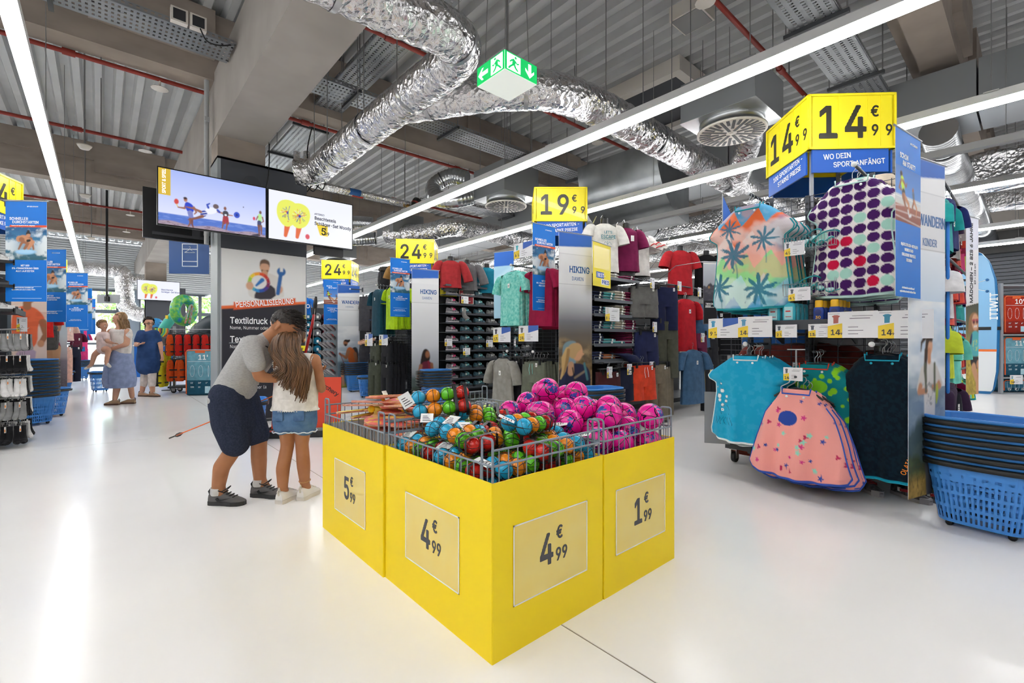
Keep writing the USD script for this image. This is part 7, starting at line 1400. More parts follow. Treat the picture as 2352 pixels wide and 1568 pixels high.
part(tp, "shoulder_pompoms", m, WHT, kind="stuff")
DENIM = mat("denim", "5e7fa3", .9, col2="46658a", scale=14, detail=6, spec=.15, bump=.3, bscale=350)
S = [[((-.055, .04, .66), .098), ((.055, .04, .66), .098), ((-.06, .035, .58), .098), ((.06, .035, .58), .098)], [((-.062, .035, .60), .096), ((-.066, .032, .545), .088)], [((.062, .038, .60), .096), ((.066, .04, .545), .088)]]
d = part(t, "denim_shorts", flesh(S, .011, 5), DENIM)
for s1 in (-1, 1):
    px = s1 * .075; part(d, "back_pocket", MB().prism([(px - .038, .56), (px + .038, .56), (px + .036, .63), (px - .036, .63)], 0, .004, frame((0, -.066, .03), (1, 0, 0)) ), mat("denim_pocket", "54759a", .9, col2="3f5e84", scale=20)); part(d, "frayed_hem", MB().tube([(s1 * .066 + .089 * math.cos(a), .036 + .089 * math.sin(a), .5 + .004 * math.sin(a * 9)) for a in np.linspace(0, 6.28, 40)], .005, 5, caps=False), C("cfd6dc", .9))
part(d, "dark_belt", MB().mesh(loft([(0, .04, z, .153, .1) for z in (.65, .672)], 32, close=False)), C("3d3f44"))
part(t, "long_hair", strands(lambda a, w: P(-.035 + .07 * math.cos(a * 6.28) * w ** .5, .072 * math.sin(a * 6.28) * w ** .5, .105 + .02 * (1 - w)), lambda a, w: (-.10 + .235 * a + .03 * (w - .5), -.075 + .02 * w, .80 + .14 * w - .09 * a * (1 - .3 * w) + .12 * (1 - a) ** 2),
    [lambda a, w: (-.055 + .13 * (a - .45) * 1.3, .01 - .045 * math.sin(3.14 * a) + .02 * w, 1.20 - .03 * abs(a - .5)), lambda a, w: (-.05 + .20 * (a - .42) * 1.1, -.045 - .03 * math.sin(3.14 * a) + .02 * w, 1.08), lambda a, w: (-.06 + .215 * a, -.07 + .02 * w, .97)], 420, .0085, 7, .008), HAIRB, kind="stuff")
v, f = np.array(trimesh.creation.icosphere(4, 1.).vertices), trimesh.creation.icosphere(4, 1.).faces
Q = np.array([P(-.016 + .10 * a, .092 * b, .045 + .098 * c) for a, b, c in v]); keep = (v[:, 0] < .25) | (v[:, 2] > .45); part(t, "hair_cap", (Q, f[keep[f].all(1)]), HAIRB)
shoe_at(t, -.068, -.065, 78, "ebe8e4", "dcd5cc", "sneaker", .215); shoe_at(t, .052, .005, 80, "ebe8e4", "dcd5cc", "sneaker", .215)
part(t, "anklet", MB().tube([(.065 + .038 * math.cos(a), .05 + .038 * math.sin(a), .135 + .006 * math.sin(a)) for a in np.linspace(0, 6.28, 24)], .004, 6, caps=False), C("b98a58"))
# bow and arrow they hold
t = thing("toy_bow", "long toy archery bow with black limb tips and red limbs held upright", "toy bow", (1.104, 3.716, 0), YAW)
c = [(.105, .1, 1.48), (.095, .1, 1.36), (.06, .1, 1.2), (.02, .1, 1.02), (0, .1, .86), (-.01, .08, .70), (-.025, .0, .55), (-.05, -.07, .40), (-.06, -.08, .34)]
part(t, "bow_limb", MB().tube(spline(c, 8), .011, 8), C("b3262c", .4)); part(t, "grip", MB().tube([c[3], c[4]], .018, 10), BLK)
part(t, "limb_tip", MB().tube(spline([(.11, .1, 1.50), (.104, .1, 1.44), (.098, .1, 1.36)], 6), [.008, .018, .014], 8), BLK); part(t, "limb_tip", MB().tube(spline([(-.03, -.02, .53), (-.043, -.06, .44), (-.062, -.085, .34)], 6), [.013, .017, .012], 8), BLK)
part(t, "bow_string", MB().tube([c[0], (.115, .0, .9), c[-1]], .0015, 4), C("d8d4cc"))
t = thing("toy_arrow", "orange toy arrow with black fletching held level behind the boy", "toy arrow", (0, 0, 0)); a, b_ = np.array((.43, 4.62, .38)), np.array((1.06, 3.80, .775)); dr = (b_ - a) / np.linalg.norm(b_ - a)
part(t, "shaft", MB().tube([a, b_], .0045, 8), C("ea6a1f", .4)); part(t, "nock", MB().tube([a - dr * .03, a + dr * .04], .006, 6), BLK)
m = MB(); u = np.cross(dr, (0, 0, 1)); u /= np.linalg.norm(u); w = np.cross(u, dr)
for k in range(3):
    an = k * 2.094; e = u * math.cos(an) + w * math.sin(an); part(t, "vane", MB().prism([(0, .004), (.02, .016), (.05, .017), (.09, .004)], -.001, .001, np.vstack([np.column_stack([dr, e, np.cross(dr, e), a + dr * .02]), [0, 0, 0, 1]])), BLK)
# two women and a child walking in the aisle behind
t = thing("person", "woman with long blond hair in white blouse and pale blue skirt carrying a child", "person", (.20, 11.13, 0), YAW)
hd, P = head((.07, .0, 1.545), (-.85, -.5, -.1), (0, 0, 1), 1.0)
G = chain(((.0, -.02, .09), .04), ((.02, .0, .30), .058), ((.03, 0, .52), .06), ((.04, 0, .86), .09)) + chain(((.17, .16, .12), .04), ((.16, .1, .50), .06), ((.12, .02, .86), .09)) + [[((.03, 0, .88), .11), ((.13, 0, .88), .11), ((.08, 0, 1.06), .10)], [((.08, 0, 1.06), .11), ((-.05, 0, 1.33), .06), ((.22, 0, 1.33), .06), ((.08, 0, 1.28), .1)], [((.08, 0, 1.36), .06), ((.075, 0, 1.46), .055)]]
wr1, wr2 = (-.13, -.16, 1.02), (.02, -.17, 1.0); G += chain(((-.07, -.02, 1.34), .055), ((-.17, -.06, 1.12), .042), (wr1, .03)) + chain(((.23, -.02, 1.34), .055), ((.27, -.08, 1.1), .042), (wr2, .03)) + hd + hand(wr1, (1, 0, -.3), (0, 1, 0), .95) + hand(wr2, (-1, 0, 0), (0, 1, 0), .95)
part(t, "body", flesh(G, .016), SK2); face_parts(t, P)
part(t, "blouse", flesh([[((.03, 0, .95), .125), ((.13, 0, .95), .125), ((-.05, 0, 1.31), .075), ((.21, 0, 1.31), .075), ((.08, 0, 1.28), .11)], [((.22, 0, 1.33), .072), ((.26, -.03, 1.24), .064)], [((-.06, 0, 1.33), .072), ((-.11, -.03, 1.24), .064)]], .02, 5), cloth("e3dcd8"))
sk = part(t, "skirt", loft([(.07, 0, z, a, b) for z, a, b in ((1.0, .15, .12), (.9, .19, .16), (.7, .23, .2), (.45, .26, .22), (.33, .24, .2), (.31, .2, .17))], 48, .04, 14, 5), cloth("8f9cc0")); part(sk, "button_row", MB().box(.05, .065, -.225, -.2, .4, .9), cloth("7f8cb0"))
part(t, "long_hair", strands(lambda a, w: P(-.04 + .09 * (w - .5), .07 * math.cos(a * 3.14), .11 + .02 * math.sin(a * 3.14)), lambda a, w: (.10 + .13 * a, .02 + .1 * (w - .5), 1.27 - .06 * w), [lambda a, w: (.09 + .08 * a, .12 * (w - .5), 1.55), lambda a, w: (.12 + .10 * a, .11 * (w - .5), 1.40)], 220, .010, 8), HAIRL, kind="stuff")
Q = np.array([P(-.022 + .10 * a, .093 * b, .046 + .098 * c) for a, b, c in v]); keep = (v[:, 0] < .2) | (v[:, 2] > .5); part(t, "hair_cap", (Q, f[keep[f].all(1)]), HAIRL)
shoe_at(t, .09, -.03, 190, "a98a6a", "5c4030", "sandal", .24); shoe_at(t, .24, .14, 190, "a98a6a", "5c4030", "sandal", .24)
t = thing("person", "small blond child in pale pink top carried on the woman's arm", "person", (.06, 11.02, 1.02), YAW)
hd, P = head((-.03, -.02, .40), (.85, -.1, -.1), (0, 0, 1), .82)
G = [[((-.03, 0, .02), .09), ((.0, 0, .02), .09), ((-.04, 0, .22), .085)], [((-.1, 0, .25), .045), ((.04, -.03, .25), .045), ((-.04, 0, .2), .08)], [((-.03, 0, .27), .04), ((-.03, 0, .33), .04)]] + chain(((-.07, 0, -.01), .065), ((-.16, -.04, -.1), .045), ((-.22, -.03, -.28), .032), ((-.26, -.05, -.32), .026)) + chain(((.04, -.05, -.01), .065), ((.14, -.1, -.02), .045), ((.1, -.1, -.24), .032), ((.13, -.12, -.28), .026)) + chain(((.04, -.04, .25), .042), ((.1, -.08, .13), .03), ((.18, -.06, .1), .022)) + chain(((-.1, 0, .25), .042), ((-.17, 0, .17), .03), ((-.12, .05, .2), .022)) + hd + hand((.18, -.06, .1), (1, .3, 0), (0, 0, -1), .6) + hand((-.12, .05, .2), (1, .2, 0), (0, 0, 1), .6)
part(t, "body", flesh(G, .012), SK2); face_parts(t, P, .82); part(t, "pink_top", flesh([[((-.03, 0, .0), .105), ((.0, 0, .0), .105), ((-.04, 0, .22), .096)], [((-.1, 0, .25), .056), ((.04, -.03, .25), .056), ((-.04, 0, .2), .09)], [((.04, -.04, .25), .054), ((.07, -.06, .18), .048)]], .016, 5), cloth("ecd5cf"))
Q = np.array([P(-.022 + .105 * a, .098 * b, .046 + .1 * c) for a, b, c in v]) + np.random.default_rng(2).normal(size=(len(v), 3)) * .004; keep = (v[:, 0] < .25) | (v[:, 2] > .5); part(t, "hair_cap", (Q, f[keep[f].all(1)]), HAIRL)
for p0, d in (((-.24, -.03, -.31), (-.07, -.02, -.04)), ((.11, -.1, -.26), (.08, -.03, -.05))): part(t, "small_shoe", flesh([[(p0, .03), (np.array(p0) + d, .024)]], .012, 3), C("d8d4ce"))
t = thing("person", "woman with dark hair and glasses in navy tunic and white trousers walking behind the mother", "person", (.74, 12.35, 0), YAW)
hd, P = head((.02, .0, 1.52), (.7, -.5, -.1), (0, 0, 1), 1.0)
G = chain(((-.13, .0, .09), .042), ((-.11, .02, .3), .058), ((-.09, .03, .5), .062), ((-.06, 0, .84), .1)) + chain(((.13, -.05, .09), .042), ((.1, -.03, .3), .06), ((.08, 0, .5), .065), ((.06, 0, .84), .1)) + [[((-.06, 0, .86), .125), ((.06, 0, .86), .125), ((0, 0, 1.06), .125)], [((0, 0, 1.06), .125), ((-.14, 0, 1.32), .065), ((.14, 0, 1.32), .065), ((0, 0, 1.26), .11)], [((0, 0, 1.33), .06), ((.01, 0, 1.44), .056)]]
wr1, wr2 = (-.02, -.22, 1.1), (.30, -.02, .88); G += chain(((-.15, 0, 1.32), .06), ((-.2, -.06, 1.08), .046), (wr1, .03)) + chain(((.15, 0, 1.32), .06), ((.24, .02, 1.1), .046), (wr2, .03)) + hd + hand(wr1, (1, -.2, 0), (0, 0, 1), .95) + hand(wr2, (.2, 0, -1), (-1, 0, 0), .95)
part(t, "body", flesh(G, .016), SK2); face_parts(t, P)
NV = mat("cloth_navy_tunic", "35507f", .92, col2="263a60", scale=4, spec=.15)
part(t, "tunic", flesh([[((-.07, 0, .60), .15), ((.07, 0, .60), .15), ((-.06, 0, .88), .15), ((.06, 0, .88), .15)], [((-.05, 0, .88), .15), ((.05, 0, .88), .15), ((-.12, 0, 1.31), .08), ((.12, 0, 1.31), .08), ((0, 0, 1.25), .125)], [((-.15, 0, 1.32), .078), ((-.19, -.04, 1.16), .066)], [((.15, 0, 1.32), .078), ((.21, .01, 1.17), .066)]], .02, 5), NV)
for s1, p in ((-1, [((-.06, 0, .7), .11), ((-.09, .03, .5), .078), ((-.11, .02, .24), .066)]), (1, [((.06, 0, .7), .11), ((.08, 0, .5), .08), ((.11, -.035, .24), .066)])): part(t, "trouser_leg", flesh(chain(*p), .02, 4), cloth("ded3cd"))
Q = np.array([P(-.02 + .104 * a, .096 * b, .048 + .1 * c) for a, b, c in v]) + np.random.default_rng(4).normal(size=(len(v), 3)) * .006; keep = (v[:, 0] < .2) | (v[:, 2] > .5); part(t, "hair_cap", (Q, f[keep[f].all(1)]), HAIRK)
part(t, "glasses", MB().tube([P(.0, .09, .015), P(.09, .055, .015), P(.1, 0, .015), P(.09, -.055, .015), P(0, -.09, .015)], .004, 5).tube([P(.098, .03 + .024 * math.cos(a), .005 + .02 * math.sin(a)) for a in np.linspace(0, 6.28, 16)], .003, 4, caps=False).tube([P(.098, -.03 + .024 * math.cos(a), .005 + .02 * math.sin(a)) for a in np.linspace(0, 6.28, 16)], .003, 4, caps=False), BLK)
shoe_at(t, -.19, .0, -5, "a07a5c", "4a3428", "sandal", .24); shoe_at(t, .07, -.05, -8, "a07a5c", "4a3428", "sandal", .24)
# man browsing the trousers
t = thing("person", "man in blue cap and dark clothes browsing trousers behind the petrol T-shirts", "person", (4.75, 10.05, 0), YAW)
hd, P = head((.0, 0, 1.6), (-.95, -.1, -.3), (0, 0, 1), 1.0); wr1, wr2 = (-.30, -.12, 1.12), (-.28, .1, 1.15)
G = chain(((-.08, 0, .08), .045), ((-.06, 0, .45), .065), ((-.06, 0, .86), .1)) + chain(((.1, .02, .08), .045), ((.08, .02, .45), .065), ((.06, 0, .86), .1)) + [[((-.06, 0, .9), .12), ((.06, 0, .9), .12), ((0, 0, 1.1), .12)], [((0, 0, 1.1), .12), ((0, -.16, 1.4), .07), ((0, .16, 1.4), .07), ((0, 0, 1.32), .12)], [((0, 0, 1.4), .06), ((0, 0, 1.52), .056)]] + chain(((0, -.17, 1.4), .062), ((-.03, -.24, 1.15), .048), (wr1, .032)) + chain(((0, .17, 1.4), .062), ((-.06, .22, 1.16), .048), (wr2, .032)) + hd + hand(wr1, (-1, .2, 0), (0, 1, 0)) + hand(wr2, (-1, 0, 0), (0, -1, 0))
part(t, "body", flesh(G, .018), SK2); face_parts(t, P); part(t, "dark_shirt", flesh([[((-.04, 0, .92), .14), ((.04, 0, .92), .14), ((0, -.14, 1.39), .085), ((0, .14, 1.39), .085), ((0, 0, 1.3), .135)], [((0, -.17, 1.4), .08), ((-.02, -.21, 1.25), .066)], [((0, .17, 1.4), .08), ((-.03, .2, 1.25), .066)]], .022, 4), cloth("23262e"))
for p in ([((-.06, 0, .88), .115), ((-.06, 0, .45), .08), ((-.08, 0, .1), .07)], [((.06, 0, .88), .115), ((.08, .02, .45), .08), ((.1, .02, .1), .07)]): part(t, "trouser_leg", flesh(chain(*p), .022, 4), cloth("3a5276"))
cp = part(t, "blue_cap", MB().lathe([(.1, .03), (.103, .06), (.09, .11), (.05, .135), (0, .14)], 24, T(0, 0, 1.6)), cloth("3f5a8c")); part(cp, "cap_peak", MB().prism([(-.06, -.07), (-.17, -.05), (-.19, 0), (-.17, .05), (-.06, .07)], 1.64, 1.648), cloth("3f5a8c"))
shoe_at(t, .0, 0, 180, "3a3a3e", "202022", "shoe", .27); shoe_at(t, .17, .03, 180, "3a3a3e", "202022", "shoe", .27)
# ---------------------------------------------------------------- screens on the clad column
SCREEN = usdkit.material(stage, "/World/Looks/screen_glow", {"a": ("attribute", {"attribute": "print"}), "p": ("principled_bsdf", {"base_color": (.01, .01, .012), "roughness": .3, "emission_strength": .95})}, [("a.color", "p.emission_color")], surface="p.BSDF"); BEZ = mat("bezel_black", "101113", .35)
def screen(label, o, xdir, pr, texts, t=None, w=None):
    t = thing("screen", label, "screen", o); M = frame((0, 0, 0), xdir); (m, col) = pr.sheet(M @ T(0, 0, .002)); W, H = pr.w, pr.h
    part(t, "picture", m, SCREEN, col=col); part(t, "screen_body", MB().box(-.012, W + .012, -H - .014, .012, -.05, 0, M), BEZ); part(t, "rear_housing", MB().box(W * .2, W * .8, -H * .9, -H * .3, -.09, -.05, M), BEZ)
    b = MB()
    for a in ((-.012, W + .012, 0, .012), (-.012, W + .012, -H - .014, -H), (-.012, 0, -H, 0), (W, W + .012, -H, 0)): b.box(*a, 0, .006, M)
    part(t, "bezel", b, BEZ)
    for s, h, x, y, c, R in texts: part(t, "screen_text", MB().text(s, h, M @ T(x, -y, .003) @ R @ S3(.85, 1, 1)), mat("glow_" + c, c, .4, emit=.8) if c == "ffffff" else C(c))
    return t
I4 = np.eye(4)
screen("left screen on the clad column showing beach players, SPORT & SPIEL", (.507, 6.9, 3.215), (1, 0, 0), pr_tv_beach(1.155, .665), [("SPORT & SPIEL", .034, .07, .30, "ffffff", Rz(90) @ T(0, 0, 0))], None)
screen("right screen on the clad column showing two yellow beach bats for 5,99", (1.70, 6.9, 3.215), (1, 0, 0), pr_tv_bats(1.155, .665), [("ARTENGO", .025, .60, .24, "5a5c70", I4), ("Beachtennis", .046, .60, .31, "2c2e44", I4), ("Schläger-Set Woody", .046, .60, .385, "2c2e44", I4), ("5", .10, .69, .515, "26262e", I4), ("€", .04, .745, .45, "26262e", I4), ("99", .045, .745, .515, "26262e", I4)])
t = thing("screen_mount", "dark bracket plate holding the two screens to the column", "bracket", (.9, 6.95, 2.45)); part(t, "mount_rail", MB().box(0, 1.9, .05, .09, .35, .42), BLK); part(t, "mount_arm", MB().box(.5, .56, .09, .41, .3, .5).box(1.2, 1.26, .09, .41, .3, .5), BLK); part(t, "power_box", MB().box(1.42, 1.84, .0, .06, -.03, .1), C("2a2b2e"))
t = thing("screen", "back of another black screen behind the column, seen below the left screen", "screen", (.42, 7.98, 2.56)); part(t, "screen_body", MB().box(0, 1.2, 0, .06, 0, .68), BEZ); part(t, "mount_arm", MB().box(.82, 1.1, -.12, .01, .25, .45), BLK); part(t, "rear_rib", MB().box(.1, 1.1, -.015, 0, .05, .09).box(.55, .65, -.015, 0, .09, .5), C("2b2c30"))
screen("small far screen with yellow bats on the column by the windows", (.95, 20.75, 3.30), (1, 0, 0), pr_tv_bats(1.2, .68, 60, False), [("Beachtennis", .05, .66, .32, "3a4a9a", I4), ("Schläger-Set Woody", .05, .66, .40, "3a4a9a", I4)])
t = thing("cable", "black power cable hanging down the front of the clad column", "cable", (1.72, 7.33, 3.2)); part(t, "cable_run", MB().tube(spline([(0, 0, 0), (.06, -.005, .2), (.09, -.005, .46), (.1, .02, .8)], 6), .008, 6), BLK)
pp = pr_personal(1.1, 2.38)
t = banner("wall_poster", "big PERSONALISIERUNG poster with man holding colour wheel and spanner, on the column", pp, (1.22, 7.335, 2.42), (1, 0, 0), "poster", rod=False, texts=[("PERSONALISIERUNG", .078, .17, .80, "ffffff", .70, Rz(7)), ("Textildruck (einfarbig)", .085, .10, 1.02, "f4f4f4", .76), ("Name, Nummer oder Logo", .045, .10, 1.10, "e8e8e8", .8, I4, True), ("Textdruck (", .085, .10, 1.28, "f4f4f4", .76), ("Name, Nummer", .045, .10, 1.36, "e8e8e8", .8, I4, True), ("S", .085, .10, 1.56, "f4f4f4", .76), ("ab 3,99 €", .05, .755, 1.065, "2a2a2a", .95), ("9,99 €", .05, .86, 1.42, "2a2a2a", .95), ("€", .05, 1.03, 1.62, "2a2a2a", .95), ("ng", .085, .36, 1.86, "f4f4f4", .76), ("Nummer (a", .045, .30, 1.94, "e8e8e8", .8, I4, True)])
part(t, "poster_frame", MB().box(-.012, 0, -2.38, 0, -.004, .004, frame((0, 0, 0), (1, 0, 0))).box(1.1, 1.112, -2.38, 0, -.004, .004, frame((0, 0, 0), (1, 0, 0))), STEELL)
# leaning archery display
t = thing("archery_stand", "red archery display board with rings on a black base, behind the children", "display stand", (1.62, 6.25, 0), -32)
ap = pr_archery(.80, .62, 150); M = frame((-.02, .0, .70), (1, 0, 0), (0, .14, 1)); (m, col) = ap.sheet(M @ T(0, 0, .012)); part(t, "printed_panel", m, PRINT, col=col); part(t, "panel_body", MB().box(0, .80, -.62, 0, -.02, .01, M), BLK); part(t, "base_tray", MB().box(-.08, .84, -.25, .28, 0, .05), BLK); part(t, "base_rim", MB().box(-.08, .84, -.27, -.25, 0, .075).box(-.1, -.08, -.27, .28, 0, .075), C("26272a")); part(t, "red_floor_print", MB().box(-.06, .1, -.2, -.02, .05, .053), C("c83a2c")); part(t, "panel_text", MB().text("archery", .05, M @ T(.55, -.10, .0135) @ Rz(-35)), C("3a1a18"))
# changing-room sign
t = thing("hanging_sign", "dark blue UMKLEIDE changing-room sign hanging behind the screens", "sign", (.875, 9.9, 3.06), -36); M = frame((0, 0, 0), (1, 0, 0)); SB_ = C("1d4f91", .5); SG = C("d9e2ec", .5)
part(t, "sign_board", MB().box(0, .65, -.74, .06, -.012, 0, M), SB_); part(t, "sign_text", MB().text("‹ UMKLEIDE", .065, M @ T(.06, -.1, .0005) @ S3(.85, 1, 1)), SG); b = MB()
for a in ((.21, .225, -.62, -.22), (.455, .47, -.62, -.22), (.21, .47, -.235, -.22), (.21, .47, -.62, -.605), (.21, .47, -.535, -.52), (.21, .47, -.325, -.31)): b.box(*a, 0, .001, M)
b.tube(tf([(.255, -.375, .001), (.34, -.32, .001), (.425, -.375, .001), (.255, -.375, .001)], M), .006, 5).tube(tf([(.34, -.32, .001), (.34, -.30, .001), (.355, -.285, .001), (.34, -.27, .001), (.325, -.28, .001)], M), .005, 5); part(t, "wardrobe_symbol", b, SG)
for x in (.1, .55): part(t, "suspension_wire", MB().bar((x, 0, .06), (x, .0, .92), .003, 5), TRW)
# ---------------------------------------------------------------- left row of gondolas
def end_panel(label, y, h=2.2, d=1.5, n=3):
    t = thing("gondola", label, "shop rack", (-1.0, y, 0)); GO.append((t, np.array((-1., y, 0)))); part(t, "end_board", MB().box(-.04, 0, 0, d, .12, h), mat("panel_bluegrey", "4a5660", .6)); part(t, "side_board", MB().box(-2.5, -.04, d * .5 - .02, d * .5 + .02, .12, h), C("2b3036")); part(t, "base_plinth", MB().box(-2.5, 0, .02, d - .02, .02, .16), STEEL)
    for x in (-.1, -2.4): part(t, "foot", MB().box(x - .04, x + .04, .1, d - .1, 0, .02), RUB)
end_panel("left gondola end with hooks of socks, nearest on the left", 7.25); end_panel("second left gondola with runner poster", 10.1, d=1.3); end_panel("third left gondola with the striding woman poster", 13.6, d=1.3); end_panel("fourth left gondola near the windows", 17, d=1.3)
rng = np.random.default_rng(31)
for r_, z in enumerate([.27, .53, .78, 1.03, 1.27]):
    for c_ in range(4):
        y = 7.34 + c_ * .19; wp(4, "sock_hook", MB().tube([(-1, y, z), (-.66, y, z + .02), (-.64, y, z + .045)], .004, 6), CHROME)
        if r_ == 3 and c_ == 3: continue
        for k in range(3):
            c = ["3", "1c1c1f", "8a8a8a", "e6e4e2"][1 + (r_ + c_ + (r_ * c_) % 2) % 3]
            put("lsock" + c, socks_build_for(c), f"{ {'1c1c1f': 'black', '8a8a8a': 'grey', 'e6e4e2': 'white'}[c]} sock pair, hook row {ORD[r_]} from floor, file {ORD[c_]}, {['rear', 'middle', 'front'][k]}", (-.86 + k * .10, y, z - .035), rot=(0, 0, -90 + rng.uniform(-20, 20)), sc=(1.1, 1.1, .9))
WB = shoe_build_for("white_boot_shoe", "dcdad6", "f0efec", "3a3a3c"); BS = shoe_build_for("black_sport_shoe", "1e1e21", "4a4a4c", "8a8a8c")
for r_, z in enumerate([1.50, 1.76, 2.02]):
    wp(4, "shoe_shelf", MB().box(-1, -.7, 7.3, 8.2, z - .03, z), BLK); wp(4, "shelf_lip", MB().box(-.71, -.69, 7.3, 8.2, z - .05, z + .01), C("26272a"))
    for k in range(4): put(["wboot", "bsport"][(k + r_) % 2], [WB, BS][(k + r_) % 2], f"{['white', 'black'][(k + r_) % 2]} running shoe, {['lowest', 'middle', 'highest'][r_]} left shelf, {ORD[k]} from the camera", (-.98, 7.42 + k * .21, z + .001), rz=-10 + k * 4)
price_card("pale price card hanging at the left edge under the shoe shelf", (-.66, 7.5, 1.42), -30, .10, .16, "9"); price_card("price card at the top left shoe shelf", (-.68, 7.35, 2.0), -30, .1, .14, "7")
for k, (o, w, lab) in enumerate([((-.77, 7.36, 2.66), .42, "nearest on the left, SCHNELLER DURCHSTARTEN"), ((-.72, 9.85, 2.52), .42, "second in the left row, half covered"), ((-.53, 12.9, 2.52), .42, "third in the left row"), ((-.50, 16.2, 2.5), .42, "fourth in the left row, mostly covered"), ((-.46, 19.4, 2.45), .42, "farthest in the left row")]):
    pr = pr_surfer(w, 1.08, [240, 160, 130, 70, 50][k]); banner("promotion_banner", "blue surfer banner " + lab, pr, o, dirv(-38), texts=SURF_T(1.0) if k < 3 else (), curl=None)
    wp([4, 5, 6, 7, 7][k], "banner_arm", MB().tube([(-1.0, o[1] + .1, o[2] - .4), (-1.0, o[1] + .1, o[2] + .02), (o[0], o[1], o[2] + .012), (o[0] + .33, o[1] - .26, o[2] + .008)], .006, 6), CHROME)
price_sign("yellow 14,99 price tower cut by the left edge of the picture", (-1.20, 8.26), -25, "14", sides=((0, "100 SPORTARTEN -", "STARKE PREISE"),), z=3.13); price_sign("far yellow price tower behind the second left banner", (-1.11, 16.02), -25, "14", sides=((0, "100 SPORTARTEN -", "STARKE PREISE"),), z=3.2)
banner("wall_poster", "poster of a runner in orange T-shirt above the left basket stack", pr_man_orange(.42, 1.25), (-.96, 9.70, 1.95), dirv(-28), "poster", edge="d8c4b8"); banner("wall_poster", "tall poster of a striding woman in shorts standing on the floor on the left", pr_woman_legs(.44, 1.78), (-.94, 14.2, 1.80), dirv(-28), "poster", edge="b8bcc2")
basket_stack(11, (-.72, 9.2), 35, "on the left below the runner poster", .047); put("basket", None, "single blue basket just behind the left basket stack", (-.62, 10.0, 0), 40)
put("basket", None, "blue trolley basket on the floor beside the mother", (-.02, 14.35, 0), 100, sc=(1, 1, 1.05)); put("basket", None, "blue basket under the navy leggings in the far left row", (-.75, 15.6, 0), 20)
row("redjersey", shirt_builder("t_shirt", "t-shirt", "d42420", .4, .5, .05, .2, 51), "bright red running jersey hanging behind the second left banner", "red running jersey behind the front one", "red jerseys", 2, (-.75, 11.0, 1.72), (0, .1, 0), 40, seed=51)
put("greybag", backpack_build_for("4c4a48", "55524e", "2a2a2c"), "grey brown running pack hanging left of the striding woman poster", (-.78, 12.9, .98), 30)
for key, col, x, y, z, lab in [("peachleg", "eab8a6", -.66, 15.3, 1.02, "peach leggings hanging in the far left row"), ("nightleg", "1c2034", -.52, 15.6, 1.02, "navy leggings hanging in the far left row"), ("peachtop", "e8c4b8", -.62, 15.5, 1.62, "x"), ("winetop", "5c1c34", -.5, 17.2, 1.4, "x")]:
    if "leg" in key: put(key, pants_builder("leggings", "leggings", col, .17, .85, .06, .26, 3), lab, (x, y, z), 40)
    else: put(key, shirt_builder("top", "top", col, .38, .45, .05, .18, 3), {"peachtop": "peach and black top hanging in the far left row", "winetop": "wine red top hanging in the far left row"}[key], (x, y, z), 50)
for k in range(6): put("fartee" + str(k % 3), shirt_builder("t_shirt", "t-shirt", ["18181b", "1f6fb0", "e23a78"][k % 3], .38, .6 + .3 * (k % 3 == 2), .05, .18, k), f"{['black', 'blue', 'pink'][k % 3]} top in the farthest left row, {ORD[k // 3]} one", (-.55 + .06 * (k % 3), 17.3 + k * .45, 1.9 - .45 * (k // 3)), 50)
for k in range(4): put("bskt_far", basket_build, f"bright blue far basket stack item, {ORD[k]} from the floor, by the pink top", (-.5, 19.3, k * .05 + .3 * 0), 30)
# ---------------------------------------------------------------- water-sports corner behind the boy
t = thing("vest_rack", "wheeled steel rack of red life vests left of the boy", "shop rack", (1.15, 12.75, 0), -25)
for x in (0, .78): part(t, "upright_post", MB().box(x - .025, x + .025, .2, .25, .12, 1.5), STEELL)
part(t, "base_frame", MB().box(-.05, .83, .0, .45, .11, .15), STEEL); mesh_wall(t, 0, .78, .3, 1.5, .22, dz=.08, dx=.08, name="rack_grid"); part(t, "top_rail", MB().bar((-.02, .0, 1.42), (.8, .0, 1.42), .011, 8).bar((-.02, 0, .86), (.8, 0, .86), .011, 8).bar((0, 0, 1.42), (0, .22, 1.42), .01, 6).bar((.78, 0, 1.42), (.78, .22, 1.42), .01, 6), STEELL)
for x in (.05, .72):
    for y in (.05, .4): castor(t, x, y, .11)
def vest_for(c):
    def build(label, loc, rz, group, rot, sc):
        t = thing("life_vest", label, "life vest", loc, rz, group, rot, sc)
        for s1 in (-1, 1): part(t, "foam_panel", loft([(s1 * .075, -.03, z, a, b) for z, a, b in ((0, .035, .03), (-.05, .055, .045), (-.2, .07, .055), (-.42, .07, .055), (-.47, .05, .035))], 18, .02, 4, 3, power=3.), cloth(c))
        part(t, "back_panel", loft([(0, .05, z, a, .03) for z, a in ((.02, .08), (-.1, .14), (-.4, .15), (-.45, .13))], 18, power=3.), cloth("4a4a4e"))
        for z in (-.2, -.36): part(t, "webbing", MB().mesh(loft([(0, 0, z, .155, .09), (0, 0, z - .03, .155, .09)], 24, power=3., close=False)), BLK)
        part(t, "hanger", MB().tube([(-.1, .02, .02), (0, .02, .06), (.1, .02, .02)], .006, 5).tube([(0, .02, .06), (0, .02, .12)], .003, 5), BLK); return t
    return build
R25 = lambda x, y: (1.15 + x * math.cos(math.radians(25)) + y * math.sin(math.radians(25)), 12.75 - x * math.sin(math.radians(25)) + y * math.cos(math.radians(25)))
for k in range(5): put("vest" + "ro"[k == 0], vest_for(["c8261f", "e0541f"][k == 0]), f"{['red', 'orange'][k == 0]} life vest on the upper rail of the rack, {ORD[k]} from the left", (*R25(.06 + k * .17, 0), 1.30), 10)
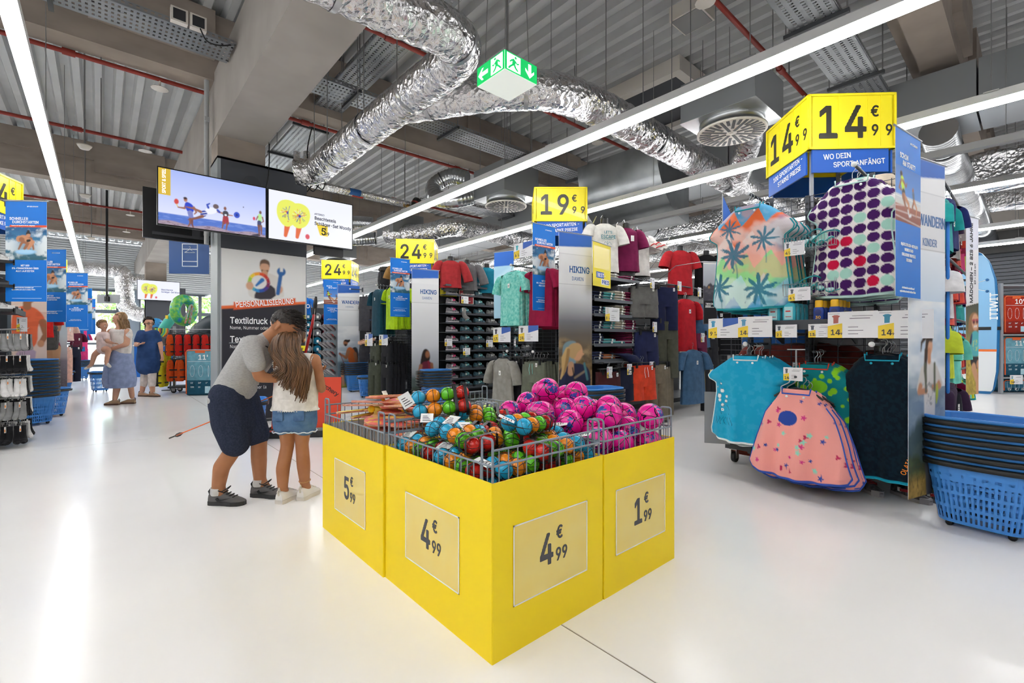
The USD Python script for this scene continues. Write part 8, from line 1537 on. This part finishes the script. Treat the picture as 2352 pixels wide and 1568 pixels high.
for k in range(3): put("vesto", vest_for("e0541f"), f"orange life vest on the lower rail of the rack, {ORD[k]} from the left", (*R25(.1 + k * .2, -.04), .74), -20)
put("vesty", vest_for("d8cc2a"), "yellow and black life vest at the left side of the rack", (*R25(-.14, .1), .92), 60); put("vesty", None, "lower yellow and black life vest at the left side of the rack", (*R25(-.16, .02), .62), 60)
t = thing("dive_gear", "colourful snorkel gear and grey bag hanging at the left top of the vest rack", "snorkels", (*R25(-.18, 0), 1.38), 20)
for k in range(9): part(t, "snorkel", MB().tube(spline([(-.1 + .03 * k, 0, .06), (-.13 + .03 * k, -.04, -.04), (-.2 + .03 * k, -.06, -.12)], 5), .014, 7), C(["a8d83a", "3ab0a0", "e8d83a", "d8642a", "3a3a3e"][k % 5], .4))
part(t, "grey_bag", MB().ball((.02, .04, -.2), .13, 2, (1, .7, 1.1)), cloth("a8a8aa"))
RING = mat("ring_print", "3aa866", .3, col2="1f6fc0", scale=9, detail=5, ramp=[(.3, lin("1f6fc0")), (.45, lin("2fa86a")), (.6, lin("8ccc4a")), (.75, lin("1f8fd0"))], spec=.6)
t = thing("swim_ring", "big green and blue inflatable swim ring standing on the vest rack", "swim ring", (1.42, 12.95, 1.86), rot=(0, 0, 30)); a = np.linspace(0, 2 * np.pi, 49)
part(t, "ring_tube", MB().tube([(.20 * math.cos(u), 0, .26 * math.sin(u)) for u in a], .105, 18, caps=False), RING); part(t, "valve", MB().lathe([(0, 0), (.015, 0), (.012, .02), (0, .02)], 10, T(.2, -.105, 0) @ Rx(90)), C("e8e8e8")); part(t, "rope", MB().tube(spline([(-.06, -.12, -.3), (.02, -.14, .06), (.1, -.12, .1), (.04, -.12, -.3)], 6), .03, 8, squash=.4), mat("bag_mesh_orange", "d8642f", .6, col2="9ad0d4", scale=20))
t = thing("float_tube", "long turquoise float leaning at the left of the swim ring", "float", (1.12, 13.6, 1.3), rot=(0, 0, -41)); part(t, "float_body", MB().tube(spline([(-.1, 0, .0), (.05, 0, .25), (.25, .0, .52)], 8), [.09, .11, .11, .08], 14), C("4fbfae", .5)); part(t, "float_patch", MB().box(.1, .16, -.115, -.1, .38, .46), C("e8c83a")); part(t, "float_stand", MB().bar((.1, .05, .3), (.1, .05, -1.3), .02, 8).box(0, .2, -.1, .2, -1.3, -1.28), STEEL)
t = thing("helmet", "light blue water-sports helmet on a stand left of the float", "helmet", (1.06, 15.05, 1.6)); part(t, "helmet_shell", MB().lathe([(.15, -.08), (.155, .0), (.13, .09), (.07, .14), (0, .155)], 22), C("2f8fd0", .35)); part(t, "helmet_vents", MB().box(-.12, .12, -.13, -.12, .02, .04).box(-.04, .04, -.15, -.13, -.03, -.01), BLK); part(t, "helmet_stand", MB().bar((0, 0, -.08), (0, 0, -1.6), .02, 8).lathe([(0, -1.6), (.15, -1.6), (.15, -1.58), (0, -1.58)], 16), STEEL)
def board_bag(label, loc, rz, num, main, dark, w=.62, h=.98, d=.32):
    t = thing("board_bag", label, "board bag", loc, rz); m = manifold3d.Manifold.batch_hull([manifold3d.Manifold.sphere(.05, 16).translate((x, y, z)) for x in (-w / 2 + .05, w / 2 - .05) for y in (-d / 2 + .05, d / 2 - .05) for z in (.05, h - .05)])
    up = m.trim_by_plane((0, 0, 1), h * .33); lo = m.trim_by_plane((0, 0, -1), -h * .33); part(t, "bag_body", up, cloth(main)); part(t, "bag_bottom", lo, cloth(dark)); M = frame((-w / 2, -d / 2 - .001, 0), (1, 0, 0))
    part(t, "piping", MB().tube(tf([(.03, .04, 0), (.02, h - .06, 0), (.06, h - .02, 0), (w - .06, h - .02, 0), (w - .02, h - .06, 0), (w - .03, .04, 0)], M), .012, 6), C("e0622c", .7)); part(t, "grip_patch", MB().box(w * .34, w * .66, h - .075, h - .03, 0, .006, M), C("e0622c")); part(t, "size_number", MB().text(num, .1, M @ T(w * .42, h * .78, .001)), WHT)
    b = MB().box(.05, w - .05, h * .735, h * .742, 0, .002, M)
    for k, x in enumerate((.24, .52, .78)):
        b.tube(tf([(w * x + .045 * math.cos(u) * (1 if k < 2 else .25), h * .53 + .12 * math.sin(u), .001) for u in np.linspace(0, 6.28, 20)], M), .003, 4, caps=False)
        for r_ in range(2): b.text(["11'", "34\"", "6\"", "335", "10", "15"][k + 3 * r_], .028, M @ T(w * (.18 + .25 * k), h * (.26 - .09 * r_), .0012))
    part(t, "printed_outline", b, C("dfe8ea")); part(t, "pale_label", MB().box(w * .66, w * .84, .05, h * .2, 0, .0015, M), C("a9cfdc"))
board_bag("light blue 11' board bag with orange piping standing left of the boy", (1.68, 11.95, 0), -38, "11'", "6fa6b8", "1d4f66")
t = thing("dinghy", "dark grey inflatable dinghy leaning behind the 11' bag", "dinghy", (2.1, 14.3, .78), rot=(60, 0, -41)); part(t, "dinghy_tube", MB().tube(spline([(-.55, -.6, 0), (-.6, .2, .0), (-.35, .8, .05), (0, 1.0, .1), (.35, .8, .05), (.6, .2, 0), (.55, -.6, 0)], 8), .22, 18), C("3c4750", .4)); part(t, "dinghy_floor", MB().box(-.5, .5, -.5, .7, -.12, -.06), C("2a3138")); part(t, "grab_rope", MB().tube(spline([(-.8, -.4, .05), (-.83, .2, .1), (-.55, .9, .15)], 6), .012, 6), BLK)
t = thing("service_counter", "bright blue service counter far back behind the women", "counter", (.80, 19.3, 0), -20); part(t, "counter_front", MB().box(0, 1.6, 0, .6, .0, 1.0), C("1668c0", .5)); part(t, "counter_top", MB().box(-.03, 1.63, -.03, .63, 1.0, 1.04), WHT); part(t, "counter_stripe", MB().box(.5, .56, -.004, 0, .8, .92).box(.6, .66, -.004, 0, .8, .92), WHT)
t = thing("ceiling_monitor", "monitor seen from behind on a black pole under the far ceiling", "monitor", (.15, 18.5, 2.3), -41); part(t, "monitor_back", MB().box(-.32, .32, 0, .06, 0, .26), C("8d9094", .4)); part(t, "monitor_mount", MB().box(-.06, .06, -.05, 0, .05, .2), BLK); part(t, "pole", MB().bar((0, -.03, .1), (0, -.03, 3.38), .03, 8), BLK); part(t, "camera_dome", MB().ball((0, -.05, -.08), .05, 2), WHT)
t = thing("notice_board", "small white notice with red print on the grey pier by the windows", "notice", (.98, 28.1, 2.2)); part(t, "notice_sheet", MB().box(-.3, .3, 0, .02, 0, .55), WHT); 
for k in range(6): part(t, "red_field", MB().box(-.26 + .19 * (k % 3), -.12 + .19 * (k % 3), -.004, 0, .06 + .26 * (k // 3), .25 + .26 * (k // 3)), C("c23a40"))
# ---------------------------------------------------------------- camping corner between column and WANDERN banner
t = thing("roll_rack", "steel rack of rolled sleeping bags behind the girl", "shop rack", (4.3, 14.6, 0), -10); part(t, "rack_back", MB().box(0, 1.6, .5, .53, 0, 2.2), C("30343a")); part(t, "rack_base", MB().box(0, 1.6, 0, .5, 0, .14), STEEL)
def roll_for(c):
    def build(label, loc, rz, group, rot, sc):
        t = thing("sleeping_bag", label, "sleeping bag", loc, rz, group, rot, sc); part(t, "rolled_bag", MB().lathe([(0, 0), (.09, .01), (.115, .05), (.12, .2), (.115, .34), (.09, .38), (0, .39)], 20, Rx(-90)), cloth(c)); part(t, "strap", MB().lathe([(.123, .1), (.123, .125)], 20, Rx(-90)).lathe([(.123, .27), (.123, .295)], 20, Rx(-90)), BLK); part(t, "hang_tag", MB().box(-.03, .03, -.012, -.01, -.05, .03), WHT); return t
    return build
for r_ in range(6):
    for c_ in range(4): cc = ["6a1c2c", "8f9296", "176a88", "6f7276"][(c_ + r_ // 3) % 4]; put("roll" + cc, roll_for(cc), f"rolled sleeping bag, {ORD[r_]} row from below, {ORD[c_]} from the left", (4.42 + c_ * .26, 14.62 - c_ * .046, .68 + r_ * .245), -10)
for k, c in enumerate(["e8e8e6", "8cc23a", "e6c83a", "d8dadc", "3aa0d0"]): t = thing("camping_mat", f"folded {['white', 'green', 'yellow', 'pale grey', 'light blue'][k]} camping mat in the pile under the sleeping bags", "camping mat", (4.3, 14.45, .15 + k * .085), -10); part(t, "mat_roll", loft([(0, 0, 0, .2, .035), (0, 0, 1.2, .2, .035)], 24, power=4.), cloth(c)); t.GetAttribute("xformOp:rotateXYZ").Set(Gf.Vec3f(90, 0, 80)); part(t, "mat_strap", MB().mesh(loft([(0, 0, .3, .203, .038), (0, 0, .33, .203, .038)], 24, power=4., close=False)), BLK)
put("wotee", shirt_builder("t_shirt", "t-shirt", "1763b8", .44, .5, .06, .2, 61), "blue staff T-shirt with white WO lettering hanging high over the sleeping bags", (4.5, 14.4, 2.45), -38); t = thing("lettering", "white WO lettering on the blue T-shirt over the sleeping bags", "lettering", (4.40, 14.33, 2.13), -38); part(t, "letters", MB().text("WO", .11, frame((0, -.03, 0), (1, 0, 0))), WHT)
# ---------------------------------------------------------------- children's side of the poncho gondola and the right edge
KC = ["28a0a0", "c22a6a", "e6e4e6", "25306a", "c8d83a", "e85a4a", "3c2a44", "6fd0c0", "8c2440", "2a2c34"]
rng = np.random.default_rng(77)
for r_, z in enumerate([2.33, 1.75, 1.25, .78]):
    for k in range(9):
        c = KC[(k * 3 + r_ * 2) % 10]; nm = {"28a0a0": "turquoise", "c22a6a": "magenta", "e6e4e6": "white", "25306a": "navy", "c8d83a": "lime", "e85a4a": "coral", "3c2a44": "aubergine", "6fd0c0": "mint", "8c2440": "berry", "2a2c34": "black"}[c]
        put("kid" + c, shirt_builder("child_top", "child's top", c, .3, .42, .04, .14, k), f"{nm} children's top behind the girl hiker banner, {ORD[r_]} tier from the top, {ORD[k]} along", (5.15 + k * .23 + rng.uniform(-.03, .03), (.50 if k < 3 else .56) + rng.uniform(-.03, .03), z + rng.uniform(-.05, .03)), rz=rng.uniform(-12, 12))
for z in (2.33, 1.75, 1.25, .78): side_rail("", 4.9, 7.4, z + .1, .50)
banner("tall_banner", "narrow MÄDCHEN 2 BIS 6 JAHRE banner with a girl in sunglasses", pr_maedchen(.27, 1.65), (5.96, .44, 2.305), dirv(-14), texts=[("MÄDCHEN – 2 BIS 6 JAHRE", .056, .14, .80, "2c2c30", .74, Rz(90)), ("89 – 122 cm", .032, .205, .62, "5a5a60", .74, Rz(90), True)])
t = thing("blue_pole", "thin bright blue vertical pole beside the girl hiker banner", "pole", (4.98, .47, .25)); part(t, "pole_tube", MB().bar((0, 0, 0), (0, 0, 1.9), .012, 8), C("2f7fd8")); part(t, "pole_arm", MB().tube([(0, 0, 1.9), (.3, .1, 1.93)], .006, 6), CHROME)
wp(0, "banner_arm", MB().tube([(5.8, .6, 2.2), (5.8, .56, 2.32), (5.94, .445, 2.315), (6.24, .37, 2.315)], .006, 6), CHROME)
SUPB, SUPD, SUPW = C("7fb4dc", .35), C("1f6fa8", .35), C("e8ecee", .35)
t = thing("paddle_board", "tall light blue stand-up paddle board with white tail leaning at the right wall", "paddle board", (14.6, .95, 0), rot=(0, 0, -80))
def sup(z0, z1, off, th, k=1.): zz = np.linspace(z0, z1, 40); return zz, np.interp(zz, [0, .1, .5, 1.6, 2.5, 2.9, 3.1, 3.17], [.26, .33, .39, .41, .36, .26, .13, .02]) * k
zz, hw = sup(0, 3.17, 0, .07); part(t, "board_hull", loft([(0, 0, z, w, .075) for z, w in zip(zz, hw)], 32, power=3.), SUPD)
for nm, z0, z1, mt in (("deck_pad", .98, 3.05, SUPB), ("tail_deck", .06, .93, SUPW)):
    zz, hw = sup(z0, z1, 0, 0, .86); part(t, nm, MB().prism([(w, z) for z, w in zip(zz, hw)] + [(-w, z) for z, w in zip(zz[::-1], hw[::-1])], .074, .082, frame((0, 0, 0), (1, 0, 0))), mt)
part(t, "orange_stripe", MB().box(-.345, .345, .93, .98, .074, .083, frame((0, 0, 0), (1, 0, 0))), C("e8732c")); part(t, "strap", MB().mesh(loft([(0, 0, z, .425, .09) for z in (1.40, 1.47)], 32, power=3., close=False)), BLK); part(t, "brand_text", MB().text("ITIWIT", .12, frame((.36, -.084, 1.62), (0, 0, 1), (-1, 0, 0))), WHT)
for z in (2.25, 2.5): part(t, "deck_ring", MB().ball((.2, -.085, z), .03, 1), C("1c5f94")); part(t, "bungee", MB().bar((.2, -.09, z), (-.2, -.09, 2.375), .006, 5), WHT)
t = thing("bag_shelf", "grey steel shelf with board bags at the right edge of the picture", "shop rack", (14.72, .52, 0), -41.5)
for x in (0, 1.3): part(t, "upright_post", MB().box(x - .03, x + .03, 0, .06, 0, 2.42).box(x - .03, x + .03, .5, .56, 0, 2.42), mat("post_grey", "8d9197", .5))
for z in (.02, .36, 1.30, 2.38): part(t, "shelf_deck", MB().box(0, 1.3, 0, .56, z - .02, z + .01), mat("post_grey", "8d9197", .5))
cs, sn = math.cos(math.radians(41.5)), math.sin(math.radians(41.5)); at = lambda x, y: (14.72 + x * cs + y * sn, .52 - x * sn + y * cs)
for (lab, x, z, num, mn, dk, h) in [("red 10' board bag on the upper shelf at the right edge", .40, 1.315, "10'", "b5301c", "8c2014", .85), ("light blue 11' board bag on the middle shelf at the right edge", .40, .375, "11'", "6fa6b8", "1d4f66", .88), ("second red board bag on the upper shelf, cut by the edge", 1.0, 1.315, "10'", "b5301c", "8c2014", .85), ("second blue board bag on the middle shelf, cut by the edge", 1.0, .375, "11'", "6fa6b8", "1d4f66", .88)]: board_bag(lab, (*at(x, .26), z), -41.5, num, mn, dk, .56, h, .36)
board_bag("blue board bag lying on the lowest shelf at the right edge", (*at(.42, .3), .035), -41.5, "11'", "3f7f9c", "1d4f66", .6, .28, .4); price_card("yellow price card on the board bag shelf", (*at(.30, -.01), .42), -41.5, .28, .2, "269", "7fa6b8")
